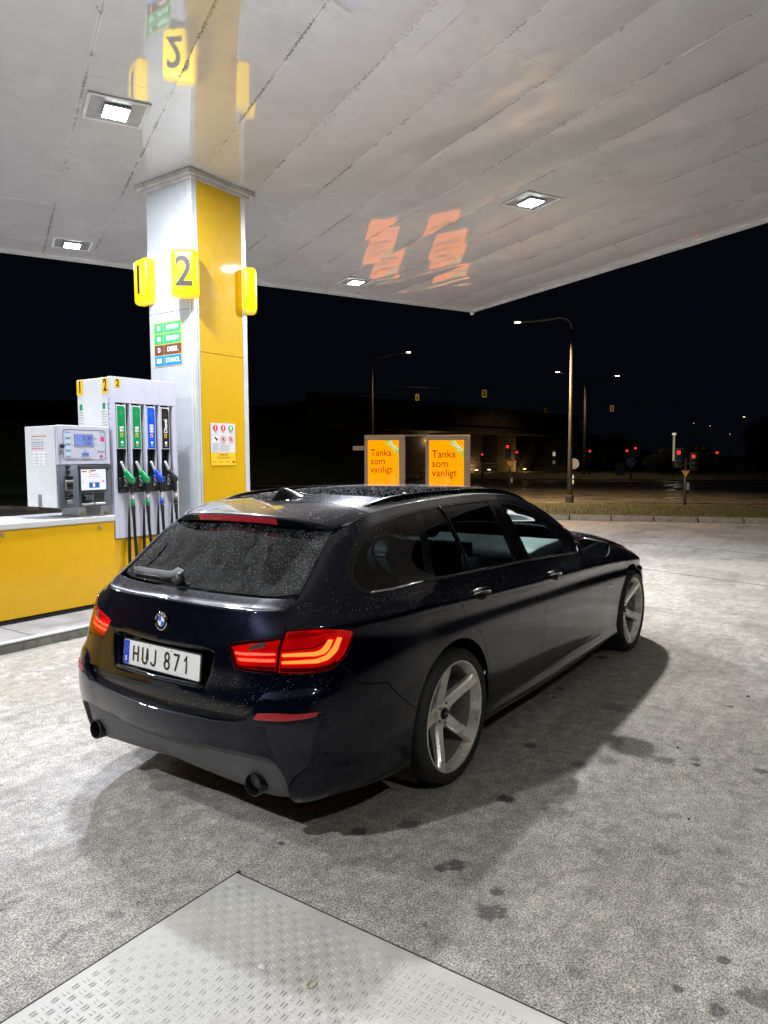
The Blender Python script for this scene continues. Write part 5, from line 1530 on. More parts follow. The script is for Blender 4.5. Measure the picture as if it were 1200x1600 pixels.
def panel(name, poly, mat, parent, fn=SIDE, step=.032, off=0.0, th=.012, gap=.0022, keep=None, mode='both', disp=None, loops=(), holes=(), flip=False, smooth_it=0, rim=.0012):
    """A sheet cut from a surface of the body along an outline, with a rolled edge.
    mode: 'both' = right side and a mirrored copy on the left, 'join' = half outline joined over the centre line, 'one' = as given"""
    P = np.array(poly, float)
    if smooth_it: P = round_poly(P, keep, smooth_it)
    if area2(P) < 0: P = P[::-1]
    if gap: P = inset(P, gap, keep)
    B = densify(P, step * .8)
    pts = [B]; edges = [(i, (i + 1) % len(B)) for i in range(len(B))]
    n = len(B)
    HB = []
    for h in holes:
        h = np.array(h, float); h = densify(h, step * .6); HB.append((n, len(h), h))
        pts.append(h); edges += [(n + i, n + (i + 1) % len(h)) for i in range(len(h))]; n += len(h)
    for lp in loops:
        lp = densify(np.array(lp, float), step * .6)
        pts.append(lp); edges += [(n + i, n + (i + 1) % len(lp)) for i in range(len(lp))]; n += len(lp)
    lo, hi = P.min(0), P.max(0)
    gx, gy = np.meshgrid(np.arange(lo[0], hi[0], step), np.arange(lo[1], hi[1], step))
    G = np.stack([gx.ravel(), gy.ravel()], 1)
    if len(G):
        ok = inside(P, G) & (dist_poly(P, G) > step * .45)
        for _, _, h in HB: ok &= ~inside(h, G) & (dist_poly(h, G) > step * .4)
        for lp in loops: ok &= dist_poly(np.array(lp, float), G) > step * .35
        G = G[ok]; pts.append(G)
    A = np.concatenate(pts)
    r = delaunay_2d_cdt([Vector(p) for p in A], edges, [], 1, 1e-7)
    Q = np.array([tuple(v) for v in r[0]]); F = [f for f in r[2] if len(f) == 3]
    cen = np.array([(Q[f[0]] + Q[f[1]] + Q[f[2]]) / 3 for f in F])
    ok = inside(P, cen)
    for _, _, h in HB: ok &= ~inside(h, cen)
    F = [f for f, o in zip(F, ok) if o]
    def pos(U, V):
        b = fn(U, V); nn = surf_n(fn, U, V)
        d = np.full(len(b), off)
        if disp is not None: d = d + disp(U, V)
        return b + nn * sgn * d[:, None]
    # find outward sign: away from the car's middle
    mid = Q.mean(0); pm = fn(mid[0], mid[1])[0]; nm = surf_n(fn, mid[:1], mid[1:])[0]
    ref = pm - np.array([1.2, 0, .7]); 
    if fn is SIDE: ref = pm - np.array([np.clip(pm[0], -.2, 3.2), 0, pm[2] if pm[2] < 1.1 else pm[2] - .1])
    if fn is CAP: ref = np.array([0, 0, 1.0])
    sgn = 1.0 if nm @ ref > 0 else -1.0
    U, V = Q[:, 0], Q[:, 1]
    X = pos(U, V)
    h = 1.5e-3
    a = pos(U + h, V) - pos(U - h, V); b = pos(U, V + h) - pos(U, V - h)
    N = np.cross(a, b); N /= np.maximum(1e-12, np.linalg.norm(N, axis=1, keepdims=True)); N *= sgn
    verts = X.tolist(); norms = N.tolist(); faces = []
    for f in F:
        p0, p1, p2 = X[f[0]], X[f[1]], X[f[2]]
        faces.append(tuple(f) if np.cross(p1 - p0, p2 - p0) @ (N[f[0]] + N[f[1]] + N[f[2]]) > 0 else tuple(f[::-1]))
    # boundary edges -> rolled rim
    cnt = {}
    for f in faces:
        for i in range(3):
            e = (f[i], f[(i + 1) % 3]); cnt[e] = 1
    bed = [e for e in cnt if (e[1], e[0]) not in cnt]
    if keep is not None:
        bed = [e for e in bed if not (abs(Q[e[0]][0] - keep) < 1e-5 and abs(Q[e[1]][0] - keep) < 1e-5)]
    if th > 0:
        outd = {}
        for a_, b_ in bed:
            t = X[b_] - X[a_]; l = np.linalg.norm(t)
            if l < 1e-9: continue
            o = np.cross(t / l, N[a_])
            outd.setdefault(a_, []).append(o); outd.setdefault(b_, []).append(o)
        i1, i2 = {}, {}
        for k_, os_ in outd.items():
            o = np.sum(os_, 0); l = np.linalg.norm(o); o = o / l if l > 1e-9 else os_[0]
            i1[k_] = len(verts); verts.append((X[k_] + o * rim - N[k_] * rim).tolist()); m = o * .75 + N[k_] * .66; norms.append((m / np.linalg.norm(m)).tolist())
            i2[k_] = len(verts); verts.append((X[k_] + o * rim - N[k_] * (th + rim)).tolist()); norms.append(o.tolist())
        for a_, b_ in bed:
            if a_ in i1 and b_ in i1:
                faces.append((b_, a_, i1[a_], i1[b_])); faces.append((i1[b_], i1[a_], i2[a_], i2[b_]))
    V_ = np.array(verts); N_ = np.array(norms)
    def make(V_, N_, faces, flipw=False):
        me = me_from(V_, [tuple(reversed(f)) for f in faces] if flipw else faces, True)
        try: me.normals_split_custom_set_from_vertices([tuple(n) for n in N_])
        except Exception: pass
        return me
    if mode == 'join':
        n = len(V_)
        on = np.abs(V_[:, 1]) < 1e-4
        mp = {}; add = []; addn = []
        for i in range(n):
            if on[i]: mp[i] = i
            else:
                mp[i] = n + len(add); add.append(V_[i] * [1, -1, 1]); addn.append(N_[i] * [1, -1, 1])
        VV = np.concatenate([V_, np.array(add)]); NN = np.concatenate([N_, np.array(addn)])
        NN[:n][on] = NN[:n][on] * [1, 0, 1]
        NN /= np.maximum(1e-9, np.linalg.norm(NN, axis=1, keepdims=True))
        ff = faces + [tuple(mp[i] for i in reversed(f)) for f in faces]
        return [link(name, make(VV, NN, ff), mat, parent)]
    out = [link(name, make(V_, N_, faces), mat, parent)]
    if mode == 'both':
        out.append(link(name, make(V_ * [1, -1, 1], N_ * [1, -1, 1], faces, True), mat, parent))
    return out

def xz_to_uv(x, z):
    # place a side point given by length and height on the body surface
    u = x; v = .3
    for _ in range(40):
        p = S([u], [v])[0]; e = np.array([x - p[0], z - p[2]])
        pu = (S([u + 1e-3], [v])[0] - p) / 1e-3; pv = (S([u], [v + 1e-3])[0] - p) / 1e-3
        J = np.array([[pu[0], pv[0]], [pu[2], pv[2]]])
        d = np.linalg.lstsq(J, e, rcond=None)[0]; l = np.linalg.norm(d)
        if l > .15: d *= .15 / l
        u += d[0]; v += d[1]
    return (u, v)
def arch(cx, r, a0, a1, n=26, cz=.335):
    return [xz_to_uv(cx + r * math.cos(math.radians(a0 + (a1 - a0) * k / n)), cz + r * math.sin(math.radians(a0 + (a1 - a0) * k / n))) for k in range(n + 1)]
RA = .377
# outlines in body coordinates
GATE_UP = [(-.972, 1.205), (-.955, 1.11), (-.942, .96), (-.930, .873), (-.938, .815), (-.947, .762), (-.953, .735)]
GATE_SPLIT = [(-.958, .696), (-.972, .626), (-.984, .577)]
GATE_MID = [(-1.004, .553), (-1.064, .484), (-1.093, .441)]
LAMP_O = [(-.947, .735), (-.804, .718), (-.712, .708), (-.644, .699), (-.598, .688), (-.607, .651), (-.632, .604), (-.675, .572), (-.713, .558), (-.789, .556), (-.885, .563), (-.983, .574), (-.971, .626), (-.957, .692)]
LAMP_I = [(-1.296, .699), (-1.253, .712), (-1.161, .717), (-.967, .704), (-.972, .668), (-.979, .627), (-.989, .579), (-1.099, .592), (-1.248, .604), (-1.275, .652)]
BQ = [(-.675, .572), (-.653, .564), (-.63, .544), (-.598, .508), (-.563, .486), (-.515, .473), (-.442, .461)]
LIP = [(-1.102, .412), (-1.131, .382), (-1.191, .357), (-1.34, .342), (-1.70, .334)]
DIFF = [(-.905, .090), (-.930, .145), (-.958, .185), (-.985, .215), (-1.02, .226), (-1.131, .223), (-1.283, .215), (-1.44, .210), (-1.46, .196), (-1.70, .192)]
DLO = [(-.506, .852), (-.567, .877), (-.627, .916), (-.660, .983), (-.643, 1.042), (-.577, 1.106), (-.446, 1.156), (-.296, 1.176), (-.150, 1.184), (0, 1.187), (.25, 1.187), (.565, 1.188), (.902, 1.194), (1.15, 1.196), (1.327, 1.190), (1.50, 1.160), (1.64, 1.105), (1.76, 1.035), (1.835, .955), (1.85, .875), (1.83, .858), (1.675, .861), (1.357, .861), (1.05, .861), (.854, .861), (.324, .861), (-.055, .860), (-.153, .856), (-.388, .855)]
RD_REAR = [(-.057, .859), (-.004, .793), (.038, .725), (.097, .672), (.222, .535), (.282, .471), (.349, .385), (.385, .289), (.436, .170)]
BGAP = [(.985, .860), (1.056, .754), (1.065, .697), (1.125, .531), (1.125, .401), (1.108, .283), (1.112, .158)]
FGAP = [(1.85, .856), (2.043, .815), (2.153, .721), (2.22, .622), (2.248, .538), (2.235, .408), (2.187, .283), (2.200, .148)]

def arc_ang(cx, u, v):
    p = S([u], [v])[0]; return math.degrees(math.atan2(p[2] - .335, p[0] - cx))
# --- bumper (painted), from the lip down to the diffuser and round to the wheel arch
bq_end_ang = 160.0
arc_b = arch(0, RA, 159, 203, 16)
bump_poly = list(reversed(LIP)) + [(-1.093, .438)] + list(reversed(GATE_MID[:-1])) + [(-.985, .572)] + list(reversed(LAMP_O[8:12]))[::1] + BQ + arc_b + [(-.42, .045), (-.6, .045), (-.75, .050), (-.88, .060)] + DIFF
BP = np.array(bump_poly)
panel('rear_bumper', BP, M_['paint'], car, keep=-1.70, mode='join', th=.042, step=.028,
      disp=lambda U, V: .016 * np.clip((.500 - V) / .028, 0, 1) * np.clip((-.66 - U) / .14, 0, 1))
panel('diffuser', list(DIFF) + [(-1.70, .005), (-1.35, .0), (-1.10, .005), (-.95, .02)], M_['diffuser'], car, keep=-1.70, mode='join', th=.02, off=-.004, step=.03)
# --- tailgate lower: with the number plate recess
rec = [(-1.70, .676), (-1.395, .672), (-1.355, .655), (-1.372, .56), (-1.395, .488), (-1.70, .492)]
recF = np.array([(-2.05 + .0, 0)])
RECP = np.array(rec)
def rec_disp(U, V):
    Q = np.stack([np.maximum(U, -1.7 - (U + 1.7)) if False else U, V], 1)
    Uc = np.where(U < -1.70, -3.40 - U, U)
    Q = np.stack([Uc, V], 1)
    full = np.concatenate([RECP, np.stack([-3.40 - RECP[::-1][:, 0], RECP[::-1][:, 1]], 1)])
    ins = inside(full, Q); d = dist_poly(full, Q)
    t = np.clip(d / .022, 0, 1); t = t * t * (3 - 2 * t)
    # lamp and lower crease relief
    return np.where(ins, -.052 * t, 0.0) + .010 * np.exp(-((V - .800) / .020) ** 2) * np.clip((-.93 - U) / .08, 0, 1)
gate_poly = [(-1.70, .878), (-1.41, .877), (-1.115, .875), (-.95, .868), (-.932, .866)] + GATE_UP[4:] + [(-.957, .700)] + list(reversed(LAMP_I[:3] + [LAMP_I[3]]))[::1] + [LAMP_I[0]] [:0] + list(reversed(LAMP_I[7:])) [::-1][:0] 
# outline round the inner lamp notch
gate_poly = [(-1.70, .878), (-1.41, .877), (-1.115, .875), (-.95, .868), (-.932, .866)] + GATE_UP[4:6] + [(-.955, .715), (-.964, .706), (-1.161, .720), (-1.253, .715), (-1.300, .701), (-1.278, .650), (-1.250, .600), (-1.099, .588), (-.990, .573)] + GATE_MID + [(-1.22, .447), (-1.351, .442), (-1.70, .436)]
loops = []
for dd in (0.0, .007, .014, .022):
    q_ = inset(RECP if area2(RECP) > 0 else RECP[::-1], dd, -1.70)
    loops.append(q_)
panel('tailgate', gate_poly, M_['paint'], car, keep=-1.70, mode='join', step=.022, disp=rec_disp, loops=[l for l in loops], th=.018)
# lower lip of the tailgate
panel('tailgate_lower_edge', [(-1.70, .434), (-1.35, .440), (-1.10, .440), (-1.12, .405), (-1.2, .375), (-1.7, .368)], M_['gloss_black'], car, keep=-1.70, mode='join', off=-.022, th=.01)
# rear glass
panel('rear_window', [(-1.70, 1.215), (-1.3, 1.205), (-1.05, 1.20), (-.985, 1.19), (-.968, 1.11), (-.955, .96), (-.943, .882), (-1.115, .880), (-1.41, .882), (-1.70, .883)], M_['glass_rear'], car, keep=-1.70, mode='join', off=-.002, th=.004)
# --- quarter panel with roof frame and pillars
arc_q = arch(0, RA, 159, 20, 30)
quarter = [(-.972, 1.24)] + GATE_UP + LAMP_O[1:9][:7] + BQ + arc_q + [(.392, .17), (.436, .17)] + list(reversed(RD_REAR[:-1])) + [(-.057, .858)]
quarter = quarter + [DLO[27], DLO[28]] + DLO[0:1] + DLO[1:20] + [(1.85, .858), (2.02, .93), (2.10, 1.02), (2.235, 1.16), (2.27, 1.24)] + [(u, 1.24) for u in (2.0, 1.7, 1.4, 1.0, .6, .2, -.2, -.6)]
panel('body_side', quarter, M_['paint'], car, step=.028)
# --- doors, wing, sill
panel('rear_door', RD_REAR + [(.75, .162)] + list(reversed(BGAP)) + [(.6, .861)], M_['paint'], car, step=.03)
panel('front_door', BGAP + [(1.6, .155)] + list(reversed(FGAP)) + [(1.4, .861)], M_['paint'], car, step=.03)
arc_f = arch(2.968, RA, 198, -20, 34)
wing = FGAP + [(2.5, .12)] [:0] + arc_f + [(3.45, .10), (3.6, .10), (3.6, 1.235)] + [(3.2, 1.235), (2.8, 1.235), (2.5, 1.235), (2.30, 1.235), (2.14, 1.03), (2.04, .93), (1.88, .862)]
panel('front_wing', wing, M_['paint'], car, step=.032)
panel('front_bumper', [(3.605, .03), (4.40, .03), (4.40, .80), (3.605, 1.0)], M_['paint'], car, keep=4.40, mode='join', step=.05)
panel('front_upper', [(3.605, 1.0), (4.40, .80), (4.40, 1.235), (3.605, 1.235)], M_['gloss_black'], car, keep=4.40, mode='join', step=.05)
sk0, sk1 = arch(0, RA, 4, -28, 6), arch(2.968, RA, 208, 186, 6)
panel('side_skirt', [(.392, .168), (1.112, .154), (2.20, .144), (2.52, .145)] + list(reversed(sk1))[:4] + [(2.55, .02), (1.4, -.0), (.42, .02)] + list(reversed(sk0))[:4], M_['paint'], car, th=.03,
      disp=lambda U, V: .022 * np.clip((.12 - V) / .05, 0, 1) * (.4 + .6 * np.clip(np.sin(PI * np.clip((U - .35) / 2.2, 0, 1)), 0, 1)))
# --- fuel flap: raised outline on the quarter
FUEL = [(-.323, .82), (-.300, .826), (-.247, .827), (-.150, .824), (-.121, .803), (-.112, .767), (-.112, .725), (-.114, .698), (-.316, .696), (-.333, .728), (-.340, .777)]
def ring_strip(name, poly, w, mat, parent, off, both=True, fn=SIDE):
    P = np.array(poly); 
    if area2(P) < 0: P = P[::-1]
    P = densify(P, .02); Q = inset(P, w)
    A = fn(P[:, 0], P[:, 1]) ; B = fn(Q[:, 0], Q[:, 1]); nA = surf_n(fn, P[:, 0], P[:, 1]); 
    s = 1 if (nA.mean(0) @ np.array([-.3, -1, .2])) > 0 else -1
    A = A + nA * s * off; B = B + nA * s * off
    n = len(P); F = [(i, (i + 1) % n, n + (i + 1) % n, n + i) for i in range(n)]
    V_ = np.concatenate([A, B])
    link(name, me_from(V_.tolist(), F, True), mat, parent)
    if both: link(name, me_from((V_ * [1, -1, 1]).tolist(), F, True), mat, parent)
ring_strip('fuel_flap_gap', FUEL, .0035, M_['ink'], car, .0006)
# --- window trim and glass
ring_strip('window_trim', DLO, .014, M_['gloss_black'], car, .0012)
QG = [(-.499, .870), (-.544, .886), (-.588, .931), (-.592, .979), (-.538, 1.051), (-.405, 1.118), (-.226, 1.153), (-.071, 1.167), (.037, 1.168), (.0, 1.067), (-.128, .870), (-.38, .869)]
QL = [(.105, 1.168), (.268, 1.168), (.283, 1.05), (.300, .958), (.283, .872), (-.050, .870), (.03, 1.02)]
RG = [(.312, 1.168), (.567, 1.172), (.835, 1.176), (.842, 1.057), (.852, .872), (.549, .872), (.312, .873), (.325, .962), (.306, 1.05)]
FG = [(.985, 1.155), (1.086, 1.155), (1.25, 1.148), (1.42, 1.110), (1.60, 1.030), (1.72, .950), (1.755, .885), (1.735, .872), (1.366, .872), (1.065, .872), (1.050, .959), (1.02, 1.06)]
panel('quarter_window', QG, M_['glass_priv'], car, off=-.003, th=.003, gap=0)
panel('rear_door_quarterlight', QL, M_['glass_priv'], car, off=-.003, th=.003, gap=0)
panel('rear_door_window', RG, M_['glass_priv'], car, off=-.004, th=.003, gap=0)
panel('front_door_window', FG, M_['glass_front'], car, off=-.004, th=.003, gap=0)
dl = inset(np.array(DLO) if area2(np.array(DLO)) > 0 else np.array(DLO)[::-1], .004)
panel('window_pillars', dl, M_['gloss_black'], car, off=-.0015, th=.006, gap=0, holes=[QG, QL, RG, FG], step=.03)
def side_line(name, pts, r, mat, off=.004, seg=6, both=True):
    P = densify(np.array(pts, float), .03, False); P = np.concatenate([P, [pts[-1]]])
    X = SIDE(P[:, 0], P[:, 1]); N = surf_n(SIDE, P[:, 0], P[:, 1])
    if N.mean(0) @ np.array([-.3, -1, .2]) < 0: N = -N
    X = X + N * off
    tube(name, X.tolist(), r, mat, car, seg)
    if both: tube(name, (X * [1, -1, 1]).tolist(), r, mat, car, seg)
side_line('window_bar', [(.283, 1.18), (.300, 1.05), (.312, .96), (.297, .868)], .006, M_['gloss_black'])
side_line('belt_moulding', [(-.15, .862), (.3, .864), (.85, .864), (1.35, .864), (1.82, .862)], .0065, M_['gloss_black'], .003)
side_line('belt_moulding', [(-.50, .862), (-.38, .860), (-.16, .862)], .0045, M_['chrome'], .002)
side_line('bumper_seam', [(-1.085, .418)], .001, M_['ink']) if False else None

# --- lamps
def lamp_group(poly, name):
    # housing behind, lens in front
    panel(name + '_housing', poly, M_['lamp_house'], car, off=-.020, th=0, gap=.004, step=.04)
    panel(name + '_lens', poly, M_['lens_red'], car, off=.001, th=.018, gap=.0025, step=.02)
lamp_group(LAMP_O, 'outer_tail_lamp')
lamp_group(LAMP_I, 'inner_tail_lamp')
def guide(name, top, bot, mat, off=-.012, both=True, closed_ends=True):
    # light guide: a strip between two outlines on the body surface, raised as a soft bar
    n = 24
    def rs(P):
        P = np.array(P, float); s = np.r_[0, np.cumsum(np.linalg.norm(np.diff(P, axis=0), axis=1))]
        t = np.linspace(0, s[-1], n); return np.stack([np.interp(t, s, P[:, 0]), np.interp(t, s, P[:, 1])], 1)
    a, b = rs(top), rs(bot); m = (a + b) / 2
    rows = [(a, off - .006), (m, off), (b, off - .006)]
    V_ = []
    for P, o in rows:
        X = SIDE(P[:, 0], P[:, 1]); N = surf_n(SIDE, P[:, 0], P[:, 1])
        N = np.where((N @ np.array([-.7, -.7, 0]))[:, None] < 0, -N, N)
        V_ += (X + N * o).tolist()
    F = [(r * n + i, r * n + i + 1, (r + 1) * n + i + 1, (r + 1) * n + i) for r in range(2) for i in range(n - 1)]
    link(name, me_from(V_, F, True), mat, car)
    if both: link(name, me_from((np.array(V_) * [1, -1, 1]).tolist(), F, True), mat, car)
guide('lamp_light_guide', [(-0.951, 0.642), (-0.851, 0.634), (-0.781, 0.63), (-0.751, 0.634), (-0.731, 0.649), (-0.717, 0.668)], [(-0.951, 0.631), (-0.851, 0.621), (-0.777, 0.615), (-0.731, 0.619), (-0.707, 0.635), (-0.693, 0.666)], M_['lamp_tube'])
guide('lamp_light_guide', [(-0.955, 0.615), (-0.851, 0.608), (-0.773, 0.604), (-0.724, 0.613), (-0.691, 0.639), (-0.674, 0.673)], [(-0.955, 0.606), (-0.851, 0.596), (-0.766, 0.589), (-0.709, 0.597), (-0.668, 0.624), (-0.651, 0.669)], M_['lamp_tube'])
guide('lamp_light_guide', [(-1.268, 0.672), (-1.135, 0.667), (-0.993, 0.649)], [(-1.26, 0.66), (-1.133, 0.655), (-0.992, 0.642)], M_['lamp_tube2'])
guide('lamp_light_guide', [(-1.25, 0.647), (-1.132, 0.642), (-0.995, 0.628)], [(-1.241, 0.634), (-1.131, 0.629), (-0.995, 0.617)], M_['lamp_tube2'])
guide('lamp_divider', [(-0.952, 0.657), (-0.852, 0.649), (-0.789, 0.647), (-0.745, 0.657), (-0.727, 0.671)], [(-0.952, 0.652), (-0.852, 0.644), (-0.785, 0.642), (-0.739, 0.653), (-0.72, 0.67)], M_['lamp_dark'])
guide('lamp_lower_band', [(-0.964, 0.594), (-0.852, 0.582), (-0.781, 0.578), (-0.713, 0.581), (-0.675, 0.593)], [(-0.968, 0.579), (-0.852, 0.567), (-0.782, 0.561), (-0.709, 0.563), (-0.668, 0.577)], M_['lamp_dark'])
guide('lamp_lower_band', [(-1.244, 0.617), (-1.13, 0.612), (-0.993, 0.6)], [(-1.24, 0.608), (-1.13, 0.602), (-0.994, 0.586)], M_['lamp_dark'])
guide('lamp_upper_band', [(-0.933, 0.725), (-0.834, 0.713), (-0.756, 0.703), (-0.679, 0.693)], [(-0.933, 0.692), (-0.825, 0.68), (-0.779, 0.679), (-0.751, 0.687)], M_['lamp_mid'])

# clear reversing lamp window in the inner lamp
panel('reversing_lamp', [(-1.145, .698), (-1.055, .702), (-1.050, .683), (-1.165, .678)], simple('reversing_lens', (.10, .05, .05), .15, coat=1), car, off=.003, th=.004, gap=0)
panel('rear_reflector', [(-1.085, .390), (-1.064, .416), (-.975, .421), (-.855, .418), (-.755, .420), (-.772, .407), (-.903, .396), (-1.02, .392)], M_['reflector'], car, off=.021, th=.01, gap=0, step=.02)
panel('parking_sensor', [(-.915 + .022 * math.cos(a), .315 + .022 * math.sin(a)) for a in [PI * k / 6 for k in range(12)]], M_['paint'], car, off=.016, th=.005, gap=0, step=.02)

# --- roof, windscreen, bonnet
roofp = [(-.262, -.999), (.3, -.999), (.9, -.999), (1.30, -.999), (1.45, -.999), (1.445, 0), (1.45, .999), (.9, .999), (.3, .999), (-.262, .999), (-.262, 0)]
def rect(u0, u1, e, n=8, du=0.0):
    us = np.linspace(u0, u1, n); 
    return [(u, -e) for u in us] + [(u, e) for u in us[::-1]]
panel('roof', rect(-.262, 1.44, .999), M_['paint'], car, fn=CAP, mode='one', th=.01, gap=0, step=.05)
panel('sunroof', rect(.10, 1.34, .76), M_['glass_roof'], car, fn=CAP, mode='one', off=.0045, th=.006, gap=0, step=.05)
panel('windscreen', rect(1.445, 2.29, .93), M_['glass_front'], car, fn=CAP, mode='one', off=-.001, th=.004, gap=0, step=.05)
for s in (-1, 1):
    panel('windscreen_pillar', [(1.44, s * .93), (1.8, s * .93), (2.29, s * .93), (2.29, s * .999), (1.8, s * .999), (1.44, s * .999)], M_['paint'], car, fn=CAP, mode='one', th=.008, gap=0, step=.04)
panel('bonnet', rect(2.30, 4.38, .995, 14), M_['paint'], car, fn=CAP, mode='one', th=.012, gap=0, step=.06)
# --- tailgate spoiler with third brake lamp
def spoiler():
    n, m = 49, 14
    E_ = np.linspace(-1, 1, n)
    us = np.linspace(-.266, -1.70, 2)
    V_, F = [], []
    def top(e, t):
        # t 0 at the roof seam, 1 at the trailing edge
        yw = .600 - .062 * t
        y = -e * yw
        xr = -.575 + .105 * abs(e) ** 2.6
        x = -.266 + (xr + .266) * t
        # roof height from the cap at this x, y
        zc = 1.3805 - .054 * t ** 1.45
        zs = 1.333 - .061 * t
        z = zs + (zc - zs) * (1 - abs(e) ** 3.2)
        return (x, y, z)
    for j in range(m):
        for i in range(n): V_.append(top(E_[i], j / (m - 1)))
    for i in range(n):
        x, y, z = top(E_[i], 1); k = 1 - .75 * abs(E_[i]) ** 4
        V_.append((x - .004, y, z - .007))
    for i in range(n):
        x, y, z = top(E_[i], 1); k = 1 - .75 * abs(E_[i]) ** 4
        V_.append((x + .014, y, z - .007 - .032 * k))
    for i in range(n):
        x, y, z = top(E_[i], 1); k = 1 - .75 * abs(E_[i]) ** 4
        V_.append((x + .075, y * .99, z - .012 - .022 * k))
    R_ = m + 3
    for j in range(R_ - 1):
        for i in range(n - 1):
            F.append((j * n + i, j * n + i + 1, (j + 1) * n + i + 1, (j + 1) * n + i))
    bm = bmesh.new(); vs = [bm.verts.new(p) for p in V_]
    for f in F: bm.faces.new([vs[i] for i in f])
    me = bm_me(bm, True, math.radians(55))
    link('tailgate_spoiler', me, M_['paint'], car)
    # brake lamp strip in the trailing face
    Vb = []
    for i in range(25):
        e = -.50 + 1.0 * i / 24
        x, y, z = top(e, 1)
        Vb += [(x - .0065, y, z - .006), (x + .008, y, z - .036)]
    Fb = [(2 * i, 2 * i + 2, 2 * i + 3, 2 * i + 1) for i in range(24)]
    link('third_brake_lamp', me_from(Vb, Fb, True), M_['brake3'], car)
    link('spoiler_cheek', me_from([(-.47, -.545, 1.268), (-.40, -.575, 1.29), (-.33, -.588, 1.305), (-.40, -.565, 1.25), (-.52, -.54, 1.20)], [(0, 1, 2, 3, 4)]), M_['gloss_black'], car)
    link('spoiler_cheek', me_from([(-.47, .545, 1.268), (-.40, .575, 1.29), (-.33, .588, 1.305), (-.40, .565, 1.25), (-.52, .54, 1.20)], [(4, 3, 2, 1, 0)]), M_['gloss_black'], car)
spoiler()
# --- roof rails
for s in (-1, 1):
    rp = [(-.315, .485, 1.318), (-.25, .495, 1.333), (-.12, .505, 1.367), (.01, .515, 1.386), (.18, .525, 1.396), (.4, .535, 1.400), (.75, .55, 1.399), (1.05, .562, 1.391), (1.25, .575, 1.368), (1.40, .587, 1.335), (1.52, .60, 1.298)]
    P = [Vector((a, s * b, c)) for a, b, c in rp]
    pts = []
    for i in range(len(P) - 1):
        p0, p1, p2, p3 = P[max(i - 1, 0)], P[i], P[i + 1], P[min(i + 2, len(P) - 1)]
        for k in range(5):
            t = k / 5
            pts.append(.5 * ((2 * p1) + (p2 - p0) * t + (2 * p0 - 5 * p1 + 4 * p2 - p3) * t * t + (3 * p1 - p0 - 3 * p2 + p3) * t ** 3))
    pts.append(P[-1])
    V_, F = [], []
    sec = [(-.012, -.022), (.012, -.022), (.014, 0), (.009, .010), (-.009, .010), (-.014, 0)]
    for i, p in enumerate(pts):
        e = min(1, i / 4, (len(pts) - 1 - i) / 4)
        for (a, b) in sec: V_.append((p.x, p.y + a * (.5 + .5 * e), p.z + b * (.4 + .6 * e)))
    n = len(sec)
    for i in range(len(pts) - 1):
        for k in range(n): F.append((i * n + k, i * n + (k + 1) % n, (i + 1) * n + (k + 1) % n, (i + 1) * n + k))
    F.append(tuple(range(n))); F.append(tuple((len(pts) - 1) * n + k for k in range(n)))
    bm = bmesh.new(); vs = [bm.verts.new(q_) for q_ in V_]
    for f in F: bm.faces.new([vs[i] for i in f])
    link('roof_rail', bm_me(bm, True, .9), M_['gloss_black'], car)
# --- shark fin aerial
fin = []
fp = [(-.30, .006, 1.383), (-.27, .012, 1.40), (-.245, .016, 1.42), (-.225, .018, 1.435)]
V_, F = [], []
secs = [(-.305, .004, .004), (-.275, .020, .030), (-.245, .027, .052), (-.215, .031, .057), (-.17, .034, .045), (-.11, .030, .022), (-.07, .012, .004)]
for x_, w_, h_ in secs:
    zb_ = 1.381 + (x_ + .3) * .05
    for k in range(9):
        a = PI * k / 8
        V_.append((x_, w_ * math.cos(a) * (.30 + .70 * (1 - math.sin(a))), zb_ + h_ * math.sin(a)))
for i in range(len(secs) - 1):
    for k in range(8): F.append((i * 9 + k, i * 9 + k + 1, (i + 1) * 9 + k + 1, (i + 1) * 9 + k))
link('aerial_fin', me_from(V_, F, True), M_['gloss_black'], car)

# --- inner shell so that no gap shows daylight
def shell():
    us = np.linspace(-1.70, 4.40, 150); vs_ = np.linspace(.03, .855, 22)
    V_, idx = [], {}
    UU, VV = np.meshgrid(us, vs_, indexing='ij')
    X = SIDE(UU.ravel(), VV.ravel()); N = surf_n(SIDE, UU.ravel(), VV.ravel())
    c = X - np.stack([np.clip(X[:, 0], -.2, 3.2), 0 * X[:, 0], X[:, 2]], 1)
    N = np.where((np.sum(N * c, 1))[:, None] < 0, -N, N)
    X = X - N * .030
    n2 = len(vs_); F = []
    for i in range(len(us) - 1):
        for j in range(n2 - 1):
            q_ = (i * n2 + j, i * n2 + j + 1, (i + 1) * n2 + j + 1, (i + 1) * n2 + j)
            cx, cz = X[list(q_), 0].mean(), X[list(q_), 2].mean()
            if math.hypot(cx, cz - .335) < RA + .015 or math.hypot(cx - 2.968, cz - .335) < RA + .015: continue
            if us[i] < -.9 and vs_[j] > .45 and vs_[j] < .70 and us[i] < -1.30: continue
            F.append(q_)
    link('inner_shell', me_from(X.tolist(), F, True), M_['shell'], car)
    link('inner_shell', me_from((X * [1, -1, 1]).tolist(), F, True), M_['shell'], car)
shell()
box('recess_floor_back', -.95, -.93, -.40, .40, .50, .80, M_['shell'], car)
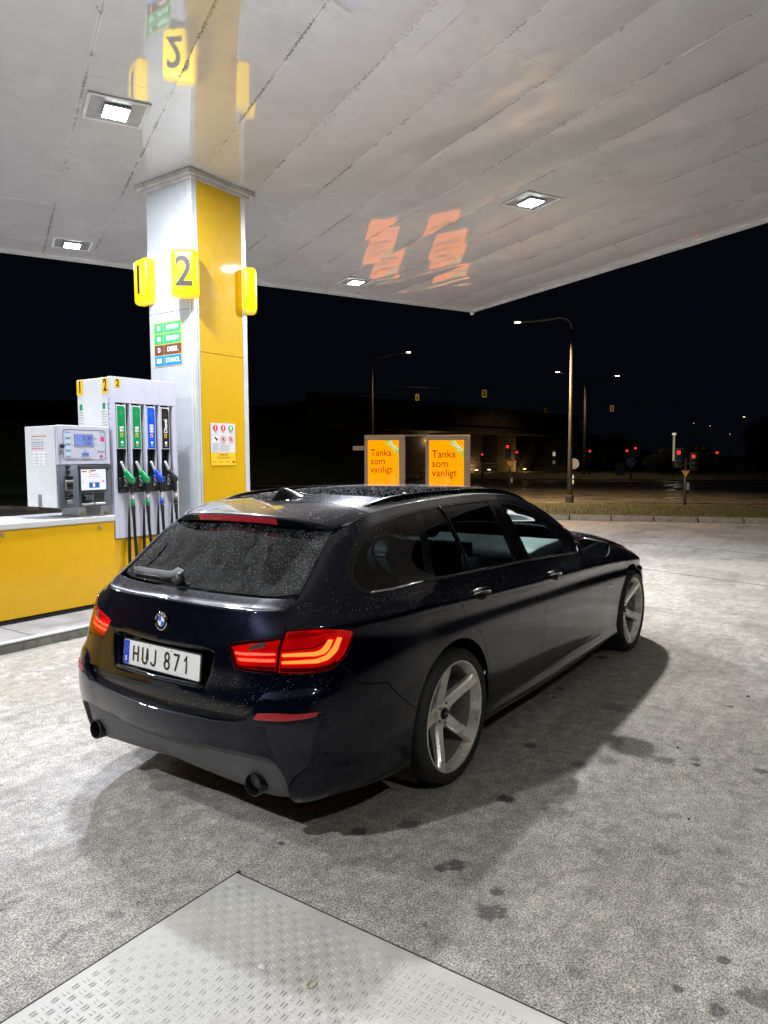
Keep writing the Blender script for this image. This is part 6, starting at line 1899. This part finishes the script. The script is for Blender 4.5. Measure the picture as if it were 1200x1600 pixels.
# underbody and wheel wells
box('underbody', .45, 2.50, -.80, .80, .17, .30, M_['shell'], car, .02)
box('underbody', -.86, -.42, -.70, .70, .26, .45, M_['shell'], car, .02)
box('underbody', 3.40, 3.66, -.70, .70, .20, .45, M_['shell'], car, .02)
for cx in (0, 2.968):
    for s in (-1, 1):
        V_, F = [], []
        ns = 28
        for k in range(ns + 1):
            a = math.radians(-40 + 260 * k / ns)
            for y_ in (.885, .60): V_.append((cx + (RA + .004) * math.cos(a), s * y_, .335 + (RA + .004) * math.sin(a)))
        V_.append((cx, s * .60, .335))
        for k in range(ns):
            F.append((2 * k, 2 * k + 2, 2 * k + 3, 2 * k + 1)); F.append((2 * k + 1, 2 * k + 3, len(V_) - 1))
        link('wheel_well', me_from(V_, F, False), M_['shell'], car)

# --- wheels
def make_wheel(rot):
    W = bpy.data.objects.new('wheel', None); COL.objects.link(W); W.parent = car
    R, L = .331, .272
    # profile: (radius, y) with y=0 the outer lip plane, negative = inboard
    prof = [(.262, -.004), (.272, .002), (.283, .010), (.300, .014), (.314, .008), (.324, -.006), (.329, -.018)]
    tread = []
    y = -.022
    for g in range(4):
        tread += [(.3300, y), (.3310, y - .045), (.3310, y - .046), (.3240, y - .048), (.3240, y - .055)]
        y -= .057
    prof += tread + [(.329, y), (.318, y - .012), (.300, y - .018), (.262, y - .008)]
    link('tyre', lathe_me(prof, 72), M_['rubber'], W)
    rim_p = [(.2655, -.008), (.272, -.002), (.2715, .003), (.266, .0045), (.2605, .002), (.2585, -.006), (.254, -.020), (.246, -.050)]
    link('rim', lathe_me(rim_p, 72), M_['alloy'], W)
    link('rim_barrel', lathe_me([(.246, -.050), (.238, -.100), (.232, -.160), (.236, -.215), (.258, -.235)], 72), M_['barrel'], W)
    link('wheel_shade_disc', lathe_me([(.0, -.225), (.236, -.225)], 36), M_['shell'], W)  # added dark disc, paints shade into the gaps between the spokes
    # hub and spokes
    hub = lathe_me([(0, -.062), (.026, -.062), (.028, -.066), (.060, -.066), (.073, -.072), (.078, -.085), (.078, -.125), (0, -.125)], 40)
    link('hub', hub, M_['alloy'], W)
    cap_ = lathe_me([(0, -.052), (.024, -.053), (.029, -.058), (.030, -.064)], 28)
    cp = link('centre_cap', cap_, M_['gloss_black'], W)
    box('cap_mark', -.012, .012, -.0515, -.051, -.005, .005, M_['steel'], W)
    for k in range(5):
        a = math.radians(rot + 72 * k)
        V_, F = [], []
        st = [(.045, -.067, .027, .036), (.075, -.064, .0235, .034), (.120, -.050, .022, .032), (.165, -.034, .021, .031), (.210, -.018, .021, .031), (.245, -.0065, .0215, .033), (.2595, -.002, .023, .037)]
        for r_, y_, wt, wb in st:
            dep = .050 - .020 * (r_ - .045) / .215
            for (w_, yy) in ((-wb, y_ - dep), (-wb * .96, y_ - .016), (-wt, y_ - .0015), (-wt + .003, y_), (wt - .003, y_), (wt, y_ - .0015), (wb * .96, y_ - .016), (wb, y_ - dep)):
                V_.append((r_ * math.cos(a) - w_ * math.sin(a), yy, r_ * math.sin(a) + w_ * math.cos(a)))
        n = 8
        for i in range(len(st) - 1):
            for q_ in range(n):
                F.append((i * n + q_, i * n + (q_ + 1) % n, (i + 1) * n + (q_ + 1) % n, (i + 1) * n + q_))
        F.append(tuple(range(n))); F.append(tuple((len(st) - 1) * n + q_ for q_ in range(n)))
        bm = bmesh.new(); vs = [bm.verts.new(p) for p in V_]
        for f in F: bm.faces.new([vs[i] for i in f])
        link('spoke', bm_me(bm, True, math.radians(25)), M_['alloy'], W)
        b = a + math.radians(36)
        bo = link('wheel_bolt', lathe_me([(0, -.060), (.006, -.060), (.008, -.063), (.008, -.074), (.0155, -.075)], 12), M_['alloy_dark'], W)
        bo.location = (.052 * math.cos(b), 0, .052 * math.sin(b))
    link('brake_disc', lathe_me([(.085, -.150), (.172, -.150), (.172, -.158), (.172, -.172), (.085, -.172)], 48), M_['alloy_dark'], W)
    bm = bmesh.new()
    for k in range(9):
        pass
    bm_box(bm, -.062, .062, -.185, -.118, .105, .188, bev=.012)
    cal = link('brake_caliper', bm_me(bm, True, .6), M_['alloy_dark'], W)
    cal.rotation_euler = (0, math.radians(90), 0)
    return W
def copy_wheel(W):
    return copy_tree(W, car)
w1 = make_wheel(30)
w1.matrix_local = Matrix(((1, 0, 0, 0), (0, -1, 0, -.915), (0, 0, 1, .331), (0, 0, 0, 1)))
w2 = copy_wheel(w1); w2.matrix_local = Matrix(((1, 0, 0, 2.968), (0, -1, 0, -.915), (0, 0, 1, .331), (0, 0, 0, 1))) @ Matrix.Rotation(math.radians(-35 + 18), 4, 'Y')
w3 = copy_wheel(w1); w3.matrix_local = Matrix(((1, 0, 0, 0), (0, 1, 0, .915), (0, 0, 1, .331), (0, 0, 0, 1)))
w4 = copy_wheel(w1); w4.matrix_local = Matrix(((1, 0, 0, 2.968), (0, 1, 0, .915), (0, 0, 1, .331), (0, 0, 0, 1)))

# --- exhausts
for s in (-1, 1):
    ex = link('exhaust_tip', lathe_me([(.0465, -.16), (.0465, 0), (.045, .003), (.041, .003), (.0395, 0), (.038, -.02), (.037, -.14), (0, -.14)], 36), M_['gloss_black'], car)
    ex.matrix_local = Matrix.Translation((-1.008, s * .540, .270)) @ Matrix.Rotation(math.radians(4), 4, 'Y') @ Matrix.Rotation(PI / 2, 4, 'Z')
    rg = link('exhaust_ring', lathe_me([(.0473, -.012), (.0473, .004), (.0405, .004), (.0405, -.012)], 36, closed=True), M_['steel'], car)
    rg.matrix_local = ex.matrix_local.copy()

# --- door handles
def handle(u, v0, slope, L_):
    p = SIDE([u], [v0])[0]; n = surf_n(SIDE, np.array([u]), np.array([v0]))[0]
    if n[1] > 0: n = -n
    for s in (1, -1):
        c = Vector((p[0], p[1] * s, p[2])); nn = Vector((n[0], n[1] * s, n[2]))
        d = Vector((1, 0, slope)).normalized()
        up = nn.cross(d) if s > 0 else d.cross(nn)
        pts = []
        for k in range(11):
            t = k / 10 * 2 - 1
            pts.append(c + d * (t * L_ / 2) + nn * (.004 + .026 * (1 - abs(t) ** 3.0)))
        rad = [.006 + .0115 * math.sin(PI * min(1, max(0, .08 + .84 * k / 10))) ** .6 for k in range(11)]
        tube('door_handle', pts, rad, M_['paint'], car, 12)
        pts2 = [q_ + nn * .0045 + (up * -.002) for q_ in pts[1:-1]]
        tube('handle_strip', pts2, .0125, M_['chrome'], car, 10)
        # bowl behind the handle
        V_ = []; nseg = 20
        for k in range(nseg):
            a = 2 * PI * k / nseg
            V_.append(c + d * (math.cos(a) * L_ * .30) + up * (math.sin(a) * .030 - .006) + nn * .0022)
        link('handle_bowl', me_from([tuple(v_) for v_ in V_], [tuple(range(nseg)) if s > 0 else tuple(range(nseg))[::-1]]), M_['gloss_black'], car)
handle(.232, .752, -.10, .225)
handle(1.215, .752, -.10, .225)

# --- door mirror
for s in (-1, 1):
    Mx = Matrix.Translation((1.905, s * .952, .978))
    bm = bmesh.new()
    bm_box(bm, -.045, .075, -.105, .105, -.070, .066, bev=.040, seg=5)
    for v_ in bm.verts:
        k = (v_.co.x + .045) / .12
        v_.co.y *= 1 - .22 * k; v_.co.z *= 1 - .25 * k
        # raked outline: taller inboard
        t = (v_.co.y * s + .105) / .21
        v_.co.z += -.012 * t - (.0 if v_.co.z < 0 else .020 * t)
    link('mirror_housing', bm_me(bm, True), M_['paint'], car, Mx)
    out = rrect(.180, .112, .035, 5)
    V_ = [(-.0465 - .001, y_ * 1.0, z_ - (.010 if True else 0) * ((y_ * s + .09) / .18) - (.016 * ((y_ * s + .09) / .18) if z_ > 0 else 0)) for y_, z_ in out]
    link('mirror_glass', me_from(V_, [tuple(range(len(V_)))]), M_['mirror'], car, Mx)
    tube('mirror_arm', [(1.90, s * .835, .925), (1.92, s * .87, .93), (1.93, s * .92, .935)], [.022, .019, .02], M_['gloss_black'], car, 10)
    link('mirror_base', me_from([(1.84, s * .856, .915), (1.93, s * .86, .91), (1.93, s * .842, .955), (1.86, s * .842, .965)], [(0, 1, 2, 3)]), M_['gloss_black'], car)
# --- wing badge and its slot
for s in (-1, 1):
    c = SIDE([2.40], [.49])[0]
    box('wing_vent', c[0] - .080, c[0] + .080, -.004, .004, -.012, .012, M_['chrome'], car, .003, M=Matrix.Translation((0, 0, 0)) @ Matrix.Translation((0, (c[1] - .001) * (1 if s < 0 else -1), c[2])) @ Matrix.Rotation(0, 4, 'Y'))
    box('wing_vent_slot', c[0] - .070, c[0] + .070, -.0055, .0055, -.006, .004, M_['ink'], car, M=Matrix.Translation((0, (c[1] - .001) * (1 if s < 0 else -1), c[2])))

# --- number plate
PN = Vector((-1, 0, .10)).normalized()
PMx = frame((-1.022, 0, .7115), (0, -1, 0), (.10, 0, 1))
pl = link('plate_holder', poly_plate(rrect(.532, .122, .010), .006), M_['black'], car, PMx)
plate('number_plate', PMx, -.26, .26, -.055, .055, M_['plate'], car, .003, .006, r=.006)
plate('plate_band', PMx, -.258, -.219, -.053, .053, M_['eu_blue'], car, .001, .0092, r=.003)
text('S', .030, M_['white_ink'], PMx @ Matrix.Translation((-.2385, -.030, .0106)), car, bold=.03)
for k in range(12):
    a = 2 * PI * k / 12
    link('plate_star', poly_plate([(.0016 * (1 if q_ % 2 == 0 else .45) * math.cos(PI * q_ / 5), .0016 * (1 if q_ % 2 == 0 else .45) * math.sin(PI * q_ / 5)) for q_ in range(10)], .0004), M_['orange_y'], car, PMx @ Matrix.Translation((-.2385 + .0125 * math.cos(a), .022 + .0125 * math.sin(a), .0103)))
def stroke_char(strokes, w, h, t):
    # a letter drawn with a pen of even width, as on the number plate
    V_, F = [], []
    for st in strokes:
        P = [Vector((a * w, b * h, 0)) for a, b in st]
        base = len(V_)
        for i, q_ in enumerate(P):
            a = (P[i] - P[i - 1]).normalized() if i else (P[1] - P[0]).normalized()
            b = (P[i + 1] - P[i]).normalized() if i < len(P) - 1 else a
            m = (a + b).normalized(); n = Vector((-m.y, m.x, 0)); k = 1 / max(.5, m.dot(a))
            e = m * (t / 2 if i == len(P) - 1 else (-t / 2 if i == 0 else 0)) * 0
            V_ += [q_ + n * t / 2 * k + e, q_ - n * t / 2 * k + e]
        for i in range(len(P) - 1): F.append((base + 2 * i, base + 2 * i + 1, base + 2 * i + 3, base + 2 * i + 2))
    n0 = len(V_)
    V_ = [tuple(v) for v in V_] + [(v.x, v.y, .0008) for v in V_]
    F2 = [tuple(n0 + i for i in f)[::-1] for f in F]
    F2 = [tuple(n0 + i for i in f) for f in F]
    return me_from(V_, F2)
def ell(cx, cy, rx, ry, a0, a1, n=14): return [(cx + rx * math.cos(math.radians(a0 + (a1 - a0) * k / n)), cy + ry * math.sin(math.radians(a0 + (a1 - a0) * k / n))) for k in range(n + 1)]
CH = {'H': [[(-.5, -.5), (-.5, .5)], [(.5, -.5), (.5, .5)], [(-.5, 0), (.5, 0)]],
      'U': [[(-.5, .5), (-.5, -.22)] + ell(0, -.22, .5, .28, 180, 360) + [(.5, -.22), (.5, .5)]],
      'J': [[(.4, .5), (.4, -.24)] + ell(-.05, -.24, .45, .26, 0, -165)],
      '8': [ell(0, .25, .40, .25, 0, 360, 22), ell(0, -.25, .48, .25, 0, 360, 22)],
      '7': [[(-.5, .5), (.5, .5), (.46, .38), (-.15, -.5)]],
      '1': [[(-.30, .22), (.12, .5), (.12, -.5)]]}
for ch, x_ in zip('HUJ871', (-.170, -.105, -.045, .048, .108, .172)):
    link('plate_character', stroke_char(CH[ch], .033, .070, .0105), M_['ink'], car, PMx @ Matrix.Translation((x_, .000, .0096)))
for x_ in (-.075, .075): plate('plate_screw', PMx, x_ - .004, x_ + .004, .044, .050, M_['steel'], car, .001, .0092, r=.0035)
# --- emblem
eb = S([-1.70], [.742])[0]
EM = frame((eb[0] - .006, 0, eb[2]), (0, -1, 0), (.12, 0, 1))
link('emblem_ring', lathe_me([(.0405, 0), (.0405, .006), (.038, .008), (.0365, .006), (.0365, 0)], 40, 'z'), M_['chrome'], car, EM)
disc('emblem_disc', EM, 0, 0, .037, M_['gloss_black'], car, 0, .004, 40)
disc('emblem_ring', EM, 0, 0, .0235, M_['chrome'], car, .0042, .0012, 32, r2=.022)
for k in range(4):
    q_ = [(0, 0)] + [(.022 * math.cos(PI / 2 * (k + t / 8)), .022 * math.sin(PI / 2 * (k + t / 8))) for t in range(9)]
    link('emblem_quarter', poly_plate(q_, .001), M_['blue_lt'] if k % 2 else M_['white_ink'], car, EM @ Matrix.Translation((0, 0, .0042)))
for ch, an in (('B', 128), ('M', 90), ('W', 52)):
    a = math.radians(an)
    text(ch, .0125, M_['white_ink'], EM @ Matrix.Translation((.0297 * math.cos(a), .0297 * math.sin(a), .0046)) @ Matrix.Rotation(a - PI / 2, 4, 'Z'), car, bold=.03, depth=.0006)
# --- rear wiper, parked: pivot low on the glass near the centre, arm reaching to the left
g = lambda u, v, o: (lambda p, n: (p + (n if n[2] > 0 else -n) * o))(SIDE([u], [v])[0], surf_n(SIDE, np.array([u]), np.array([v]))[0])
def gl_pt(y, v, o):
    # y positive = left
    u = -1.70 + abs(y); p = S([u], [v])[0]; n = surf_n(S, np.array([u]), np.array([v]))[0]
    if n[2] < 0: n = -n
    q_ = p + n * o
    return Vector((q_[0], q_[1] if y > 0 else -q_[1], q_[2]))
tube('wiper_pivot', [gl_pt(.030, .886, .0), gl_pt(.030, .890, .020), gl_pt(.034, .898, .030), gl_pt(.045, .906, .034)], [.022, .022, .020, .014], M_['black'], car, 14)
arm_pts = [gl_pt(.030, .908, .036), gl_pt(.080, .912, .038), gl_pt(.105, .902, .034), gl_pt(.15, .903, .030), gl_pt(.30, .903, .026), gl_pt(.44, .903, .022), gl_pt(.575, .903, .016)]
V_, F = [], []
wd = [.018, .021, .015, .015, .015, .013, .007]
for p, w_ in zip(arm_pts, wd):
    for a_, b_ in ((-1, -.3), (-.8, .45), (.8, .45), (1, -.3)):
        V_.append((p.x + .0 + a_ * w_ * .55, p.y, p.z + a_ * w_ * .75 * 1 + b_ * w_ * .6))
for i in range(len(arm_pts) - 1):
    for k in range(4): F.append((i * 4 + k, i * 4 + (k + 1) % 4, (i + 1) * 4 + (k + 1) % 4, (i + 1) * 4 + k))
F.append((0, 1, 2, 3)); F.append(tuple(len(V_) - 4 + k for k in range(4)))
bm = bmesh.new(); vs = [bm.verts.new(p) for p in V_]
for f in F: bm.faces.new([vs[i] for i in f])
link('wiper_arm', bm_me(bm, True, .7), simple('wiper_plastic', (.12, .125, .13), .45, coat=.1), car)
tube('wiper_blade', [gl_pt(.13, .897, .007), gl_pt(.33, .895, .007), gl_pt(.50, .893, .007)], .006, M_['black'], car, 8)
# chrome-like wet highlight ledge under the plate: bottom edge of the recess with a handle strip
tube('tailgate_handle', [Vector((S([-1.70 + abs(y_)], [.492])[0][0] + .006, y_, S([-1.70 + abs(y_)], [.492])[0][2] + .004)) for y_ in [(-.29 + .58 * k / 14) for k in range(15)]], .009, M_['paint'], car, 10)
tube('plate_lamp_bar', [Vector((S([-1.70 + abs(y_)], [.664])[0][0] + .022, y_, S([-1.70 + abs(y_)], [.664])[0][2])) for y_ in [(-.28 + .56 * k / 10) for k in range(11)]], .009, M_['black'], car, 8)

# --- cabin
cab_ = lambda n, *a, bev=.03, m='seat': box(n, *a, M_[m], car, bev, 3)
cab_('cabin_floor', -.75, 2.1, -.72, .72, .26, .33, bev=.01)
cab_('boot_floor', -.85, -.15, -.66, .66, .50, .56, bev=.01)
cab_('boot_cover', -.70, -.20, -.62, .62, .90, .915, bev=.004)
for s in (-1, 1):
    y0 = .36 * s
    cab_('front_seat_base', .72, 1.24, y0 - .25, y0 + .25, .38, .56, bev=.06)
    M = Matrix.Translation((.74, y0, .52)) @ Matrix.Rotation(math.radians(-16), 4, 'Y')
    box('front_seat_back', -.07, .07, -.24, .24, 0, .60, M_['seat'], car, .06, 3, M=M)
    box('front_headrest', -.045, .045, -.13, .13, .64, .80, M_['seat'], car, .04, 3, M=M)
    box('rear_headrest', -.04, .04, -.12, .12, .56, .66, M_['seat'], car, .035, 3, M=Matrix.Translation((-.13, y0, .47)) @ Matrix.Rotation(math.radians(-18), 4, 'Y'))
cab_('rear_seat_base', -.02, .48, -.66, .66, .38, .54, bev=.06)
box('rear_seat_back', -.07, .07, -.64, .64, 0, .52, M_['seat'], car, .05, 3, M=Matrix.Translation((-.13, 0, .47)) @ Matrix.Rotation(math.radians(-18), 4, 'Y'))
bm = bmesh.new()
sec = [(1.52, .62), (1.50, .74), (1.54, .86), (1.62, .925), (1.80, .945), (2.05, .955), (2.26, .965), (2.28, .70)]
V0 = [bm.verts.new((x_, -.74, z_)) for x_, z_ in sec]; V1 = [bm.verts.new((x_, .74, z_)) for x_, z_ in sec]
for k in range(len(sec)): bm.faces.new([V0[k], V0[(k + 1) % len(sec)], V1[(k + 1) % len(sec)], V1[k]])
bm.faces.new(V0[::-1]); bm.faces.new(V1)
link('dashboard', bm_me(bm, True, .6), M_['dash'], car)
cab_('instrument_hood', 1.50, 1.66, .20, .54, .90, .985, bev=.03)
cab_('screen_hood', 1.56, 1.60, -.16, .16, .90, .985, bev=.01)
cab_('centre_console', .9, 1.6, -.13, .13, .35, .62)
SW = Matrix.Translation((1.36, .37, .86)) @ Matrix.Rotation(math.radians(-24), 4, 'Y')
sw_pts = [(0, .185 * math.cos(a), .185 * math.sin(a)) for a in [2 * PI * k / 36 for k in range(37)]]
o = tube('steering_wheel', sw_pts, .015, M_['seat'], car, 8); o.matrix_local = SW
for a in (0, PI, -PI / 2):
    o = tube('steering_spoke', [(.0, .03 * math.cos(a), .03 * math.sin(a)), (0, .18 * math.cos(a), .18 * math.sin(a))], .014, M_['steel'], car, 6); o.matrix_local = SW
o = box('steering_hub', -.03, .02, -.06, .06, -.05, .05, M_['seat'], car, .02); o.matrix_local = SW
cab_('headliner', -.30, 1.40, -.57, .57, 1.325, 1.335, bev=.003, m='dash')
box('rear_view_mirror', 1.50, 1.53, -.11, .11, 1.20, 1.26, M_['black'], car, .012)

# --- rain drops
def drops(name, fn, region, count, rmin, rmax, off, seed, sgnref, mirror=False, dens=None):
    rg = np.random.default_rng(seed)
    U, V = region(rg, count)
    if dens is not None:
        k = rg.uniform(0, 1, len(U)) < dens(U, V); U, V = U[k], V[k]
    X = fn(U, V); N = surf_n(fn, U, V); N = np.where((N @ np.array(sgnref, float))[:, None] < 0, -N, N)
    X = X + N * off
    n = len(X)
    T = np.cross(N, rg.normal(size=(n, 3))); T /= np.linalg.norm(T, axis=1, keepdims=True); B = np.cross(N, T)
    r = rmin + (rmax - rmin) * rg.beta(1.2, 3.5, n)
    e = rg.uniform(.75, 1.3, n)
    rings = []
    for (k, h) in ((1.0, 0.0), (.80, .38)):
        for q_ in range(6):
            a = 2 * PI * q_ / 6
            rings.append(X + T * (r * k * e * math.cos(a))[:, None] + B * (r * k / e * math.sin(a))[:, None] + N * (r * h)[:, None])
    rings.append(X + N * (r * .55)[:, None])
    A = np.stack(rings, 1)    # n x 13 x 3
    verts = A.reshape(-1, 3)
    loc = [(q_, (q_ + 1) % 6, 6 + (q_ + 1) % 6, 6 + q_) for q_ in range(6)] + [(6 + q_, 6 + (q_ + 1) % 6, 12) for q_ in range(6)]
    F = []
    for i in range(n):
        b = i * 13
        F += [tuple(b + j for j in f) for f in loc]
    me = me_from(verts.tolist(), F, True)
    o = link(name, me, M_['drop'], car); o['kind'] = 'stuff'
uni = lambda a, b, c, d: (lambda rg, n: (rg.uniform(a, b, n), rg.uniform(c, d, n)))

drops('roof_raindrops', CAP, uni(-.25, 1.40, -.97, .97), 4200, .0016, .0042, .006, 1, (0, 0, 1))
drops('spoiler_raindrops', lambda U, V: np.stack([U, V * .56, 1.3815 - .054 * (np.clip(-.266 - U, 0, 1) / .305) ** 1.45 - .048 * np.abs(V) ** 2.3], 1), uni(-.52, -.28, -.93, .93), 900, .0014, .0034, .001, 2, (0, 0, 1))
drops('window_raindrops', SIDE, uni(-1.70, -.975, .89, 1.19), 1900, .0009, .0030, .0, 3, (-.7, 0, .7))
drops('window_raindrops', S, uni(-1.70, -.975, .89, 1.19), 1900, .0009, .0030, .0, 4, (-.7, 0, .7))
drops('tailgate_raindrops', SIDE, uni(-1.70, -.96, .80, .875), 420, .0009, .0024, .0, 5, (-.7, 0, .7), dens=lambda U, V: .25 + .75 * (V > .835))
drops('tailgate_raindrops', S, uni(-1.70, -.96, .80, .875), 420, .0009, .0024, .0, 6, (-.7, 0, .7), dens=lambda U, V: .25 + .75 * (V > .835))
drops('tailgate_raindrops', SIDE, uni(-1.70, -.96, .45, .80), 120, .0008, .0014, .0, 15, (-.7, 0, .7))
drops('door_raindrops', SIDE, uni(-.9, 2.3, .735, .855), 2600, .0010, .0028, .0, 7, (0, -1, .5), dens=lambda U, V: np.clip((V - .735) / .06, .1, 1) * np.where(U < .05, .35, 1))
drops('pillar_raindrops', SIDE, uni(-.95, 2.2, .86, 1.24), 1500, .0008, .0020, .002, 8, (0, -1, .3), dens=lambda U, V: np.where(V > 1.16, .9, .28))
drops('bumper_raindrops', SIDE, uni(-1.70, -.70, .36, .57), 260, .0010, .0020, .014, 9, (-.7, -.7, 0))
drops('bonnet_raindrops', CAP, uni(2.32, 3.5, -.98, .98), 1500, .0016, .0036, .001, 10, (0, 0, 1))
drops('windscreen_raindrops', CAP, uni(1.45, 2.27, -.92, .92), 700, .0014, .0032, .001, 12, (0, 0, 1))
